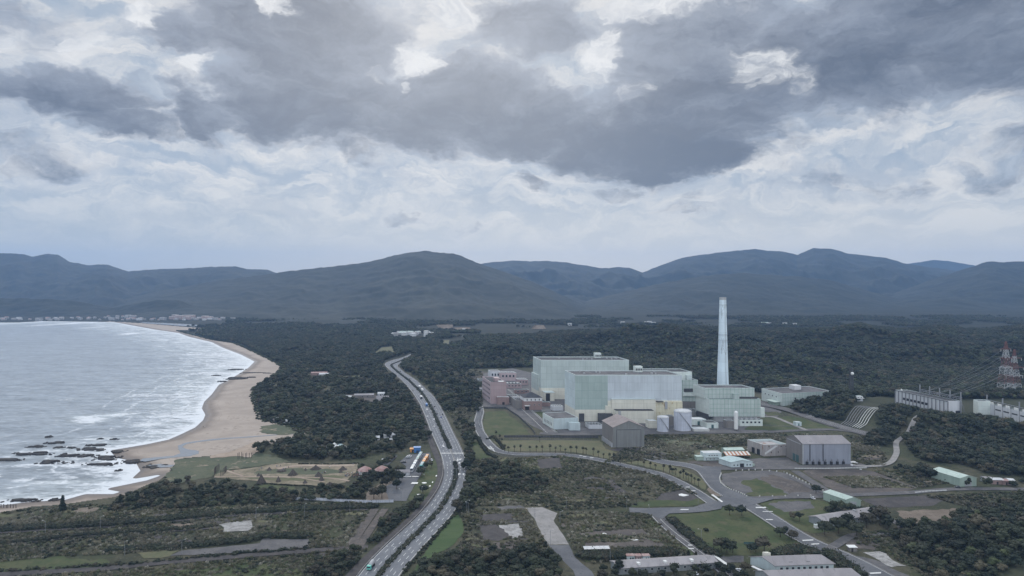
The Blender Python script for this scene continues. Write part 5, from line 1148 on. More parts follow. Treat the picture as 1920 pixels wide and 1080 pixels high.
# ---- main turbine halls
def hall(px_l, px_r, pyb, ztop, D, label, front):
    fr, Wd = frame_px((px_l, pyb), (px_r, pyb), SD); t = thing('turbine_hall', label, 'power plant', (*fr.o, 0), 'twin halls of the power station')
    if front:
        s = 45 / 200 * Wd
        zc = Zat(768, fr.o[1])
        # upper cladding: green bay then pale blue bays
        mb = MB(); mb.wall(fr.p(0, 0), fr.p(s * 1.355, 0), zc, ztop, 0, 0); b = mb.build('green_cladding', M['clad_green'], t)
        mb = MB(); zb = Zat(751, fr.o[1]); mb.wall(fr.p(s * 1.355, 0), fr.p(Wd, 0), zb, ztop, 0, 0)
        mb.wall(fr.p(Wd, 0), fr.p(Wd, D), zb, ztop, 0, 0); mb.wall(fr.p(Wd, D), fr.p(0, D), zc, ztop, 0, 0); mb.build('blue_cladding', M['clad_blue'], t)
        mb = MB(); mb.wall(fr.p(0, D), fr.p(0, 0), zc, ztop, 0, 0); mb.build('side_cladding', M['clad_blue_lit'], t)
        mb = MB(); mb.wall(fr.p(-.0, 0), fr.p(s * 1.355, 0), 0, zc, 0, 0); mb.wall(fr.p(s * 1.355, 0), fr.p(Wd, 0), 0, zb, 0, 0); mb.wall(fr.p(Wd, 0), fr.p(Wd, D), 0, zb); mb.wall(fr.p(0, D), fr.p(0, 0), 0, zc); mb.wall(fr.p(Wd, D), fr.p(0, D), 0, zc)
        mb.build('cream_base', M['clad_cream'], t)
        # stepped cream annexes on the long front
        k = Wd / 200
        boxpart(t, 'cream_annex', fr, 56 * k, 67 * k, -1.2, .3, 0, Zat(760.5, fr.o[1]), 'clad_cream')
        boxpart(t, 'cream_annex', fr, 67 * k, 148.6 * k, -3.2, .3, 0, Zat(748, fr.o[1]), 'clad_cream')
        boxpart(t, 'annex_roof', fr, 66.6 * k, 149 * k, -3.6, .3, Zat(748, fr.o[1]), Zat(748, fr.o[1]) + .5, 'trim_light')
        boxpart(t, 'cream_annex', fr, 71 * k, 139 * k, -11, -3.2, 0, Zat(769.5, fr.o[1] - 9), 'clad_cream')
        boxpart(t, 'annex_roof', fr, 70.6 * k, 139.4 * k, -11.3, -3.2, Zat(769.5, fr.o[1] - 9), Zat(769.5, fr.o[1] - 9) + .5, 'roof_dark')
        boxpart(t, 'cream_annex', fr, 148.6 * k, Wd - .4, -2.4, .3, 0, Zat(752.5, fr.o[1]), 'clad_cream_worn')
        boxpart(t, 'annex_roof', fr, 149.5 * k, 163 * k, -5, 0.3, Zat(752.5, fr.o[1]), Zat(752.5, fr.o[1]) + .5, 'roof_dark')
        boxpart(t, 'duct', fr, 166 * k, 170.5 * k, -3.4, -2.3, Zat(766, fr.o[1]), Zat(752, fr.o[1]), 'lightgrey')
        boxpart(t, 'door', fr, 7 * k, 17 * k, -.2, .2, 0, 9, 'darkgrey'); boxpart(t, 'loading_bay', fr, 42 * k, 67 * k, -6, -.1, 0, 9.5, 'darkgrey')
        boxpart(t, 'pipe', fr, 74 * k, 78 * k, -12.5, -11, Zat(782, fr.o[1] - 9), Zat(770, fr.o[1] - 9), 'lightgrey')
    else:
        zc = Zat(727.5, fr.o[1])
        mb = MB(); u = 0
        for a, b in (((0, 0), (Wd, 0)), ((Wd, 0), (Wd, D)), ((Wd, D), (0, D))): mb.wall(fr.p(*a), fr.p(*b), zc, ztop, 0, 0)
        mb.build('green_cladding', M['clad_green_pale'], t)
        mb = MB(); mb.wall(fr.p(0, D), fr.p(0, 0), zc, ztop, 0, 0); mb.build('side_cladding', M['clad_green_pale'], t)
        mb = MB(); mb.prism(fr.rect(0, Wd, 0, D), 0, zc, top=False); mb.build('cream_base', M['clad_cream'], t)
        boxpart(t, 'side_bay', fr, -2.2, -.02, 9, D - .4, 10, Zat(697, fr.o[1] + D), 'clad_green_pale')
        boxpart(t, 'side_bay_base', fr, -2.2, -.02, 9, D - .4, 0, 10, 'clad_cream')
        boxpart(t, 'cream_annex', fr, 2, 14.5, -14, -.02, 0, Zat(735, fr.o[1] - 7), 'clad_cream'); boxpart(t, 'annex_roof', fr, 1.8, 15, -14.3, 0, Zat(735, fr.o[1] - 7), Zat(735, fr.o[1] - 7) + .6, 'trim_light')
        boxpart(t, 'door', fr, 3, 8.5, -14.2, -13.9, 0, 10, 'dark')
    mr = MB(); mr.quad([(x, y, ztop - .9) for x, y in fr.rect(.5, Wd - .5, .5, D - .5)]); mr.build('roof', M['roof_patchy' if front else 'roof_dark'], t)
    mt = MB(); r = fr.rect(-.12, Wd + .12, -.12, D + .12); q = fr.rect(.6, Wd - .6, .6, D - .6)
    for i in range(4):
        j = (i + 1) % 4
        mt.quad([(*r[i], ztop + .15), (*r[j], ztop + .15), (*q[j], ztop + .15), (*q[i], ztop + .15)]); mt.quad([(*q[i], ztop + .15), (*q[j], ztop + .15), (*q[j], ztop - 1), (*q[i], ztop - 1)]); mt.quad([(*r[i], ztop - .8), (*r[j], ztop - .8), (*r[j], ztop + .15), (*r[i], ztop + .15)])
    mt.build('coping', M['trim_light'], t)
    # roof house with louvres
    uu = Wd * (.665 if front else .71); rh = boxpart(t, 'roof_house', fr, uu, uu + 8.5, D - 9, D - 3, ztop - .9, ztop + 6, 'clad_panel_pale')
    for k in range(4): sub(rh, 'louvre', fr, uu + .6 + k * 2, uu + 2.0 + k * 2, D - 9.12, D - 8.9, ztop + 1, ztop + 3.5, 'darkgrey', t.location)
    rng = random.Random(int(px_l))
    for k in range(9):
        u_ = rng.uniform(4, Wd - 6); v_ = rng.uniform(4, D - 8); boxpart(t, 'vent', fr, u_, u_ + rng.uniform(1, 2.5), v_, v_ + 1.5, ztop - .9, ztop + rng.uniform(.4, 1.3), 'lightgrey')
    return t
hall(1014, 1179.3, 748.5, 52.5, 42, 'rear pale green hall of the power station with a cream base, farther from the camera', False)
hall(1078.5, 1278.5, 790, 52.5, 40, 'front hall of the power station, half green and half pale blue over a cream base', True)
# ---- control and reactor block behind
fr, Wd = frame_px((1210, 766), (1297.5, 766), SD); t = thing('reactor_building', 'pale green stepped block rising behind the right end of the front hall', 'power plant', (*fr.o, 0))
zt = Zat(697, fr.o[1]); block(t, fr, 0, Wd, 0, 32, 12, zt, 'clad_panel_pale', 'roof_dark')
block(t, fr, Wd * .75, Wd + 4.5, -6, 26, 10, Zat(711, fr.o[1]), 'clad_panel', 'roof_dark', name='wing_wall', rname='wing_roof')
boxpart(t, 'base', fr, 0, Wd + 3, -6, 30, 0, 10, 'clad_taupe'); boxpart(t, 'gallery', fr, Wd * .78, Wd + 3.6, -7.2, -6, Zat(733, fr.o[1]), Zat(727, fr.o[1]), 'darkgrey')
boxpart(t, 'ledge', fr, Wd * .75, Wd + 5, -7.5, -6.1, Zat(741, fr.o[1]), Zat(734, fr.o[1]), 'clad_panel_pale'); boxpart(t, 'roof_house', fr, Wd * .86, Wd * .97, -4, -.2, Zat(711, fr.o[1]), Zat(703, fr.o[1]), 'trim_light')
# ---- clutter of low plant between the halls
rng = random.Random(12)
def lowblock(pl, pr, pyb, h, D, wall, roof, label, name='utility_block', cat='building', side=SD, wins=0, extra=None, group=None):
    fr, Wd = frame_px((pl, pyb), (pr, pyb), side); t = thing(name, label, cat, (*fr.o, 0), group)
    block(t, fr, 0, Wd, 0, D, 0, h, wall, roof, par=.4, roof_in=.35)
    if wins: windows(t, fr, Wd * .06, Wd * .94, 0, h * .45, h * .75, wins)
    if extra: extra(t, fr, Wd, D, h)
    return t
def ex_door(t, fr, W_, D, h): boxpart(t, 'door', fr, W_ * .4, W_ * .6, -.12, .05, 0, h * .65, 'door_green')
def ex_units(t, fr, W_, D, h):
    for k in range(4): boxpart(t, 'roof_unit', fr, W_ * (.1 + .22 * k), W_ * (.2 + .22 * k), D * .3, D * .6, h - .4, h + 1.1, 'lightgrey')
lowblock(1284, 1302, 764, 9, 12, 'clad_taupe', 'roof_dark', 'low brown machinery block in the gap right of the front hall', extra=ex_units)
lowblock(1290, 1318, 780, 6, 16, 'concrete_wall', 'roof_dark', 'low dark concrete block between the large tank and the stepped green block', extra=ex_units)
lowblock(1297, 1324, 797, 6.5, 12, 'clad_panel_pale', 'roof_white', 'low cream block with a white roof just right of the large tank', extra=ex_door)
lowblock(1325, 1347, 803, 6, 15, 'clad_panel_pale', 'roof_dark', 'small pale block with a dark roof below the corner of the stepped green block', extra=ex_door)
lowblock(1301, 1330, 809, 2.6, 11, 'offwhite', 'roof_white', 'flat white covered slab beside the foot of the large tank', name='canopy', cat='canopy')
lowblock(1363, 1376, 803, 8, 8, 'clad_taupe', 'roof_dark', 'brown louvred block left of the slim white silo', extra=ex_units)
lowblock(1387, 1430, 799, 7, 9, 'clad_panel_pale', 'roof_dark', 'long low pale annex right of the slim white silo', wins=5, extra=ex_units)
lowblock(1217, 1232, 803, 8, 9, 'clad_cream', 'roof_white', 'small cream block between the cream annex and the smaller tank')
lowblock(1253, 1265, 797, 9.5, 9, 'clad_taupe', 'roof_dark', 'narrow dark block squeezed between the two round tanks', extra=ex_units)
lowblock(1104, 1129, 804, 4.5, 12, 'clad_white', 'roof_dark', 'transformer pen with white coolers at the foot of the front hall', extra=ex_units)
lowblock(1068, 1088, 807, 8, 7, 'clad_shed_blue', 'roof_blue', 'small pale blue annex attached before the front hall corner', name='annex')
lowblock(1492.5, 1503, 799, 4.5, 5, 'clad_shed_blue', 'roof_white', 'tiny mint cabin alone on the lawn right of the power station', name='cabin', extra=ex_door)
# ---- small pale building left of the front hall
fr, Wd = frame_px((1038, 805.5), (1084, 803), (-.30, .95)); t = thing('service_building', 'pale mint service building with a patchy grey flat roof, left of the front hall', 'building', (*fr.o, 0))
block(t, fr, 0, Wd, 0, 34, 0, Zat(785, fr.o[1]), 'clad_shed_blue', 'roof_patchy', side='clad_panel_pale', par=.3)
windows(t, fr, 4, 30, 0, 3, 6.5, 6, 1.5, face='side'); boxpart(t, 'door', fr, Wd * .7, Wd * .76, -.12, .05, 0, 3, 'door_green')
# ---- ribbed auxiliary block with the chimney behind
fr, Wd = frame_px((1334, 791), (1433, 791), (-.27, .96)); t = thing('auxiliary_building', 'stepped mint panelled building in front of the tall chimney', 'power plant', (*fr.o, 0))
zl = Zat(748, fr.o[1]); zu = Zat(727, fr.o[1] + 9)
block(t, fr, -2, Wd - 4, 0, 30, 6, zl, 'clad_panel', 'roof_dark', name='lower_wall', side='clad_panel_pale'); block(t, fr, -3, Wd - 6, 8.2, 34, zl - 1, zu, 'clad_panel', 'roof_patchy', name='upper_wall', rname='upper_roof', side='clad_panel_pale')
boxpart(t, 'base', fr, 3, Wd - 8, .8, 30, 0, 6, 'concrete_wall'); boxpart(t, 'wing', fr, Wd - 4, Wd + 1.2, 1, 24, 5, 15.5, 'clad_panel_pale'); boxpart(t, 'stair_tower', fr, Wd * .47, Wd * .57, 4, 8.1, zl - 1, zl + 5, 'clad_panel')
boxpart(t, 'ledge', fr, Wd * .60, Wd * .94, 5.5, 8.1, zl - 1, zl + 1.2, 'roof_dark'); boxpart(t, 'gallery', fr, -3.4, -2.1, 2, 26, 2, 8, 'darkgrey')
for k in range(5): boxpart(t, 'column', fr, 4 + k * 10, 5.4 + k * 10, -.4, .7, 0, 6, 'concrete_wall')
# ---- chimney
cx, cy = X(1355.3, 835), 835.0; t = thing('chimney', 'tall tapering pale blue concrete chimney, the highest thing in view', 'chimney', (cx, cy, 0))
mb = MB(); zs = [0, 34, 70, 105, 138.5]; rs = [7.8, 6.95, 5.75, 4.75, 3.95]
for i in range(4): mb.cyl(cx, cy, rs[i], rs[i + 1], zs[i], zs[i + 1], 40, cap=False)
sh = mb.build('shaft', M['stack_paint'], t, smooth=False)
mb = MB(); mb.cyl(cx, cy, 4.15, 4.15, 135.8, 138.9, 40, cap=False); mb.cyl(cx, cy, 3.3, 3.3, 135, 138.9, 40, cap=False); mb.quad([(cx + math.cos(a / 40 * 6.283) * 3.3, cy + math.sin(a / 40 * 6.283) * 3.3, 136) for a in range(40)])
mb.build('rim', M['lightgrey'], t)
mb = MB()
for z_, r_ in ((129, 4.25), (93, 5.2), (86, 5.35)):
    for k in range(20):
        a0, a1 = k / 20 * 6.283, (k + 1) / 20 * 6.283
        mb.bar((cx + math.cos(a0) * (r_ + .7), cy + math.sin(a0) * (r_ + .7), z_ + 1), (cx + math.cos(a1) * (r_ + .7), cy + math.sin(a1) * (r_ + .7), z_ + 1), .12)
        mb.quad([(cx + math.cos(a) * rr, cy + math.sin(a) * rr, z_) for a, rr in ((a0, r_ - .3), (a1, r_ - .3), (a1, r_ + .8), (a0, r_ + .8))])
mb.build('platform', M['darkgrey'], t)
mb = MB()
for s in (-.35, .35): mb.bar((cx + 2.0 + s, cy - 7.5, 20), (cx + 1.4 + s, cy - 3.9, 136), .14)
for k in range(80):
    f = k / 80; mb.bar((cx + 2.0 - .6 * f - .35, cy - 7.5 + 3.6 * f, 20 + 116 * f), (cx + 2.0 - .6 * f + .35, cy - 7.5 + 3.6 * f, 20 + 116 * f), .07)
mb.build('ladder', M['lightgrey'], t)
# weathered scaffold marks near the top and middle
mb = MB()
for (z0, z1, w_) in ((112, 134, 3.6), (66, 92, 5.0)):
    rr = lambda z: np.interp(z, zs, rs) + .12
    for k in range(9):
        a0 = rng.uniform(-2.3, -.9); a1 = a0 + rng.uniform(-.5, .5); za = rng.uniform(z0, z1 - 5); zb = za + rng.uniform(3, 9)
        mb.bar((cx + math.cos(a0) * rr(za), cy + math.sin(a0) * rr(za), za), (cx + math.cos(a1) * rr(zb), cy + math.sin(a1) * rr(zb), zb), .18)
mb.build('bracing', M['midgrey'], t)
# ---- long low building right of the chimney (footprint corners)
def polyblock(name, label, cat, pts, z0, h, mats, roof, par=.5):
    """pts world corners counter-clockwise; mats per wall"""
    t = thing(name, label, cat, (*pts[0], z0)); n = len(pts)
    cx_ = sum(p[0] for p in pts) / n; cy_ = sum(p[1] for p in pts) / n
    mb = MB()
    for i in range(n): mb.wall(pts[i], pts[(i + 1) % n], z0 - 2, z0 + h, 0, i % len(mats))
    mb.build('wall', [M[m_] for m_ in mats], t); q = [(p[0] + (cx_ - p[0]) * .02, p[1] + (cy_ - p[1]) * .02) for p in pts]
    mr = MB(); mr.quad([(*p, z0 + h - par) for p in q]); mr.build('roof', M[roof], t)
    mt = MB()
    for i in range(n):
        j = (i + 1) % n; mt.quad([(*pts[i], z0 + h), (*pts[j], z0 + h), (*q[j], z0 + h), (*q[i], z0 + h)]); mt.quad([(*q[i], z0 + h), (*q[j], z0 + h), (*q[j], z0 + h - par), (*q[i], z0 + h - par)])
    mt.build('coping', M['trim_light'], t); return t
B_ = GP(1467, 761.5); ztl = Zat(738, B_[1]); A_ = GP(1428, 728, ztl); C_ = GP(1560, 733.5, ztl); D_ = (A_[0] + C_[0] - B_[0], A_[1] + C_[1] - B_[1])
t = polyblock('storage_building', 'long low pale storage building right of the chimney, partly behind the wooded knoll', 'building', [B_, C_, D_, A_], 0, ztl, ['clad_panel', 'clad_panel_pale'], 'roof_patchy')
fr5 = Frame(B_, ((C_[0] - B_[0]) / math.dist(B_, C_), (C_[1] - B_[1]) / math.dist(B_, C_)), ((A_[0] - B_[0]) / math.dist(A_, B_), (A_[1] - B_[1]) / math.dist(A_, B_)))
L5 = math.dist(A_, B_); boxpart(t, 'roof_house', fr5, 36, 46, L5 * .55, L5 * .8, ztl - .5, ztl + 5, 'trim_white'); boxpart(t, 'canopy', fr5, -9, -.1, L5 * .08, L5 * .5, 4.2, 5, 'roof_mint'); boxpart(t, 'porch', fr5, -7, -.1, L5 * .12, L5 * .45, 0, 4.1, 'clad_shed')
windows(t, fr5, L5 * .2, L5 * .9, 0, 9, 11, 4, 2.0, face='side'); boxpart(t, 'window', fr5, 18, 20, -.12, .05, 8, 10, 'dark')
# ---- round tanks
def tank(px, pyb, r, ztop, dome, label):
    Y = CAMH * FPX / (pyb - HOR) + r; x = X(px, Y); t = thing('storage_tank', label, 'tank', (x, Y, 0), 'round water tanks')
    mb = MB(); mb.cyl(x, Y, r, r, 0, ztop, 48, cap=False); mb.build('shell', M['tank_paint'], t, smooth=True)
    mb = MB()
    for i in range(4):
        f0, f1 = i / 4, (i + 1) / 4; mb.cyl(x, Y, r * math.cos(f0 * 1.57) + .25 * (i == 0), max(r * math.cos(f1 * 1.57), .02), ztop + dome * math.sin(f0 * 1.57), ztop + dome * math.sin(f1 * 1.57), 48, cap=False)
    mb.build('roof', M['roof_white'], t, smooth=True)
    mb = MB()   # spiral stair
    for k in range(34):
        f = k / 34; a = -2.2 + f * 1.7; a2 = -2.2 + (k + 1) / 34 * 1.7
        mb.bar((x + math.cos(a) * (r + .5), Y + math.sin(a) * (r + .5), ztop * (1 - f)), (x + math.cos(a2) * (r + .5), Y + math.sin(a2) * (r + .5), ztop * (1 - (k + 1) / 34)), .45)
    mb.build('stair', M['midgrey'], t)
    mb = MB()
    for k in range(36):
        a, a2 = k / 36 * 6.283, (k + 1) / 36 * 6.283; mb.bar((x + math.cos(a) * r, Y + math.sin(a) * r, ztop + .9), (x + math.cos(a2) * r, Y + math.sin(a2) * r, ztop + .9), .1); mb.bar((x + math.cos(a) * r, Y + math.sin(a) * r, ztop), (x + math.cos(a) * r, Y + math.sin(a) * r, ztop + .9), .08)
    mb.build('railing', M['lightgrey'], t)
    mb = MB(); mb.cyl(x, Y, r + .8, r + .8, 0, .35, 48); mb.build('base', M['concrete'], t)
tank(1243, 810.5, 6.1, 14.8, 1.6, 'smaller round grey tank, left of its larger twin, in front of the main hall')
tank(1280, 809, 9.3, 19.8, 2.2, 'larger round pale tank with a spiral stair, right of the smaller one')
x, y = GP(1380, 807); t = thing('silo', 'slim white upright silo in front of the stepped mint building', 'silo', (x, y, 0)); mb = MB(); mb.cyl(x, y, 2.0, 2.0, 1.6, 19, 24, cap=False); mb.build('body', M['white'], t, smooth=True)
mb = MB(); mb.cyl(x, y, 2.0, 1.4, 19, 20.2, 24, cap=False); mb.cyl(x, y, 1.4, .2, 20.2, 20.9, 24); mb.build('cap', M['white'], t)
for k in range(4):
    a = k * 1.57 + .8; mb = MB(); mb.bar((x + math.cos(a) * 1.8, y + math.sin(a) * 1.8, 0), (x + math.cos(a) * 1.8, y + math.sin(a) * 1.8, 1.8), .35); mb.build('leg', M['midgrey'], t)
# ---- hangars
fr, Wd = frame_px((1149.5, 839), (1208, 838), (.28, .96)); Wd = abs(Wd); t = thing('hangar', 'tall grey gabled hangar beside the palm row, in front of the power station', 'hangar', (*fr.o, 0))
fr.uy = ((X(1129, 684) - fr.o[0]) / 33, 1.0); n_ = math.hypot(*fr.uy); fr.uy = (fr.uy[0] / n_, fr.uy[1] / n_)
ze = Zat(801.5, fr.o[1]); zp = Zat(789.5, fr.o[1]); gable(t, fr, Wd, 33, 0, ze, zp, 'clad_grey', 'roof_taupe', 'v', side='clad_taupe')
boxpart(t, 'door', fr, 3.5, Wd - 3.5, -.18, .05, 0, ze - 2.5, 'clad_grey')
for k in range(7): boxpart(t, 'buttress', fr, -1.6, -.05, 1 + k * 4.6, 2 + k * 4.6, 0, 4.2, 'lightgrey')
boxpart(t, 'door_frame', fr, 3.2, 3.5, -.3, .05, 0, ze - 2.5, 'darkgrey'); boxpart(t, 'door_frame', fr, Wd - 3.5, Wd - 3.2, -.3, .05, 0, ze - 2.5, 'darkgrey'); boxpart(t, 'lintel', fr, 3.2, Wd - 3.2, -.3, .05, ze - 2.5, ze - 2.1, 'darkgrey')
fr, Wd = frame_px((1505.5, 871), (1595, 870.5)); bk = (248.5, 619.0); n_ = math.dist(bk, fr.o); fr.uy = ((bk[0] - fr.o[0]) / n_, (bk[1] - fr.o[1]) / n_); D = n_
t = thing('hangar', 'large blue grey hangar with a pale roof, right of the rusty workshop', 'hangar', (*fr.o, 0))
ze = Zat(832.5, fr.o[1]); zp = Zat(816.5, fr.o[1] + D / 2); gable(t, fr, Wd, D, 0, ze, zp, 'clad_bluegrey', 'roof_mauve', 'u', side='clad_taupe', over=.4)
for (a_, b_) in ((5.8, 6.4), (17.3, 17.9)): boxpart(t, 'downpipe', fr, a_, b_, -.25, .03, 3, ze - .4, 'dark')
for k in range(7): o_ = boxpart(t, 'fan_unit', fr, 2.4 + k * 5.3, 4.0 + k * 5.3, -1.5, -.05, 0, 2.6, 'dark'); sub(o_, 'duct', fr, 3.3 + k * 5.3, 3.9 + k * 5.3, -1.1, -.5, 2.6, 4.6, 'midgrey', t.location)
for (a_, b_) in ((6.5, 11), (12.2, 16)): boxpart(t, 'door', fr, -.2, .05, a_, b_, 0, 6.2, 'door_green')
boxpart(t, 'corner_post', fr, -.25, .5, -.2, .5, 0, ze, 'lightgrey'); boxpart(t, 'door_track', fr, -.35, .05, 3, D - 3, ze - 1.2, ze - .7, 'lightgrey')
boxpart(t, 'lean_to', fr, Wd + .05, Wd + 7, 1, 6, 0, 1.2, 'roof_white')
# rusty shed in front of it
fr, Wd = frame_px((1432, 855.5), (1476, 854), (-.35, .93)); t = thing('workshop', 'rust streaked white workshop with a sloping stair mark, left of the large hangar', 'building', (*fr.o, 0))
h = Zat(834, fr.o[1]); block(t, fr, 0, Wd, 0, 22, 0, h, 'clad_rusty', 'clad_rusty', par=2.0, roof_in=.8)
for u_, z_ in ((.2, 8), (.45, 8), (.72, 8), (.93, 8), (.3, 3), (.6, 3)): boxpart(t, 'window', fr, Wd * u_, Wd * u_ + .9, -.1, .05, z_, z_ + .9, 'dark')
boxpart(t, 'door', fr, -.12, .05, 5, 9, 0, 5, 'dark'); boxpart(t, 'door', fr, -.12, .05, 12, 16, 0, 5, 'dark'); mb = MB(); mb.quad([fr.p(1, -.15, 3.2), fr.p(1, -.15, 1.2), fr.p(Wd * .62, -.15, h - 1.2), fr.p(Wd * .5, -.15, h - .8)]); mb.build('stair', M['trim_white'], t)
# office cluster
fr, Wd = frame_px((1319.5, 863.5), (1353, 863), (-.1, .99)); t = thing('office', 'two storey pale blue site office with a row of dark windows', 'office', (*fr.o, 0)); h = Zat(849.5, fr.o[1])
block(t, fr, 0, Wd, 0, 8.5, 0, h, 'clad_shed_blue', 'roof_white', par=.1); windows(t, fr, .6, Wd - 1.5, 0, .8, 1.9, 4, 1.2); windows(t, fr, 4, Wd - 3, 0, 3.9, 4.9, 4, 1.5)
boxpart(t, 'annex', fr, -6, -.03, .5, 6, 0, 3.2, 'clad_shed'); boxpart(t, 'annex_roof', fr, -6.3, -.03, .2, 6.3, 3.2, 3.45, 'roof_mint'); boxpart(t, 'balcony', fr, 2, Wd - 1, -1, -.04, 2.9, 3.1, 'trim_light')
fr, Wd = frame_px((1360, 853), (1395, 852), (-.1, .99)); t = thing('shed', 'green shed with a mint roof behind the rust striped roof', 'shed', (*fr.o, 0)); gable(t, fr, Wd, 9, 0, 4.2, 5.2, 'clad_shed', 'roof_mint', 'u'); boxpart(t, 'door', fr, 3, 5, -.1, .05, 0, 2.4, 'door_green')
clad('roof_striped', (.62, .60, .56), (.36, .14, .06), 3.4, 99, 1.5, .05, .1, 0, .95)
fr, Wd = frame_px((1361.5, 860), (1408, 859), (-.1, .99)); t = thing('shed', 'open shed whose roof is striped orange rust and white', 'shed', (*fr.o, 0))
mb = MB(); a_, b_, c_, d_ = fr.p(0, 0, 2.6), fr.p(Wd, 0, 2.6), fr.p(Wd, 7, 4.6), fr.p(0, 7, 4.6); mb.quad([a_, b_, c_, d_], [(0, 0), (Wd, 0), (Wd, 7), (0, 7)]); mb.quad([tuple((p[0], p[1], p[2] - .15)) for p in (d_, c_, b_, a_)], [(0, 0), (Wd, 0), (Wd, 7), (0, 7)]); mb.build('roof', M['roof_striped'], t)
for u_ in (0.3, .25 * Wd, .5 * Wd, .75 * Wd, Wd - .4): mb = MB(); mb.bar(fr.p(u_, .3, 0), fr.p(u_, .3, 2.6), .2); mb.bar(fr.p(u_, 6.7, 0), fr.p(u_, 6.7, 4.5), .2); mb.build('post', M['midgrey'], t)
boxpart(t, 'back_wall', fr, 0, Wd, 6.8, 7, 0, 4.4, 'clad_shed')
fr, Wd = frame_px((1370.5, 877), (1411, 876), (-.42, .91)); t = thing('shed', 'mint blue gabled shed with a dark open door, front of the office cluster', 'shed', (*fr.o, 0)); gable(t, fr, Wd, 15, 0, 4.6, 6.4, 'clad_shed_blue', 'roof_blue', 'v'); boxpart(t, 'door', fr, Wd * .42, Wd * .6, -.12, .05, 0, 3.4, 'dark')
for u_ in (.12, .28, .72, .86): boxpart(t, 'window', fr, Wd * u_, Wd * u_ + 1.1, -.1, .05, 1.6, 2.6, 'glass')
boxpart(t, 'lean_to', fr, Wd + .03, Wd + 3.4, 2, 10, 0, 2.2, 'clad_shed')
# green gabled sheds
def gshed(l, r, side, D, ztop_py, peak, label, wall='clad_shed', roof='roof_mint', doorw=.4):
    fr, Wd = frame_px(l, r, side); t = thing('shed', label, 'shed', (*fr.o, 0)); ze = Zat(ztop_py, fr.o[1]); gable(t, fr, Wd, D, 0, ze, ze + peak, wall, roof, 'v', over=.3)
    boxpart(t, 'door', fr, Wd * (.5 - doorw / 2), Wd * (.5 + doorw / 2), -.12, .05, 0, ze * .8, 'lightgrey' if doorw > .35 else 'door_green'); return t
gshed((1586, 952), (1614, 953), (-.42, .91), 19, 937, 1.9, 'small green gabled shed with a bright mint roof in the middle of the lots')
gshed((1800, 912.5), (1831, 911.5), (-.30, .95), 25, 897, 2.0, 'green gabled warehouse with a mint roof at the far right below the wood')
# long grey shed
fr, Wd = frame_px((1547, 990), (1660, 972)); t = thing('shed', 'very long low grey shed half hidden by dark trees', 'shed', (*fr.o, 0)); fr.uy = (-.45, .89); gable(t, fr, Wd, 12.5, 0, 3.6, 5.4, 'clad_shed_grey', 'roof_grey', 'u', over=.5)
windows(t, fr, 4, Wd - 4, 0, 1.4, 2.6, 10, 1.6); boxpart(t, 'vent', fr, Wd * .6, Wd * .6 + 1.2, 5, 7, 5, 6.4, 'lightgrey')
# bottom long roofs
fr, Wd = frame_px((1453, 1075), (1563, 1071), z=0); t = thing('barracks', 'long building with a pale mauve corrugated roof, the farther of two at the bottom', 'building', (*fr.o, 0)); fr.uy = (-.62, .78)
fr.o = (fr.o[0], fr.o[1]); gable(t, fr, Wd, 15, 0, 4.2, 6.6, 'clad_shed_blue', 'roof_mauve', 'u', over=.6); windows(t, fr, 2, Wd - 2, 0, 1.6, 3.2, 9, 1.8); boxpart(t, 'skylight', fr, 10, 12, 2, 4, 4.9, 5.2, 'darkgrey'); boxpart(t, 'skylight', fr, 20, 22, 2, 4, 4.9, 5.2, 'darkgrey')
boxpart(t, 'chimney', fr, 6, 9, 12, 14, 5, 7.2, 'clad_cream')
fr, Wd = frame_px((1448, 1100), (1612, 1095), z=0); t = thing('barracks', 'long pale mauve roofed building cut by the bottom edge, nearer than its twin', 'building', (*fr.o, 0)); fr.uy = (-.5, .86); gable(t, fr, Wd, 11, 0, 4.2, 6.2, 'clad_shed_grey', 'roof_mauve', 'u', over=.6); windows(t, fr, 2, Wd - 2, 0, 1.6, 3.2, 9, 1.8)
boxpart(t, 'walkway', fr, 6, 8, 9, 22, 2.4, 2.8, 'trim_white')
fr, Wd = frame_px((1160, 1078), (1345, 1066), z=0); t = thing('barracks', 'very long grey roofed building behind the bottom row of trees', 'building', (*fr.o, 0)); fr.uy = (-.3, .95); gable(t, fr, Wd, 10, 0, 3.6, 5.0, 'clad_shed_grey', 'roof_grey', 'u', over=.6); windows(t, fr, 2, Wd - 2, 0, 1.4, 2.8, 14, 1.6)
for k in range(3): boxpart(t, 'roof_unit', fr, Wd * (.2 + .27 * k), Wd * (.2 + .27 * k) + 1.6, 1, 3, 3.9, 5.3, 'white')
# container huts with the dark gaps, white open shed, white hut
for k, (a_, b_, lb) in enumerate(((1175.5, 1190, 'pale hut with a pink roof edge, left of three in the hedge'), (1192, 1203, 'pinkish hut between two pale huts in the hedge'), (1205.5, 1219, 'pale blue hut with a pink roof edge, right of three in the hedge'))):
    fr, Wd = frame_px((a_, 1052.5), (b_, 1052)); t = thing('hut', lb, 'hut', (*fr.o, 0)); boxpart(t, 'wall', fr, 0, Wd, 0, 3, 0, 2.9, ['clad_shed_blue', 'clad_pink', 'clad_shed_blue'][k]); boxpart(t, 'roof', fr, -.15, Wd + .15, -.2, 3.2, 2.9, 3.15, 'roof_red'); boxpart(t, 'door', fr, Wd * .4, Wd * .58, -.08, .02, 0, 2.1, 'dark'); boxpart(t, 'window', fr, Wd * .68, Wd * .88, -.08, .02, 1.2, 2.1, 'glass')
fr, Wd = frame_px((1096.5, 1039.5), (1142, 1038.5)); t = thing('shelter', 'open shelter with a thin bright white roof on posts beside the apron road', 'shelter', (*fr.o, 0)); boxpart(t, 'roof', fr, -.4, Wd + .4, -.4, 4.2, 3.0, 3.2, 'roof_white')
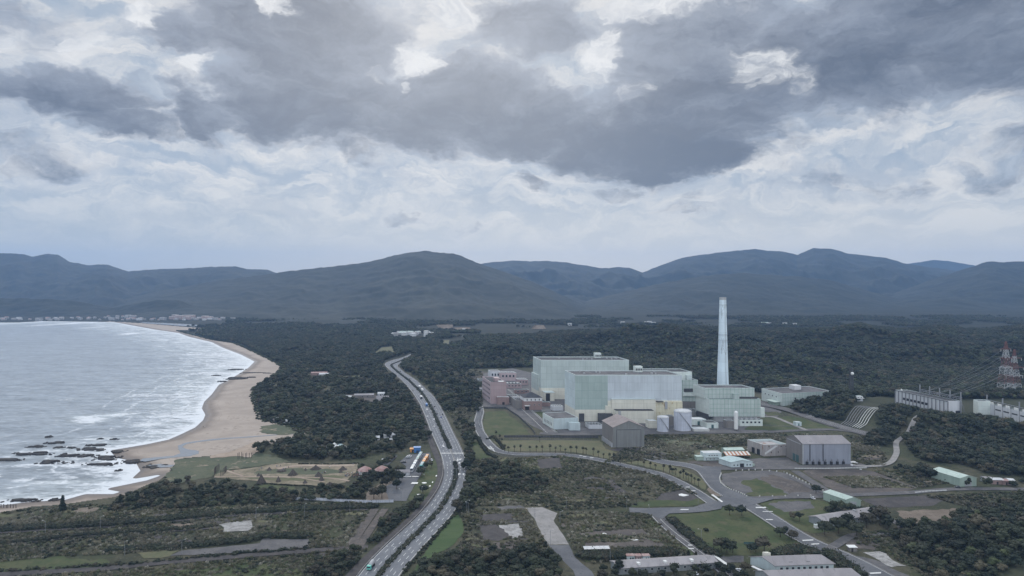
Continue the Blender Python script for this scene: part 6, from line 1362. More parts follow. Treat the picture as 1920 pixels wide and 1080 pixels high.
for u_ in (.2, Wd / 3, Wd * 2 / 3, Wd - .3):
    for v_ in (.2, 3.8): boxpart(t, 'post', fr, u_, u_ + .18, v_, v_ + .18, 0, 3.0, 'white')
boxpart(t, 'counter', fr, 1, Wd - 1, 2.6, 3.0, 0, 1.1, 'midgrey')
fr, Wd = frame_px((1593.5, 1034.5), (1607, 1034.5)); t = thing('hut', 'small hut with a bright white roof on the verge at lower right', 'hut', (*fr.o, 0)); boxpart(t, 'wall', fr, 0, Wd, 0, 3.4, 0, 2.4, 'clad_taupe'); boxpart(t, 'roof', fr, -.5, Wd + .3, -.3, 3.8, 2.4, 2.65, 'white'); boxpart(t, 'door', fr, 1, 2, -.08, .02, 0, 2, 'dark')
fr, Wd = frame_px((1529, 991.5), (1536, 991)); t = thing('water_tank', 'white box tank by the left end of the long grey shed', 'tank', (*fr.o, 0)); boxpart(t, 'body', fr, 0, Wd, 0, 2, .3, 2.3, 'white'); boxpart(t, 'lid', fr, -.1, Wd + .1, -.1, 2.1, 2.3, 2.4, 'trim_light'); boxpart(t, 'base', fr, .1, Wd - .1, .1, 1.9, 0, .3, 'midgrey')
fr, Wd = frame_px((1395, 1021), (1414, 1021)); t = thing('bench', 'long dark green bench on the green field', 'bench', (*fr.o, 0)); boxpart(t, 'seat', fr, 0, Wd, 0, .6, .45, .55, 'door_green'); boxpart(t, 'backrest', fr, 0, Wd, .6, .7, .6, 1.3, 'door_green')
for u_ in (.3, Wd / 2, Wd - .5): boxpart(t, 'leg', fr, u_, u_ + .2, .05, .55, 0, .45, 'dark')
# shacks far right
for (a_, b_, py_, h_, w_, r_, lb) in ((1846, 1862, 905, 3.2, 'clad_shed_grey', 'roof_grey', 'pale shack at the left end of the shack row under the right wood'), (1860, 1882, 908, 3.4, 'clad_brick', 'roof_white', 'dark red shack with a white roof in the shack row'), (1880, 1896, 909, 3.0, 'clad_brick', 'roof_red', 'low red shack right of the white roofed one'), (1892, 1903, 909, 3.4, 'clad_white', 'roof_white', 'small white shack closing the shack row on the right')):
    fr, Wd = frame_px((a_, py_), (b_, py_ + .5)); t = thing('shack', lb, 'shack', (*fr.o, 0)); gable(t, fr, Wd, 6, 0, h_, h_ + .6, w_, r_, 'u', over=.3); boxpart(t, 'door', fr, Wd * .4, Wd * .55, -.1, .05, 0, 2, 'dark')
# ---- pink administration group
fr, Wd = frame_px((920, 757), (949.3, 757), (-.245, .97)); t = thing('administration_building', 'tall pink office block with a windowed long side and a blank end wall', 'office', (*fr.o, 0)); h = Zat(716.6, fr.o[1])
block(t, fr, 0, Wd, 0, 54, 0, h, 'clad_pink', 'roof_dark', side='clad_pink_side', trim='clad_pink_side')
for r_ in range(4): windows(t, fr, 4, 52, 0, 5 + r_ * 5.6, 7.6 + r_ * 5.6, 7, 3.2, face='side', frame_='clad_pink_side')
boxpart(t, 'roof_house', fr, 8, 14, 12, 24, h - .9, h + 3.5, 'clad_pink'); boxpart(t, 'roof_plate', fr, 11, 18, 3, 9, h + .2, h + .6, 'white')
fr2 = Frame(fr.p(Wd * .37, -6.5), fr.ux, fr.uy); block(t, fr2, 0, 15, 0, 6.4, 0, 9.5, 'clad_brick', 'roof_dark', name='porch_wall', rname='porch_roof', trim='trim_white', par=.6); boxpart(t, 'door', fr2, 6, 9, -.1, .05, 0, 3.2, 'dark')
fr, Wd = frame_px((983, 769), (1016.5, 768.5), (-.24, .97)); t = thing('workshop', 'low pink brick building with a white upper band and dark hipped roof', 'building', (*fr.o, 0)); h = Zat(746, fr.o[1]); Y0 = fr.o[1]
mb = MB(); mb.prism(fr.rect(0, Wd, 0, 20), 0, h * .72, top=False); mb.build('wall', M['clad_brick'], t); mb = MB(); mb.prism(fr.rect(-.15, Wd + .15, -.15, 20), h * .72, h); mb.build('upper_wall', M['trim_white'], t)
mb = MB(); r = fr.rect(-.6, Wd + .6, -.6, 20.6); pk = [fr.p(Wd * .45, 10, h + 5.5), fr.p(Wd * .55, 10, h + 5.5)]; rr = [(*p, h + .1) for p in r]; mb.quad([rr[0], rr[1], pk[1], pk[0]]); mb.quad([rr[1], rr[2], pk[1]]); mb.quad([rr[2], rr[3], pk[0], pk[1]]); mb.quad([rr[3], rr[0], pk[0]]); mb.build('roof', M['roof_slate'], t)
windows(t, fr, 1, Wd - 1, -.15, h * .76, h * .92, 4, 1.4); windows(t, fr, 4, Wd - 1, 0, 5.5, 7.2, 3, 1.6); boxpart(t, 'entrance', fr, 1, 6, -.15, .05, 0, 4.5, 'dark'); boxpart(t, 'canopy', fr, .4, 6.5, -2.5, -.05, 5.2, 5.8, 'white')
lowblock(967, 983, 766, 10.5, 44, 'clad_taupe', 'roof_dark', 'long grey wing attached left of the dark hipped roof building', extra=ex_units)
lowblock(919.5, 938, 712, 13.5, 20, 'clad_white', 'roof_grey', 'white block behind the tall pink office block', wins=3, extra=ex_units)
lowblock(938, 968, 714, 12.5, 18, 'clad_pink_side', 'roof_grey', 'pink and white block at the back of the pink building group', wins=4, extra=ex_units)
lowblock(950, 978, 728, 6, 22, 'clad_pink', 'roof_dark', 'low pink block with skylights behind the tall pink office', wins=4, extra=ex_units)
lowblock(972, 990, 722, 8, 20, 'clad_pink', 'roof_grey', 'low pink block touching the rear green hall', wins=3, extra=ex_units)
lowblock(966, 992, 738, 5, 10, 'clad_brick', 'roof_dark', 'low brick store between the pink blocks and the rear hall', wins=3)
lowblock(897, 915, 716, 3.5, 12, 'clad_shed_grey', 'roof_dark', 'low grey shed left of the pink office block among trees')
lowblock(1018, 1032, 762, 5, 8, 'clad_brick', 'roof_dark', 'small brick store under the cream base of the rear hall')
lowblock(1036, 1056, 770, 5.5, 10, 'clad_white', 'roof_white', 'white equipment block wedged between the two halls', extra=ex_units)
lowblock(1016, 1034, 772, 2.4, .4, 'concrete_wall', 'concrete_wall', 'low grey wall in front of the brick building', name='wall', cat='wall')
# ---- switchyard buildings on the plateau
ZP = 12.0
A_ = GP(1679, 755.5, ZP); B_ = GP(1778, 779, ZP); C_ = GP(1803, 778.5, ZP); D_ = (A_[0] + C_[0] - B_[0], A_[1] + C_[1] - B_[1]); h = Zat(752, B_[1]) - ZP
t = polyblock('switchgear_building', 'long white switchyard building on the terrace with dark pilasters and rooftop gantry', 'building', [A_, B_, C_, D_], ZP, h, ['clad_white'], 'roof_dark')
L_ = math.dist(A_, B_); ux = ((B_[0] - A_[0]) / L_, (B_[1] - A_[1]) / L_); Dd = math.dist(B_, C_); uy = ((C_[0] - B_[0]) / Dd, (C_[1] - B_[1]) / Dd); fs = Frame(A_, ux, uy)
for k in range(15): boxpart(t, 'pilaster', fs, L_ * k / 14 - .35, L_ * k / 14 + .35, -.7, -.02, ZP - 2, ZP + h - .3, 'midgrey')
for k in range(7): boxpart(t, 'window', fs, L_ * (2 + k) / 14 + 1.0, L_ * (3 + k) / 14 - 1.0, -.12, .05, ZP + 5.8, ZP + 8.6, 'dark')
for k in range(12): boxpart(t, 'plinth_opening', fs, L_ * k / 14 + 1.4, L_ * (k + 1) / 14 - 1.4, -.14, .05, ZP - 1.5, ZP + 1.5, 'darkgrey')
boxpart(t, 'cornice', fs, -.3, L_ + .3, -.9, -.72, ZP + h - .8, ZP + h - .2, 'darkgrey'); mb = MB(); p_ = fs.p(6, 3); mb.cyl(p_[0], p_[1], .9, .9, ZP + h, ZP + h + 1.2, 12); mb.cyl(p_[0], p_[1], .9, .1, ZP + h + 1.2, ZP + h + 2.2, 12); mb.build('rooftop_dome', M['white'], t)
boxpart(t, 'door', Frame(B_, uy, (-ux[0], -ux[1])), Dd * .55, Dd * .95, -.12, .05, ZP, ZP + 5, 'dark')
def gantry(label, fr, u0, u1, v, n, z0, zb, zt):
    t = thing('gantry', label, 'gantry', (*fr.p(u0, v), z0)); 
    for k in range(n):
        u = u0 + (u1 - u0) * k / (n - 1); mb = MB(); mb.bar(fr.p(u, v, z0), fr.p(u, v, zt), 1.0); mb.bar(fr.p(u, v + 5, z0), fr.p(u, v, zb), .5); mb.build('post', M['steel'], t)
    mb = MB()
    for dz in (0, 1.8): mb.bar(fr.p(u0, v, zb + dz), fr.p(u1, v, zb + dz), .35); mb.bar(fr.p(u0, v + 1.6, zb + dz), fr.p(u1, v + 1.6, zb + dz), .3)
    m_ = n * 5
    for k in range(m_): a_ = u0 + (u1 - u0) * k / m_; b_ = u0 + (u1 - u0) * (k + 1) / m_; mb.bar(fr.p(a_, v, zb), fr.p(b_, v, zb + 1.8), .2)
    mb.build('beam', M['steel'], t)
    for k in range(n * 3):
        u = u0 + (u1 - u0) * (k + .5) / (n * 3); mb = MB(); mb.bar(fr.p(u, v, zb), fr.p(u, v, zb - 4.5), .45); mb.build('insulator', M['midgrey'], t)
gantry('row of tall steel gantry posts behind the long white switchyard building', fs, L_ * .28, L_ * 1.02, Dd * .85, 5, ZP, ZP + h + 2.2, ZP + h + 9.5)
A_ = GP(1834.5, 777.5, ZP); B_ = GP(1857, 777.5, ZP); fq, W27 = Frame(A_, (1, 0), (.1, .99)), math.dist(A_, B_); hq = Zat(752, A_[1]) - ZP
t = thing('switchgear_building', 'second pale switchyard building with three posts, cut by the right edge', 'building', (*A_, ZP)); block(t, fq, 0, W27, 0, 10, ZP - 2, ZP + hq, 'clad_panel_pale', 'roof_dark', side='clad_panel_pale')
Cx = GP(1990, 812, ZP); Lq = math.dist(B_, Cx); fq2 = Frame(B_, ((Cx[0] - B_[0]) / Lq, (Cx[1] - B_[1]) / Lq), (.33, .94)); block(t, fq2, 0, Lq, 0, 14, ZP - 2, ZP + hq * .78, 'clad_white', 'roof_patchy', name='wing_wall', rname='wing_roof')
for k in range(8): boxpart(t, 'pilaster', fq2, Lq * (k + .5) / 8, Lq * (k + .5) / 8 + .45, -.4, -.02, ZP - 2, ZP + hq * .78, 'midgrey'); boxpart(t, 'window', fq2, Lq * (k + .62) / 8, Lq * (k + 1.3) / 8, -.12, -.02, ZP + hq * .42, ZP + hq * .52, 'darkgrey'); boxpart(t, 'roof_unit', fq2, Lq * (k + .2) / 8, Lq * (k + .6) / 8, 4, 8, ZP + hq * .7, ZP + hq * .9, 'white')
gantry('row of steel posts along the second switchyard building at the right edge', fq2, 0, Lq, 12, 5, ZP, ZP + hq * .85, ZP + hq + 5)
# white hut and lattice mast with dome on the knoll
px_, py_ = 1598, 751; gx, gy = GP(1609, 754, 11); zg = ground_z(gx, gy); fr = Frame((gx - 5, gy), (1, 0), (0, 1)); t = thing('lookout_building', 'small white flat roofed lookout on the wooded knoll beside the lattice mast', 'building', (gx - 5, gy, zg)); block(t, fr, 0, 11, 0, 7, zg - 2, zg + 6, 'clad_white', 'roof_white', par=.3); boxpart(t, 'balcony', fr, -1.2, 12, -1.2, -.02, zg + 3.4, zg + 4.2, 'white'); windows(t, fr, .5, 10.5, 0, zg + 4.3, zg + 5.4, 3, 2)
def lattice(t, x, y, z0, z1, w0, w1, mats, bands=1, seg=8, bar=.35, name='lattice'):
    """tapering four leg lattice, split in painted bands"""
    for bnd in range(bands):
        mb = MB(); za = z0 + (z1 - z0) * bnd / bands; zb = z0 + (z1 - z0) * (bnd + 1) / bands; n = max(1, seg // bands)
        def cr(z):
            f = (z - z0) / (z1 - z0); w = (w0 + (w1 - w0) * f) / 2; return [(x - w, y - w, z), (x + w, y - w, z), (x + w, y + w, z), (x - w, y + w, z)]
        for k in range(n):
            a, b = cr(za + (zb - za) * k / n), cr(za + (zb - za) * (k + 1) / n)
            for i in range(4):
                j = (i + 1) % 4; mb.bar(a[i], b[i], bar); mb.bar(a[i], b[j], bar * .55); mb.bar(a[j], b[i], bar * .55); mb.bar(b[i], b[j], bar * .5)
        mb.build(name, M[mats[bnd % len(mats)]], t)
mx, my = X(1596, 868), 868.0; mz = ground_z(mx, my); t = thing('lattice_mast', 'dark slim lattice mast carrying a white round dish on the wooded knoll', 'mast', (mx, my, mz)); zt_ = Zat(690, my); lattice(t, mx, my, mz - 1, zt_, 4.4, 3.2, ['darkgrey'], 1, 12, .55)
mb = MB(); V, F = [], []; vs, fs_ = ico(2); zc_ = Zat(700, my); me = mk_mesh('dish', [(v.x * 2.1 + .3, v.y * 2.1 - 2, v.z * 2.1 + zc_ - mz) for v in vs], fs_, M['white'], True); o = bpy.data.objects.new('dish', me); C.objects.link(o); o.parent = t
# pylons
def pylon(px, Y, pytop, pybase, w, label, arms, flip=0):
    x = X(px, Y); z0 = Zat(pybase, Y); z1 = Zat(pytop, Y); z0 = min(z0, ground_z(x, Y) + 2); t = thing('transmission_tower', label, 'pylon', (x, Y, z0), 'red and white pylons behind the switchyard')
    lattice(t, x, Y, z0 - 2, z1, w, 1.2, ['pylon_red', 'pylon_white'], 7, 14, .40, 'lattice')
    for f, L2 in arms:
        zz_ = z0 + (z1 - z0) * f; mb = MB()
        for s in (-1, 1):
            mb.bar((x, Y - .8, zz_), (x + s * L2, Y, zz_ + .6), .4); mb.bar((x, Y + .8, zz_), (x + s * L2, Y, zz_ + .6), .4); mb.bar((x, Y, zz_ + 3), (x + s * L2, Y, zz_ + .6), .35)
            for g_ in (.35, .7): mb.bar((x + s * L2 * g_, Y - .5, zz_ + .2), (x + s * L2 * g_, Y, zz_ + 3 - 2.2 * g_), .22)
        mb.build('cross_arm', M['pylon_white' if f < .6 else 'pylon_red'], t)
        for s in (-1, 1): mb = MB(); mb.bar((x + s * L2 * .95, Y, zz_ + .5), (x + s * L2 * .95, Y, zz_ - 3), .35); mb.build('insulator', M['offwhite'], t)
    return x, Y, z0, z1
pl = [pylon(1886, 905, 640, 742, 17, 'left pylon of the pair, nearest to the white switchyard building', [(.86, 7), (.70, 8), (.54, 9)]),
      pylon(1902, 935, 655, 738, 14, 'right pylon of the pair, half hidden behind the left one', [(.80, 10), (.60, 13), (.42, 12)])]
pylon(1938, 930, 690, 745, 12, 'third pylon at the very right edge of the view', [(.8, 8), (.6, 9)])
pylon(973, 1950, 621, 648, 10, 'lone distant red and white pylon on the forested ridge left of the halls', [(.85, 7), (.65, 8)])
mb = MB(); gz = ZP + h + 2
for k, (f, L2) in enumerate([(.86, 7), (.70, 8), (.54, 9)]):
    for pi in (0, 1):
        x, Y, z0, z1 = pl[pi]; zz_ = z0 + (z1 - z0) * f
        for s in (-1, 1):
            a = Vector((x + s * L2, Y, zz_ - 2)); b = Vector((*fs.p(L_ * (.35 + .2 * k), Dd), gz)); pr = a
            for q in range(1, 15):
                tt = q / 14; c_ = a.lerp(b, tt); c_.z -= 7 * 4 * tt * (1 - tt) * .5; mb.bar(pr, c_, .10); pr = c_
tag(mb.build('power_line', M['steel']), 'sagging power lines between the red and white pylons and the switchyard gantry', 'cable')
# ---- water channels stepping down the slope
for k in range(9):
    f = k / 8; t0 = GP(1606 + 42 * f, 763 + 5 * f, ZP); b0 = GP(1577 + 34 * f, 793 + 8 * f, 2); cs = []
    mid_ = ((t0[0] * .62 + b0[0] * .38) - 3, t0[1] * .62 + b0[1] * .38)
    top2 = (t0[0] + 7, t0[1] + 3); P3 = [top2, t0, mid_, b0]; dense = resample(P3, 1.5); mb = MB(); prev = None
    for q in dense:
        zz_ = ground_z(q.x, q.y) + .8; c_ = (q.x, q.y, zz_)
        if prev: mb.bar(prev, c_, .55)
        prev = c_
    tag(mb.build('pipeline', M['offwhite' if k > 4 else 'midgrey']), ['leftmost pale pipe running down the embankment', 'second pale pipe from the left on the embankment', 'third pale pipe from the left on the embankment', 'fourth pipe from the left on the embankment', 'middle pipe of the nine on the embankment', 'fourth pipe from the right on the embankment', 'third pipe from the right on the embankment', 'second pipe from the right on the embankment', 'rightmost bright pipe running down the embankment'][k], 'pipe', 'pipes down the embankment')
# ------------------------------------------------------------------ palms along the works road
def palm_meshes():
    rnd = random.Random(5); mb = MB()
    for i in range(5): mb.cyl(0, 0, .26 - .03 * i, .24 - .03 * i, 1.15 * i - (.4 if i == 0 else 0), 1.15 * (i + 1), 8, cap=False)
    o = mb.build('trunk', M['bark']); tr = o.data; bpy.data.objects.remove(o); V, F = [], []
    for k in range(26):
        a = rnd.uniform(0, 6.283); el = rnd.uniform(-.7, 1.2); L_ = rnd.uniform(1.5, 2.1); p = Vector((0, 0, 5.6)); d = Vector((math.cos(a) * math.cos(el), math.sin(a) * math.cos(el), math.sin(el))); s_ = Vector((-math.sin(a), math.cos(a), 0)); w = .10
        for q in range(4):
            p2 = p + d * L_ / 4; w2 = [.34, .42, .36, .05][q]; o_ = len(V)
            V += [tuple(p - s_ * w), tuple(p + s_ * w), tuple(p2 + s_ * w2 - Vector((0, 0, .12))), tuple(p2 - s_ * w2 - Vector((0, 0, .12)))]; F.append((o_, o_ + 1, o_ + 2, o_ + 3)); p = p2; w = w2; d = (d - Vector((0, 0, .30))).normalized()
    return tr, mk_mesh('crown', V, F, M['foliage_dark'])
PT, PC = palm_meshes(); palm0 = None
PZ = [(345, 380), (373, 390), (419, 385), (465, 383), (535, 385), (582, 385), (627, 388), (685, 385), (727, 390), (763, 375), (801, 398), (842, 390), (884, 392), (933, 395), (956, 400), (1009, 405), (1048, 420), (1087, 432), (1130, 442), (1165, 445), (1213, 465), (1256, 455), (1295, 462),
      (1345, 475), (1390, 492), (1436, 503), (1476, 515), (1536, 525), (1582, 535), (1628, 547), (1660, 572), (1685, 570), (1706, 580), (1722, 588), (1745, 600), (1770, 612), (1800, 628)]
for i, (a, b) in enumerate(PZ):
    px, py = 860 + a / 4, 740 + (b + 46 + 14 * i / 36) / 4; x, y = GP(px, py)
    if palm0 is None: palm0 = tree_proto('palm_tree', 'short dark palm in the planted row along the curving works road', 'palm', PC, PT, (x, y, 0), 'row of palms on the dry lawn')
    else:
        s = random.uniform(.85, 1.15); dup(palm0, (x, y, 0), random.uniform(0, 6.28), s)
for px, py, s in ((930, 821, 1.1), (937, 827, 1), (941, 833, .9), (1012, 829, .9)): x, y = GP(px, py); dup(palm0, (x, y, 0), 1.0, s, label='darker palm in the loose clump at the top left end of the palm row' if px < 1000 else 'palm by the pale hangar end of the fence, set back from the row', group='loose palms at the row end' if px < 1000 else 'palm set back')
# ------------------------------------------------------------------ vehicles
def wheel_pair(t, xs, ys, r=.34, w=.24):
    for x in xs:
        for y in ys:
            mb = MB(); n = 12; c = [(math.cos(k / n * 6.283) * r, math.sin(k / n * 6.283) * r) for k in range(n)]
            for k in range(n):
                a, b = c[k], c[(k + 1) % n]; mb.quad([(x - w / 2, y + a[0], r + a[1]), (x - w / 2, y + b[0], r + b[1]), (x + w / 2, y + b[0], r + b[1]), (x + w / 2, y + a[0], r + a[1])])
            for s in (-1, 1): mb.quad([(x + s * w / 2, y + a[0], r + a[1]) for a in c])
            mb.build('wheel', M['tyre'], t, rel=False)
def loft(name, secs, mat, t):
    """secs: (y, halfwidth bottom, halfwidth top, z0, z1) along the vehicle's length"""
    mb = MB(); R4 = [[(-wb, y, z0), (wb, y, z0), (wt, y, z1), (-wt, y, z1)] for (y, wb, wt, z0, z1) in secs]
    for i in range(len(R4) - 1):
        for k in range(4): mb.quad([R4[i][k], R4[i][(k + 1) % 4], R4[i + 1][(k + 1) % 4], R4[i + 1][k]])
    mb.quad(R4[0][::-1]); mb.quad(R4[-1]); return mb.build(name, M[mat], t, rel=False)
def boxm(name, x0, x1, y0, y1, z0, z1, mat, t):
    mb = MB(); mb.prism([(x0, y0), (x1, y0), (x1, y1), (x0, y1)], z0, z1); return mb.build(name, M[mat], t, rel=False)
def car(loc, rz, col, label, group=None):
    t = thing('car', label, 'car', loc, group, rz)
    loft('body', [(-2.2, .72, .78, .35, .8), (-2.05, .86, .84, .28, .92), (1.0, .88, .86, .25, .95), (1.9, .84, .80, .28, .86), (2.2, .7, .68, .36, .7)], col, t)
    loft('cabin', [(-1.75, .80, .62, .9, .98), (-1.2, .80, .62, .9, 1.42), (.25, .80, .62, .9, 1.42), (.95, .80, .66, .88, .94)], 'glass', t); loft('roof', [(-1.2, .66, .62, 1.36, 1.46), (.3, .66, .62, 1.36, 1.46)], col, t)
    wheel_pair(t, (-.78, .78), (-1.35, 1.35)); 
    for s in (-1, 1): boxm('headlight', s * .6 - .16, s * .6 + .16, 2.12, 2.24, .52, .68, 'offwhite', t); boxm('tail_light', s * .62 - .14, s * .62 + .14, -2.25, -2.1, .62, .78, 'red', t)
    return t
def bus(loc, rz, col, roofc, label, group=None):
    t = thing('bus', label, 'bus', loc, group, rz); loft('body', [(-6, 1.2, 1.15, .4, 3.1), (-5.8, 1.25, 1.2, .35, 3.3), (5.7, 1.25, 1.2, .35, 3.3), (6.0, 1.2, 1.08, .45, 3.0)], col, t)
    boxm('roof', -1.15, 1.15, -5.7, 5.6, 3.3, 3.42, roofc, t); boxm('air_conditioner', -.8, .8, -2.2, 0.6, 3.42, 3.65, 'offwhite', t)
    for s in (-1, 1): boxm('window', s * 1.25 - .03, s * 1.25 + .03, -5.2, 5.0, 1.5, 2.6, 'glass', t); boxm('headlight', s * .9 - .2, s * .9 + .2, 6.0, 6.06, .7, .95, 'offwhite', t); boxm('mirror', s * 1.45 - .1, s * 1.45 + .1, 5.9, 6.05, 2.0, 2.5, 'dark', t)
    boxm('windscreen', -1.05, 1.05, 5.98, 6.05, 1.3, 2.8, 'glass', t); wheel_pair(t, (-1.1, 1.1), (-3.4, 3.7), .48, .3); return t
def truck(loc, rz, cab, body, label, kind='box'):
    t = thing('truck', label, 'truck', loc, None, rz); loft('cab', [(2.4, 1.2, 1.1, .6, 2.7), (4.0, 1.2, 1.1, .55, 2.7), (4.3, 1.15, 1.0, .6, 2.2)], cab, t); boxm('windscreen', -1.0, 1.0, 4.2, 4.36, 1.6, 2.3, 'glass', t); boxm('chassis', -.6, .6, -4.2, 4.0, .55, .9, 'dark', t)
    if kind == 'box': boxm('cargo_box', -1.2, 1.2, -4.2, 2.2, .95, 3.2, body, t)
    else:
        mb = MB(); st = [(-3.9, .5, 2.9), (-3.0, 1.0, 2.6), (-1.0, 1.3, 2.3), (.6, 1.2, 2.15), (1.8, .75, 2.0)]; n = 16
        for i in range(4):
            for k in range(n):
                f = lambda s_, kk: (math.cos(kk / n * 6.283) * s_[1], s_[0], s_[2] + math.sin(kk / n * 6.283) * s_[1]); mb.quad([f(st[i], k), f(st[i], k + 1), f(st[i + 1], k + 1), f(st[i + 1], k)])
        mb.build('mixer_drum', M[body], t, rel=False, smooth=True); boxm('chute', -.4, .4, -4.9, -3.7, 1.6, 2.6, 'midgrey', t)
    wheel_pair(t, (-1.0, 1.0), (-3.2, -2.0, 3.1), .5, .3)
    for s in (-1, 1): boxm('headlight', s * .8 - .2, s * .8 + .2, 4.28, 4.34, .8, 1.0, 'offwhite', t)
    return t
def road_dir(x, y, lane, frac):
    a, b = LANES[lane]; i = min(range(len(a) - 1), key=lambda k: (a[k].lerp(b[k], frac) - Vector((x, y))).length); p = a[i].lerp(b[i], frac); q = a[i + 1].lerp(b[i + 1], frac); d = (q - p).normalized(); return p, math.atan2(-d.x, d.y)
def on_road(py, lane, frac, flip=False):
    a, b = LANES[lane]; Y = CAMH * FPX / (py - HOR); i = min(range(len(a) - 1), key=lambda k: abs(a[k].lerp(b[k], frac).y - Y)); p = a[i].lerp(b[i], frac); q = a[i + 1].lerp(b[i + 1], frac); d = (q - p).normalized()
    return (p.x, p.y, ZR + .02), math.atan2(-d.x, d.y) + (math.pi if flip else 0)
# west lanes drive towards the camera, east lanes away (list order runs from far to near)
for py, lane, fr_, col, lb in [(769, 'west', .5, 'car_white', 'white car on the seaward carriageway just below the blue truck'), (782, 'west', .2, 'car_silver', 'silver car on the seaward carriageway near its outer edge above two white ones'),
        (787, 'west', .8, 'car_white', 'white car on the seaward carriageway beside the median, below the silver one'), (802, 'west', .5, 'car_silver', 'grey car on the seaward carriageway between two white cars'), (837, 'west', .5, 'car_white', 'white car nearest to the pedestrian crossing on the highway'),
        (733, 'west', .3, 'car_dark', 'dark car farthest up the seaward carriageway'), (697, 'east', .5, 'car_dark', 'dark car near the far bend of the highway'), (711, 'east', .3, 'car_dark', 'dark car below the far bend on the inland carriageway'),
        (763, 'east', .3, 'car_dark', 'dark car leading the tight group on the inland carriageway'), (771, 'east', .25, 'car_silver', 'grey car in the middle of the tight group on the inland carriageway'), (777, 'east', .2, 'car_dark', 'dark car at the median side of the tight group on the inland carriageway'),
        (778, 'east', .75, 'car_dark', 'dark car on the outer lane beside the tight group'), (783, 'east', .45, 'car_blue', 'blue car last in the tight group on the inland carriageway')]:
    loc, rz = on_road(py, lane, fr_, flip=(lane == 'east')); car(loc, rz, col, lb)
loc, rz = on_road(727, 'east', .35, True); truck(loc, rz, 'white', 'white', 'white box truck, upper of a pair on the inland carriageway')
loc, rz = on_road(733, 'east', .25, True); truck(loc, rz, 'white', 'white', 'white box truck, lower of a pair on the inland carriageway')
loc, rz = on_road(747, 'west', .6); truck(loc, rz, 'car_dark', 'white', 'truck with a dark cab and white box above the blue truck')
loc, rz = on_road(761, 'west', .7); truck(loc, rz, 'blue', 'blue', 'bright blue truck on the seaward carriageway')
loc, rz = on_road(1064, 'west', .35); truck(loc, rz, 'teal', 'lightgrey', 'concrete mixer truck with a green cab at the bottom of the highway', 'mixer')
# parked buses and cars
hd = math.atan2(-(GP(773, 880)[0] - GP(788, 853)[0]), GP(773, 880)[1] - GP(788, 853)[1])
for px, py, c, r, lb in [(773.5, 882, 'car_white', 'white', 'white coach at the near end of the left row of parked coaches'), (778.5, 873, 'car_white', 'white', 'white coach second from the near end of the left row'), (783.5, 864.5, 'car_silver', 'roof_mint', 'pale green roofed coach, third in the left row'), (788, 857, 'car_white', 'roof_blue', 'pale coach at the far end of the left row'),
                         (791, 876.5, 'teal', 'roof_blue', 'teal coach at the near end of the right row'), (795.5, 869, 'orange', 'orange', 'orange coach in the middle of the right row'), (800, 862, 'orange', 'orange', 'orange coach at the far end of the right row')]:
    x, y = GP(px, py); bus((x, y, .2), hd, c, r, lb)
for px, py, c, rz, lb in [(809, 864, 'car_white', .4, 'white car parked on the grass edge beside the orange coach'), (765, 859, 'car_silver', 1.4, 'silver car parked at the top left corner of the car park'), (767, 857, 'car_white', 1.4, 'white car parked beside the silver one at the top of the car park'), (720, 863, 'car_white', 1.1, 'white car in the small side car park'), (738, 859, 'car_dark', .7, 'dark car at the right edge of the small side car park'),
                          (955, 758, 'car_white', 2.5, 'white car parked beside the pink office porch'), (958.5, 756, 'car_silver', 2.5, 'silver car parked right of the white one by the pink office'), (1524, 936, 'car_white', .2, 'white car by the single tree on the side road'), (752, 895, 'car_white', .8, 'white car under the trees by the car park crossing line'), (1795, 915, 'car_dark', 1.5, 'dark car in front of the green warehouse'), (1303, 1078, 'car_white', .5, 'white car under the trees at the bottom edge, left one'), (1386, 1072, 'car_white', .6, 'white car parked by the zebra strip at the bottom road end'),
                          (1840, 972, 'car_silver', 1.4, 'silver van parked at the right end of the brown yard'), (757, 868, 'car_dark', 1.4, 'dark car on the left edge of the coach park')]:
    x, y = GP(px, py); car((x, y, .32), rz, c, lb)
# motorcycle with rider
(xx, yy, zz_), rz = on_road(931, 'west', .12); t = thing('motorcycle', 'small motorcycle riding at the outer edge of the seaward carriageway', 'motorcycle', (xx, yy, zz_), None, rz); wheel_pair(t, (0,), (-.6, .6), .3, .12); loft('frame', [(-.7, .12, .16, .4, .75), (.2, .14, .12, .35, .8), (.6, .08, .08, .4, 1.0)], 'car_dark', t); boxm('handlebar', -.3, .3, .45, .52, 1.0, 1.06, 'steel', t)
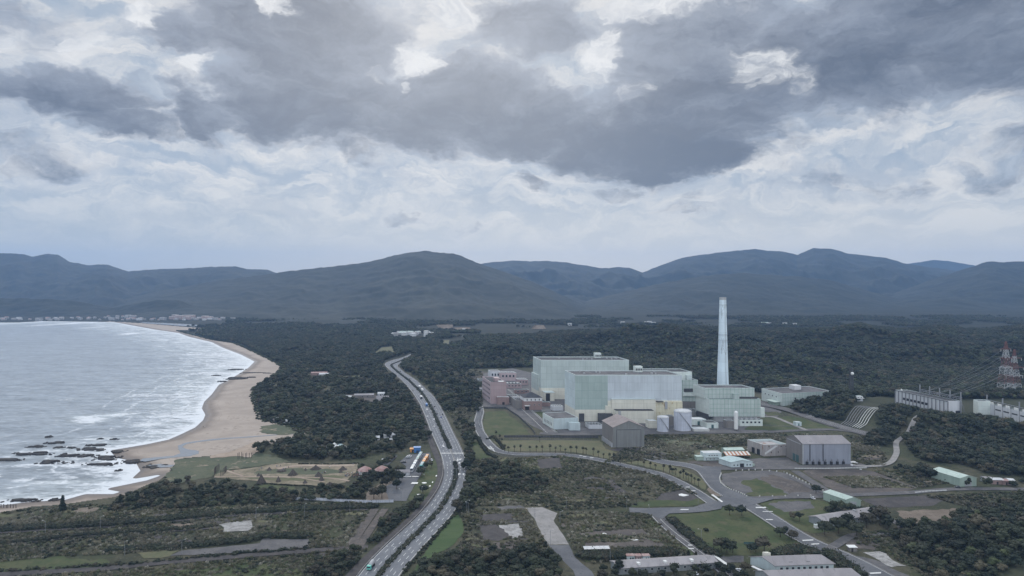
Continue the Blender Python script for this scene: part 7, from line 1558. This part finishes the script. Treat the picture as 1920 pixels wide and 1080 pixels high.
# ------------------------------------------------------------------ people
def person_mesh(name, pose):
    me = bpy.data.meshes.new(name)
    P0 = dict(pel=(0, 0, .95), sp=(0, 0, 1.2), ch=(0, 0, 1.38), nk=(0, 0, 1.50), hd=(0, .01, 1.62), tp=(0, .02, 1.72), ls=(-.19, 0, 1.42), rs=(.19, 0, 1.42), le=(-.25, .02, 1.15), re=(.25, -.03, 1.15), lh=(-.26, .12 + pose * .1, .92), rh=(.26, .02, .90),
              lk=(-.11, .08 * pose, .5), rk=(.11, -.04 * pose, .5), lf=(-.12, .14 * pose, .06), rf=(.12, -.2 * pose, .06), lt=(-.12, .14 * pose + .16, .04), rt=(.12, -.2 * pose + .16, .04))
    ks = list(P0); ed = [('pel', 'sp'), ('sp', 'ch'), ('ch', 'nk'), ('nk', 'hd'), ('hd', 'tp'), ('ch', 'ls'), ('ch', 'rs'), ('ls', 'le'), ('le', 'lh'), ('rs', 're'), ('re', 'rh'), ('pel', 'lk'), ('pel', 'rk'), ('lk', 'lf'), ('rk', 'rf'), ('lf', 'lt'), ('rf', 'rt')]
    me.from_pydata([P0[k] for k in ks], [(ks.index(a), ks.index(b)) for a, b in ed], [])
    o = bpy.data.objects.new('tmp', me); C.objects.link(o); md = o.modifiers.new('skin', 'SKIN'); rad = dict(pel=.15, sp=.13, ch=.16, nk=.06, hd=.10, tp=.08, ls=.07, rs=.07, le=.045, re=.045, lh=.035, rh=.035, lk=.07, rk=.07, lf=.045, rf=.045, lt=.035, rt=.035)
    for i, k in enumerate(ks): me.skin_vertices[0].data[i].radius = (rad[k], rad[k] * .8); me.skin_vertices[0].data[i].use_root = (k == 'pel')
    dg = bpy.context.evaluated_depsgraph_get(); ev = bpy.data.meshes.new_from_object(o.evaluated_get(dg)); bpy.data.objects.remove(o); return ev
bpy.context.view_layer.update()
PM = []
for k, (top, pose) in enumerate((('cloth_dark', .6), ('cloth_red', 1.0), ('cloth_white', .2), ('car_blue', .9))):
    m_ = person_mesh('person', pose)
    for mm in ('skin', top, 'cloth_dark'): m_.materials.append(M[mm])
    for f in m_.polygons:
        z = f.center.z; f.material_index = 0 if z > 1.5 else (1 if z > .92 else 2)
    PM.append(m_)
def hair_mesh():
    V, F = [], []; vs, fs_ = ico(1)
    return mk_mesh('hair', [(v.x * .105, v.y * .11 - .01, 1.70 + v.z * .075) for v in vs], fs_, M['dark'])
HM = hair_mesh()
def person(px, py, k, label, group, z=.1):
    x, y = GP(px, py); t = bpy.data.objects.new('person', PM[k]); C.objects.link(t); t.location = (x, y, z); t.rotation_euler = (0, 0, random.uniform(0, 6.28)); tag(t, label, 'person', group)
    h = bpy.data.objects.new('hair', HM); C.objects.link(h); h.parent = t; return t
for px, py in [(437, 885), (478, 884), (486, 883), (491, 880), (519, 876), (526, 875), (531, 881), (535, 879), (541, 878), (548, 885), (566, 879), (573, 884), (604, 889), (610, 887), (618, 878), (650, 880), (662, 872), (670, 873)]:
    person(px, py, random.randrange(4), 'visitor walking on the sand between the driftwood cones', 'visitors on the sand of the driftwood park', .15)
for k in range(30): person(random.uniform(646, 675), random.uniform(887, 897), random.randrange(4), 'visitor in the crowd gathered left of the pink roofed pavilions', 'crowd at the park entrance', .1)
person(381, 801, 0, 'person walking on the wet sand near the surf, left of two', None, -.3); person(384, 801, 2, 'person walking on the wet sand near the surf, right of two', None, -.3)
for px, py in [(776, 850), (783, 850), (795, 893), (772, 896)]: person(px, py, random.randrange(4), 'pedestrian on the asphalt of the coach park', 'pedestrians in the coach park', .2)
# ------------------------------------------------------------------ driftwood park
def driftcone(px, py, r, h, label, dome=False):
    h *= .62; r *= .80
    x, y = GP(px, py); t = thing('driftwood_cone', label, 'sculpture', (x, y, .1)); rnd = random.Random(int(px * 7)); mb = MB(); n = 46
    for k in range(n):
        a = k / n * 6.283 + rnd.uniform(-.1, .1); rr = r * rnd.uniform(.85, 1.1); tw = a + rnd.uniform(-.5, .5); hh = h * rnd.uniform(.75, 1.12)
        if dome: mb.bar((x + math.cos(a) * rr, y + math.sin(a) * rr, -.1), (x + math.cos(tw) * rr * .75, y + math.sin(tw) * rr * .75, hh * .7), .4); mb.bar((x + math.cos(tw) * rr * .75, y + math.sin(tw) * rr * .75, hh * .68), (x, y, hh), .4)
        else: mb.bar((x + math.cos(a) * rr, y + math.sin(a) * rr, -.1), (x + math.cos(tw) * r * .08, y + math.sin(tw) * r * .08, hh), rnd.uniform(.25, .5))
    mb.build('stack', M['driftwood'], t); mb = MB()
    for k in range(10): a = rnd.uniform(0, 6.28); mb.bar((x + math.cos(a) * r * .3, y + math.sin(a) * r * .3, h * .6), (x + math.cos(a) * r * .1, y + math.sin(a) * r * .1, h * rnd.uniform(1.0, 1.25)), .2)
    mb.build('spikes', M['driftwood'], t)
for a in [(490, 906, 4.5, 9.5, 'tallest spiky driftwood cone at the lower left of the sand park'), (485, 893, 2.6, 3.5, 'small driftwood heap just behind the tallest cone'), (522, 903, 2.6, 5.5, 'pointed driftwood cone right of the tallest one'), (549, 891, 5.2, 6.5, 'wide shaggy driftwood mound in the middle of the park'), (592, 880, 6.0, 4.6, 'broad driftwood cone at the upper middle of the park'),
          (597, 893, 4.0, 5.0, 'driftwood cone with a second one touching it at lower right'), (603, 901, 2.8, 5.0, 'narrow driftwood cone touching its neighbour at lower right'), (643, 881, 4.4, 4.2, 'dark driftwood heap at the right end near the clipped hedge'), (639, 886, 2.2, 3.2, 'small driftwood cone in front of the right end heap'), (505, 882, 3.0, 3.5, 'low driftwood pile at the upper left of the sand'),
          (572, 906, 2.4, 3.6, 'little driftwood cone by the lower hedge gap'), (573, 882, 1.6, 2.6, 'tiny driftwood cone between two broad ones'), (609, 887, 1.2, 2.0, 'tiniest driftwood post heap right of the broad cone'), (352, 902, 2.4, 4.2, 'lone dark driftwood cone on the dune grass, far left')]: driftcone(*a)
driftcone(618, 913, 4.5, 5.2, 'round dark driftwood dome at the lower right of the park', True); driftcone(528, 884, 5.0, 2.2, 'low wide driftwood frame left of the shaggy mound', True)
def posts(name, pts, n, h, label, w=.35, mat='driftwood', rail=True):
    c = resample([GP(*p) for p in pts], 1.0); t = thing(name, label, 'fence', (c[0].x, c[0].y, 0)); L_ = len(c) - 1
    for k in range(n): q = c[int(L_ * k / (n - 1))]; mb = MB(); mb.bar((q.x, q.y, -.3), (q.x, q.y, h * random.uniform(.85, 1.15)), w); mb.build('post', M[mat], t)
    if rail:
        mb = MB()
        for i in range(L_): mb.bar((c[i].x, c[i].y, h * .8), (c[i + 1].x, c[i + 1].y, h * .8), w * .5)
        mb.build('rail', M[mat], t)
posts('post_row', [(402, 892), (405, 886), (411, 882)], 9, 5.5, 'row of tall dark driftwood posts at the left end of the sand park'); posts('post_row', [(414, 893), (420, 890), (425, 884)], 7, 5, 'shorter row of dark driftwood posts facing the tall left row', rail=False)
posts('post_row', [(446, 861), (458, 860), (472, 859)], 8, 5.5, 'row of dark driftwood posts standing on the dune grass above the park', rail=False); posts('post_row', [(-20, 951), (0, 951), (30, 952)], 12, 2.2, 'low dark groyne of posts at the shore on the left edge')
for px, py, r, lb in ((684, 888, 6.2, 'left pink conical roofed pavilion behind the park crowd'), (716, 887, 6.2, 'right pink conical roofed pavilion beside the car park trees')):
    x, y = GP(px, py); t = thing('pavilion', lb, 'pavilion', (x, y, 0)); mb = MB(); mb.cyl(x, y, r, r * .72, 3.0, 4.4, 10, cap=False); mb.cyl(x, y, r * .72, .3, 4.4, 6.4, 10, cap=False); mb.build('roof', M['roof_red'], t); mb = MB(); mb.cyl(x, y, r * .8, r * .8, 0, 3.0, 10); mb.build('wall', M['offwhite'], t)
    for k in range(5): a = k * 1.256 + .3; mb = MB(); mb.bar((x + math.cos(a) * r * .93, y + math.sin(a) * r * .93, 0), (x + math.cos(a) * r * .93, y + math.sin(a) * r * .93, 3.1), .3); mb.build('post', M['white'], t)
def smallhouse(px, py, w, d, h, rz, wall, roof, label, peak=1.4, name='house', cat='house', z=0, group=None, parts=True):
    x, y = GP(px, py, z); fr = Frame((x, y), (math.cos(rz), math.sin(rz)), (-math.sin(rz), math.cos(rz))); t = thing(name, label, cat, (x, y, z), group); gable(t, fr, w, d, z, z + h, z + h + peak, wall, roof, 'u', over=.4)
    if parts: boxpart(t, 'door', fr, w * .4, w * .4 + 1.2, -.1, .05, z, z + 2.1, 'dark'); boxpart(t, 'window', fr, w * .65, w * .65 + 1.4, -.1, .05, z + 1, z + 2, 'glass')
    return t
smallhouse(512, 791, 13, 7, 2.8, .1, 'clad_taupe', 'roof_grey', 'weathered beach hut with a pale roof where the sand meets the forest'); smallhouse(529, 794, 9, 5, 2.6, .05, 'clad_white', 'roof_white', 'small white roofed hut attached right of the weathered beach hut')
smallhouse(583, 704, 26, 9, 4, .1, 'clad_brick', 'roof_red', 'red roofed house in the forest clearing near the beach'); smallhouse(598, 705.5, 20, 9, 3.4, .0, 'clad_white', 'roof_white', 'white roofed shed right of the red roofed forest house')
smallhouse(640, 748, 14, 7, 3, -.3, 'clad_white', 'roof_white', 'white roofed hut at the left end of the forest compound'); smallhouse(664, 746, 26, 9, 3.4, .1, 'clad_taupe', 'roof_grey', 'long grey roofed house of the forest compound'); smallhouse(708, 742, 9, 7, 3, .0, 'clad_white', 'roof_white', 'small white hut at the right end of the forest compound'); smallhouse(706, 754, 16, 9, 3, .2, 'clad_white', 'roof_grey', 'pale pyramid roofed house below the forest compound', 4)
smallhouse(720, 822, 13, 4, 3, .35, 'clad_white', 'roof_white', 'slanting white roof in the trees above the coach park'); smallhouse(700, 826, 6, 4, 2.6, .2, 'clad_white', 'roof_white', 'tiny white roof left of the slanting white one'); smallhouse(725, 831, 5, 4, 2.6, 0, 'clad_white', 'roof_white', 'tiny white roof below the slanting white one')
smallhouse(722, 810, 10, 4, 2.8, -.2, 'clad_taupe', 'roof_grey', 'dull grey roof in the trees above the slanting white roof'); smallhouse(776, 849, 6, 5, 4.6, .1, 'blue', 'blue', 'bright blue kiosk at the top of the coach park', .6, 'kiosk', 'kiosk'); smallhouse(769, 848, 4, 4, 3, .1, 'orange', 'orange', 'small orange brown booth left of the blue kiosk', .6, 'kiosk', 'kiosk')
smallhouse(740, 893, 12, 5, 3, .1, 'clad_white', 'roof_mauve', 'pale mauve roofed toilet block right of the pavilions'); smallhouse(900, 733, 8, 5, 3, .3, 'clad_shed_grey', 'roof_grey', 'small grey shed beside the white poles left of the pink office')
for i, (px, py) in enumerate([(598, 842), (604, 840), (611, 841), (617, 839), (624, 841), (631, 840), (638, 838), (644, 841), (627, 836), (636, 834), (695, 840), (698, 842)]):
    x, y = GP(px, py); t = thing('tent', 'small white tent in the clearing of the coastal forest campsite' if i < 10 else 'white tent beside the forest path near the coach park', 'tent', (x, y, 0), 'campsite tents' if i < 10 else 'tents by the path'); mb = MB(); w_ = 2.6; c4 = [(x - w_, y - 2, 0), (x + w_, y - 2, 0), (x + w_, y + 2, 0), (x - w_, y + 2, 0)]; e4 = [(p[0], p[1], 1.8) for p in c4]
    mb.quad(e4[:2] + [(x, y, 3.2)]); mb.quad(e4[1:3] + [(x, y, 3.2)]); mb.quad(e4[2:] + [(x, y, 3.2)]); mb.quad([e4[3], e4[0], (x, y, 3.2)]); mb.build('canopy', M['white' if i % 3 else 'roof_blue'], t)
    mb = MB(); [mb.bar(c, e, .12) for c, e in zip(c4, e4)]; mb.build('poles', M['steel'], t); mb = MB(); mb.wall(c4[3], c4[2], 0, 1.8); mb.build('back_panel', M['offwhite'], t)
# ------------------------------------------------------------------ far town and hamlets (a few pixels each)
def far_mesh(w, d, h, pk, wm, rm):
    mb = MB(); fr = Frame((0, 0), (1, 0), (0, 1)); mb.prism(fr.rect(-w / 2, w / 2, 0, d), -3, h, top=pk == 0, mi=0, tmi=1)
    if pk: mb.quad([(-w / 2, 0, h), (w / 2, 0, h), (w / 2, d / 2, h + pk), (-w / 2, d / 2, h + pk)], None, 1); mb.quad([(-w / 2, d, h), (w / 2, d, h), (w / 2, d / 2, h + pk), (-w / 2, d / 2, h + pk)], None, 1); mb.quad([(-w / 2, 0, h), (-w / 2, d, h), (-w / 2, d / 2, h + pk)]); mb.quad([(w / 2, 0, h), (w / 2, d, h), (w / 2, d / 2, h + pk)])
    for k in range(int(w // 4)):
        for r_ in range(int(h // 3.2)): u = -w / 2 + 1.2 + k * 4; mb.quad([(u, -.05, 1 + r_ * 3.2), (u + 1.6, -.05, 1 + r_ * 3.2), (u + 1.6, -.05, 2.4 + r_ * 3.2), (u, -.05, 2.4 + r_ * 3.2)], None, 2)
    o = mb.build('house', [M[wm], M[rm], M['glass']]); me = o.data; bpy.data.objects.remove(o); return me
plain('farwall', (.36, .355, .35), .7, .1); plain('farwall_pink', (.42, .33, .31), .7, .1)
FMS = [far_mesh(14, 9, 6.5, 2.5, 'farwall', 'roof_grey'), far_mesh(18, 10, 9.5, 0, 'farwall', 'roof_grey'), far_mesh(12, 9, 5, 2, 'farwall', 'roof_red'), far_mesh(22, 12, 14, 0, 'farwall_pink', 'roof_white'), far_mesh(16, 10, 7, 0, 'trim_white', 'roof_white'), far_mesh(26, 10, 5, 2, 'farwall', 'roof_mint')]
def far(px, q, k, label, group, z=0, sc=1, cat='house', name='house'):
    x, y = GP(px, q); o = bpy.data.objects.new(name, FMS[k]); C.objects.link(o); o.location = (x, y, z if z else 0); o.rotation_euler = (0, 0, random.uniform(-.5, .5)); o.scale = (sc, sc, sc); tag(o, label, cat, group)
rnd = random.Random(77)
for i in range(110):
    hx = rnd.choice([rnd.uniform(-40, 120), rnd.uniform(130, 300), rnd.uniform(220, 470), rnd.uniform(280, 420)]); far(hx, rnd.uniform(594.0, 600.8) if hx > 120 else rnd.uniform(597, 602), rnd.choice([0, 0, 1, 2, 2, 4]), 'small house of the far town ' + ('at the left end of the bay shore' if hx < 125 else 'left of its dense centre' if hx < 300 else 'around its dense centre' if hx < 400 else 'right of its dense centre'), 'houses of the far town', 0, rnd.uniform(.6, 1.25))
for i in range(40): far(rnd.gauss(362, 24), rnd.uniform(596, 600.5), rnd.choice([1, 1, 3, 0]), 'pale block in the dense middle of the far town behind the river mouth', 'blocks in the middle of the far town', 0, rnd.uniform(.8, 1.35), 'building', 'apartment_building')
for i in range(26): far(rnd.uniform(736, 786) , rnd.uniform(627, 632.5), rnd.choice([4, 5, 4, 0]), 'white roofed house in the bright hamlet above the highway bend', 'houses of the bright hamlet', 5, rnd.uniform(.55, .9))
for i in range(7): far(rnd.uniform(797, 812), rnd.uniform(626, 633), 4, 'white house in the small group right of the bright hamlet', 'houses right of the hamlet', 5, .7)
for px, q, lb in [(1068, 611, 'lone white farmhouse beyond the ridge above the rear hall'), (1168, 608, 'white farmhouse beyond the ridge above the front hall'), (1180, 619, 'low white barn on the far plain, under the farmhouses'), (1213, 608, 'left white farmhouse of a trio beyond the ridge'), (1219, 607, 'middle white farmhouse of a trio beyond the ridge'), (1226, 609, 'right white farmhouse of a trio beyond the ridge'), (1434, 609, 'long white farm roof just right of the chimney, beyond the ridge'), (1442, 610, 'second white farm roof right of the chimney'), (1472, 610, 'pale farm roof farther right of the chimney beyond the ridge'), (1491, 611, 'small white farmhouse farthest right beyond the ridge'), (870, 622, 'pale farm building near the bare slope')]:
    far(px, q, 5 if 'long' in lb or 'barn' in lb else 4, lb, None, 3, .9, 'farmhouse', 'farmhouse')
for px, q, z, r_ in ((836, 618, 12, 30), (868, 621, 8, 34), (1012, 618, 10, 26)):
    x, y = GP(px, q); mb = MB(); rr = random.Random(px); pts_ = [(x + math.cos(a / 9 * 6.283) * r_ * rr.uniform(.6, 1.2), y + math.sin(a / 9 * 6.283) * 20, 3 + (z if math.sin(a / 9 * 6.283) > 0 else 0)) for a in range(9)]; mb.quad(pts_); o = mb.build('bare_slope', M['brown_soil']); o['kind'] = 'structure'
# ------------------------------------------------------------------ rocks in the surf
def rock(x0, x1, yt, yb, label, h=1.0):
    h *= .5; c_ = (yt + yb) / 2; yt, yb = c_ + (yt - c_) * .62, c_ + (yb - c_) * .62
    a = GP(x0, (yt + yb) / 2, -.8); b = GP(x1, (yt + yb) / 2, -.8); n_ = GP((x0 + x1) / 2, yb, -.8); f_ = GP((x0 + x1) / 2, yt, -.8); cx, cy = (a[0] + b[0]) / 2, (n_[1] + f_[1]) / 2; rx = (b[0] - a[0]) / 2; ry = (f_[1] - n_[1]) / 2
    rr = random.Random(int(x0 * 13 + yt)); t = thing('rock_shelf', label, 'rock', (cx, cy, -1), 'rock shelves in the surf'); V, F = [], []; N = 30; me_r = [rr.uniform(.55, 1.12) * (.75 if rr.random() < .3 else 1) for _ in range(N)]
    V, F = [], []; ns = max(2, int(ry / 2.2))
    for j in range(ns * 2):
        oy = rr.uniform(-1, 1) * ry * .85; wx = rx * rr.uniform(.3, .8) * math.sqrt(max(.1, 1 - (oy / ry) ** 2)); ox = rr.uniform(-1, 1) * (rx - wx); wy = rr.uniform(.6, 1.5) * max(.8, ry / ns); N2 = 14; o_ = len(V); zt_ = h * rr.uniform(.5, 1.3)
        rad_ = [rr.uniform(.7, 1.15) for _ in range(N2)]
        for (f, z) in ((1.05, -1.2), (1, zt_ * .6), (.85, zt_)):
            for k in range(N2): a_ = k / N2 * 6.283; px_ = math.cos(a_) * wx * f * rad_[k]; V.append((ox + px_, oy + math.sin(a_) * wy * f * rad_[k] + px_ * .06, 1 + z + rr.uniform(-.12, .12)))
        for r_ in range(2):
            for k in range(N2): F.append((o_ + r_ * N2 + k, o_ + r_ * N2 + (k + 1) % N2, o_ + (r_ + 1) * N2 + (k + 1) % N2, o_ + (r_ + 1) * N2 + k))
        F.append(tuple(range(o_ + 2 * N2, o_ + 3 * N2)))
    me = mk_mesh('shelf', V, F, M['rock']); o = bpy.data.objects.new('shelf', me); C.objects.link(o); o.parent = t
    V, F = [], []
    for k in range(26): lump(V, F, (rr.uniform(-1.15, 1.15) * rx, rr.uniform(-1, 1) * ry * 1.0, .3), rr.uniform(.4, 1.7), rr, 1, .4, .55)
    o = bpy.data.objects.new('boulders', mk_mesh('boulders', V, F, M['rock'])); C.objects.link(o); o.parent = t
Q = lambda a, b, c, d, lb, h=1.0: rock(a / 4, c / 4, 740 + b / 4, 740 + d / 4, lb, h)
Q(340, 356, 480, 374, 'thin rock shelf, uppermost long one in the surf'); Q(210, 382, 335, 402, 'thin rock shelf left of and below the uppermost one'); Q(105, 430, 385, 462, 'long dark rock shelf at the left of the rock field', 1.4); Q(-60, 476, 165, 506, 'long rock shelf touching the left edge of the view', 1.3); Q(305, 492, 545, 528, 'long ragged shelf below the middle of the rock field', 1.4)
Q(438, 444, 608, 476, 'blocky shelf in the centre of the rock field', 1.6); Q(588, 448, 722, 474, 'shelf right of the blocky centre shelf', 1.2); Q(585, 398, 745, 424, 'shelf between the upper right and centre ones', 1.2); Q(658, 370, 800, 392, 'upper right shelf off the sand point', 1.2); Q(738, 408, 780, 428, 'small square rock off the sand point', 1.2); Q(833, 413, 962, 445, 'shelf touching the tip of the sand point', 1.2)
Q(712, 452, 886, 506, 'largest thick shelf next to the sand point', 2.0); Q(636, 510, 856, 538, 'long shelf under the largest one', 1.2); Q(890, 488, 1048, 530, 'shelf bordering the stream mouth', 1.5); Q(1083, 523, 1205, 562, 'shelf on the wet sand right of the stream mouth', 1.0); Q(55, 783, 285, 812, 'dark rock strip at the near shore on the left', 1.2); Q(345, 312, 388, 326, 'tiny lone rock highest in the surf', 1.0); Q(413, 393, 472, 404, 'small flat rock above the long left shelf', .6)
Q(508, 396, 562, 406, 'small flat rock above the blocky centre shelf', .6); Q(838, 330, 888, 341, 'small rock near the beach above the sand point', .7); Q(878, 564, 908, 576, 'tiny rock in the foam left of the wet sand', .9); Q(383, 784, 436, 799, 'small rock at the near shore beside the tall conifer', 1.0); Q(738, 329, 768, 336, 'tiny rock left of the one near the beach', .6); Q(1200, 528, 1290, 540, 'thin rock strip on the wet sand pool edge', .8)
rock(428, 458, 692, 694.6, 'upper thin rock line running into the far surf'); rock(455, 524, 698.5, 702, 'long rock line across the far beach'); rock(424, 482, 707.5, 713.5, 'bulky dark rock bar across the far beach', 2.4); rock(408, 424, 715, 717, 'small rock below the bulky far beach bar'); rock(398, 412, 704, 705.2, 'tiny rock out in the far surf')
# ------------------------------------------------------------------ street furniture
def lampmesh():
    mb = MB(); mb.bar((0, 0, 0), (0, 0, 8.5), .16); o = mb.build('pole', M['steel']); a = o.data; bpy.data.objects.remove(o); mb = MB(); mb.bar((0, 0, 8.4), (1.7, 0, 8.9), .10); o = mb.build('arm', M['steel']); b = o.data; bpy.data.objects.remove(o); mb = MB(); mb.prism([(1.5, -.18), (2.3, -.12), (2.3, .12), (1.5, .18)], 8.85, 9.0); o = mb.build('lamp_head', M['offwhite']); c = o.data; bpy.data.objects.remove(o); return a, b, c
LA = lampmesh()
def lamp(px, py, label, rz=0, group=None):
    x, y = GP(px, py); t = thing('street_lamp', label, 'street lamp', (x, y, 0), group, rz)
    for nm, me in zip(('pole', 'arm', 'lamp_head'), LA): o = bpy.data.objects.new(nm, me); C.objects.link(o); o.parent = t
for px, py, lb in [(1003, 976, 'street lamp at the left edge of the concrete apron'), (1032, 1021, 'street lamp at the lower left corner of the concrete apron'), (1050, 984, 'street lamp at the right edge of the concrete apron by the dark bush'), (1062, 958, 'street lamp above the apron at the scrub edge'), (1175, 955, 'street lamp at the left start of the cross road'), (1217, 970, 'street lamp where the lower works road leaves the cross road'), (1309, 951, 'street lamp inside the sharp road bend'), (1144, 1056, 'street lamp beside the white roofed shelter'), (1315, 1019, 'street lamp in the bushes beside the green field'), (1440, 976, 'street lamp at the left kerb of the main works road'),
                   (85, 1003, 'leftmost lamp on the upper field track'), (188, 994, 'second lamp from the left on the upper field track'), (480, 976, 'lamp beside the concrete foundations in the left fields'), (571, 970, 'lamp on the upper field track right of the foundations'), (656, 963, 'rightmost lamp on the upper field track'), (234, 1042, 'lamp at the left of the grey lot in the fields'), (341, 1040, 'lamp standing on the grey lot in the fields'), (753, 940, 'tall lamp in the middle of the car park bottom edge'), (791, 934, 'lamp on the grass strip between car park and highway'), (875, 962, 'left of two close poles beside the highway bend thicket'), (878, 966, 'right of two close poles beside the highway bend thicket')]: lamp(px, py, lb, random.uniform(0, 6.28))
for i, q in enumerate(range(700, 1060, 22)):
    if 840 < q < 868: continue
    (x, y, z), rz = on_road(q, 'west', 1.12); t = thing('street_lamp', 'double armed lamp standing in the planted highway median', 'street lamp', (x, y, 0), 'lamps in the highway median', rz)
    for nm, me in zip(('pole', 'arm', 'lamp_head'), LA): o = bpy.data.objects.new(nm, me); C.objects.link(o); o.parent = t
    for nm, me in zip(('arm', 'lamp_head'), LA[1:]): o = bpy.data.objects.new(nm, me); C.objects.link(o); o.parent = t; o.rotation_euler = (0, 0, math.pi)
def fence(name, pts, h, label, mat='rail_pale', step=3, solid=.5, z=0):
    c = resample([GP(*p, z) for p in pts], step); t = thing(name, label, 'fence', (c[0].x, c[0].y, z)); mb = MB()
    for a, b in zip(c[:-1], c[1:]): mb.quad([(a.x, a.y, z + .05), (b.x, b.y, z + .05), (b.x, b.y, z + h * solid), (a.x, a.y, z + h * solid)]); mb.bar((a.x, a.y, z + h), (b.x, b.y, z + h), .08)
    mb.build('panel', M[mat], t); mb = MB(); [mb.bar((q.x, q.y, z), (q.x, q.y, z + h), .14) for q in c]; o = mb.build('posts', M['midgrey'], t); o['kind'] = 'stuff'
fence('fence', [(545, 937), (590, 938), (640, 941), (690, 943), (738, 942)], 2.0, 'pale blue grey fence below the driftwood park and the car park', 'tank_paint', 3, .9)
fence('fence', [(907, 766), (948, 766), (972, 782), (997, 806), (1004, 816)], 2.4, 'dark double fence round the upper lawn of the works', 'darkgrey', 3, .85); fence('fence', [(945, 820), (1000, 820), (1060, 821), (1122, 821)], 2.2, 'dark fence between the palm lawn and the yard', 'darkgrey', 3, .9)
fence('fence', [(955, 824), (1050, 825), (1110, 826)], 1.6, 'low pale wire fence just above the palm row', 'midgrey', 4, .2); fence('wall', [(1490, 880), (1560, 880), (1625, 878)], 1.3, 'low white capped wall in front of the large hangar', 'offwhite', 2.5, .95)
fence('fence', [(925, 852), (960, 856), (1050, 856.5)], 1.2, 'kerb fence along the bend of the works road', 'midgrey', 2.5, .4); fence('fence', [(905, 812), (897, 795), (903, 770)], 1.4, 'pale wall along the left side of the works lane', 'rail_pale', 3, .9)
fence('fence', [(812, 838), (804, 810), (795, 783), (780, 755)], 1.4, 'pale wall between the frontage road and the forest', 'concrete', 4, .95); fence('wall', [(1715, 925), (1745, 922), (1775, 921)], 1.1, 'short white wall along the right side road', 'white', 3, 1)
fence('fence', [(1480, 896), (1510, 912), (1552, 930)], 1.2, 'line of pale rails along the diagonal lane', 'midgrey', 3, .4); fence('fence', [(1430, 798), (1475, 800), (1560, 812)], 1.3, 'pale rail between the upper lawns and the perimeter road', 'midgrey', 4, .3)
fence('fence', [(1428, 771), (1500, 784), (1580, 806), (1640, 815)], 2, 'wire fence along the wide approach road to the embankment', 'midgrey', 4, .2)
# bollards round the dark lot
bp_ = resample([GP(*p) for p in [(1352, 889), (1349, 897), (1351, 906), (1360, 914), (1372, 920), (1388, 925), (1396, 929)]], 2.2) + resample([GP(*p) for p in [(1380, 883), (1420, 881.5), (1470, 886)]], 5) + resample([GP(*p) for p in [(1470, 886), (1510, 905), (1550, 924)]], 4) + resample([GP(*p) for p in [(1400, 931.5), (1450, 931.5), (1520, 930.5)]], 9)
mb = MB(); mb.cyl(0, 0, .5, .42, 0, 1.0, 10); _o = mb.build('bollard', M['offwhite']); bmw = _o.data; bpy.data.objects.remove(_o); mb = MB(); mb.cyl(0, 0, .44, .44, .55, .8, 10); _o = mb.build('band', M['paint_yellow']); bmb = _o.data; bpy.data.objects.remove(_o)
for i, q in enumerate(bp_):
    t = thing('bollard', 'pale stub bollard with a yellow band round the dark lot with a green wedge', 'bollard', (q.x, q.y, .1), 'bollards round the lot')
    for nm, me in (('body', bmw), ('band', bmb)): o = bpy.data.objects.new(nm, me); C.objects.link(o); o.parent = t
# loose pale debris, planters and the traffic island kerb
centre_strip('kerb', [(1337, 918), (1345, 925), (1355, 929), (1356, 933), (1345, 933), (1333, 928)], .8, 'pale_concrete', dz=.35, smo=1)
patch('traffic_island', [(1332, 913), (1338, 918), (1346, 926), (1353, 930), (1350, 932), (1338, 929), (1330, 925), (1325, 918)], 'brown_soil', dz=.34, rough=.2)
def debris(px, py, w, d, label, mat='white', h=.35):
    x, y = GP(px, py); rr = random.Random(int(px)); pts_ = [(math.cos(a / 8 * 6.283) * w * rr.uniform(.6, 1.1), math.sin(a / 8 * 6.283) * d * rr.uniform(.6, 1.1)) for a in range(8)]; mb = MB(); mb.prism([(x + a, y + b) for a, b in pts_], .1, .1 + h); tag(mb.build('tarpaulin', M[mat], None, loc=(x, y, .1)), label, 'tarpaulin')
debris(1280, 929, 4.4, 3.2, 'crumpled white tarpaulin on the dark soil inside the road bend'); debris(1133, 1002, 1.6, 1.6, 'small white sheet on the bare plot in the lower scrub'); debris(1189, 1013, 3, 1.0, 'flat white sheet beside the dark hedge of the lower scrub'); debris(1404, 842, 2, 3, 'small white sheet left of the rusty workshop'); debris(795, 906, 2.8, 1.8, 'white slab on the grass strip by the highway'); debris(1600, 873, 3.5, 2.4, 'pale tarpaulin heap at the right foot of the large hangar'); debris(1553, 956, 1.0, 1.0, 'tiny white sheet on the grass by the small green gabled shed')
debris(818, 893, .7, 2, 'narrow upright white slab on the grass strip, upper one'); debris(811, 905, .7, 2, 'narrow white slab on the grass strip, middle one'); debris(806, 912, .7, 2, 'narrow white slab on the grass strip, lowest one'); debris(786, 928, 2.2, 1.0, 'white slab under the tree near the tip of the grass strip'); debris(1614, 880.5, 1.0, 1.0, 'tiny white block right of the low capped wall')
patch('clearing', [(1400, 1020), (1416, 1020), (1416, 1023), (1400, 1023)], 'lawn', dz=.3)
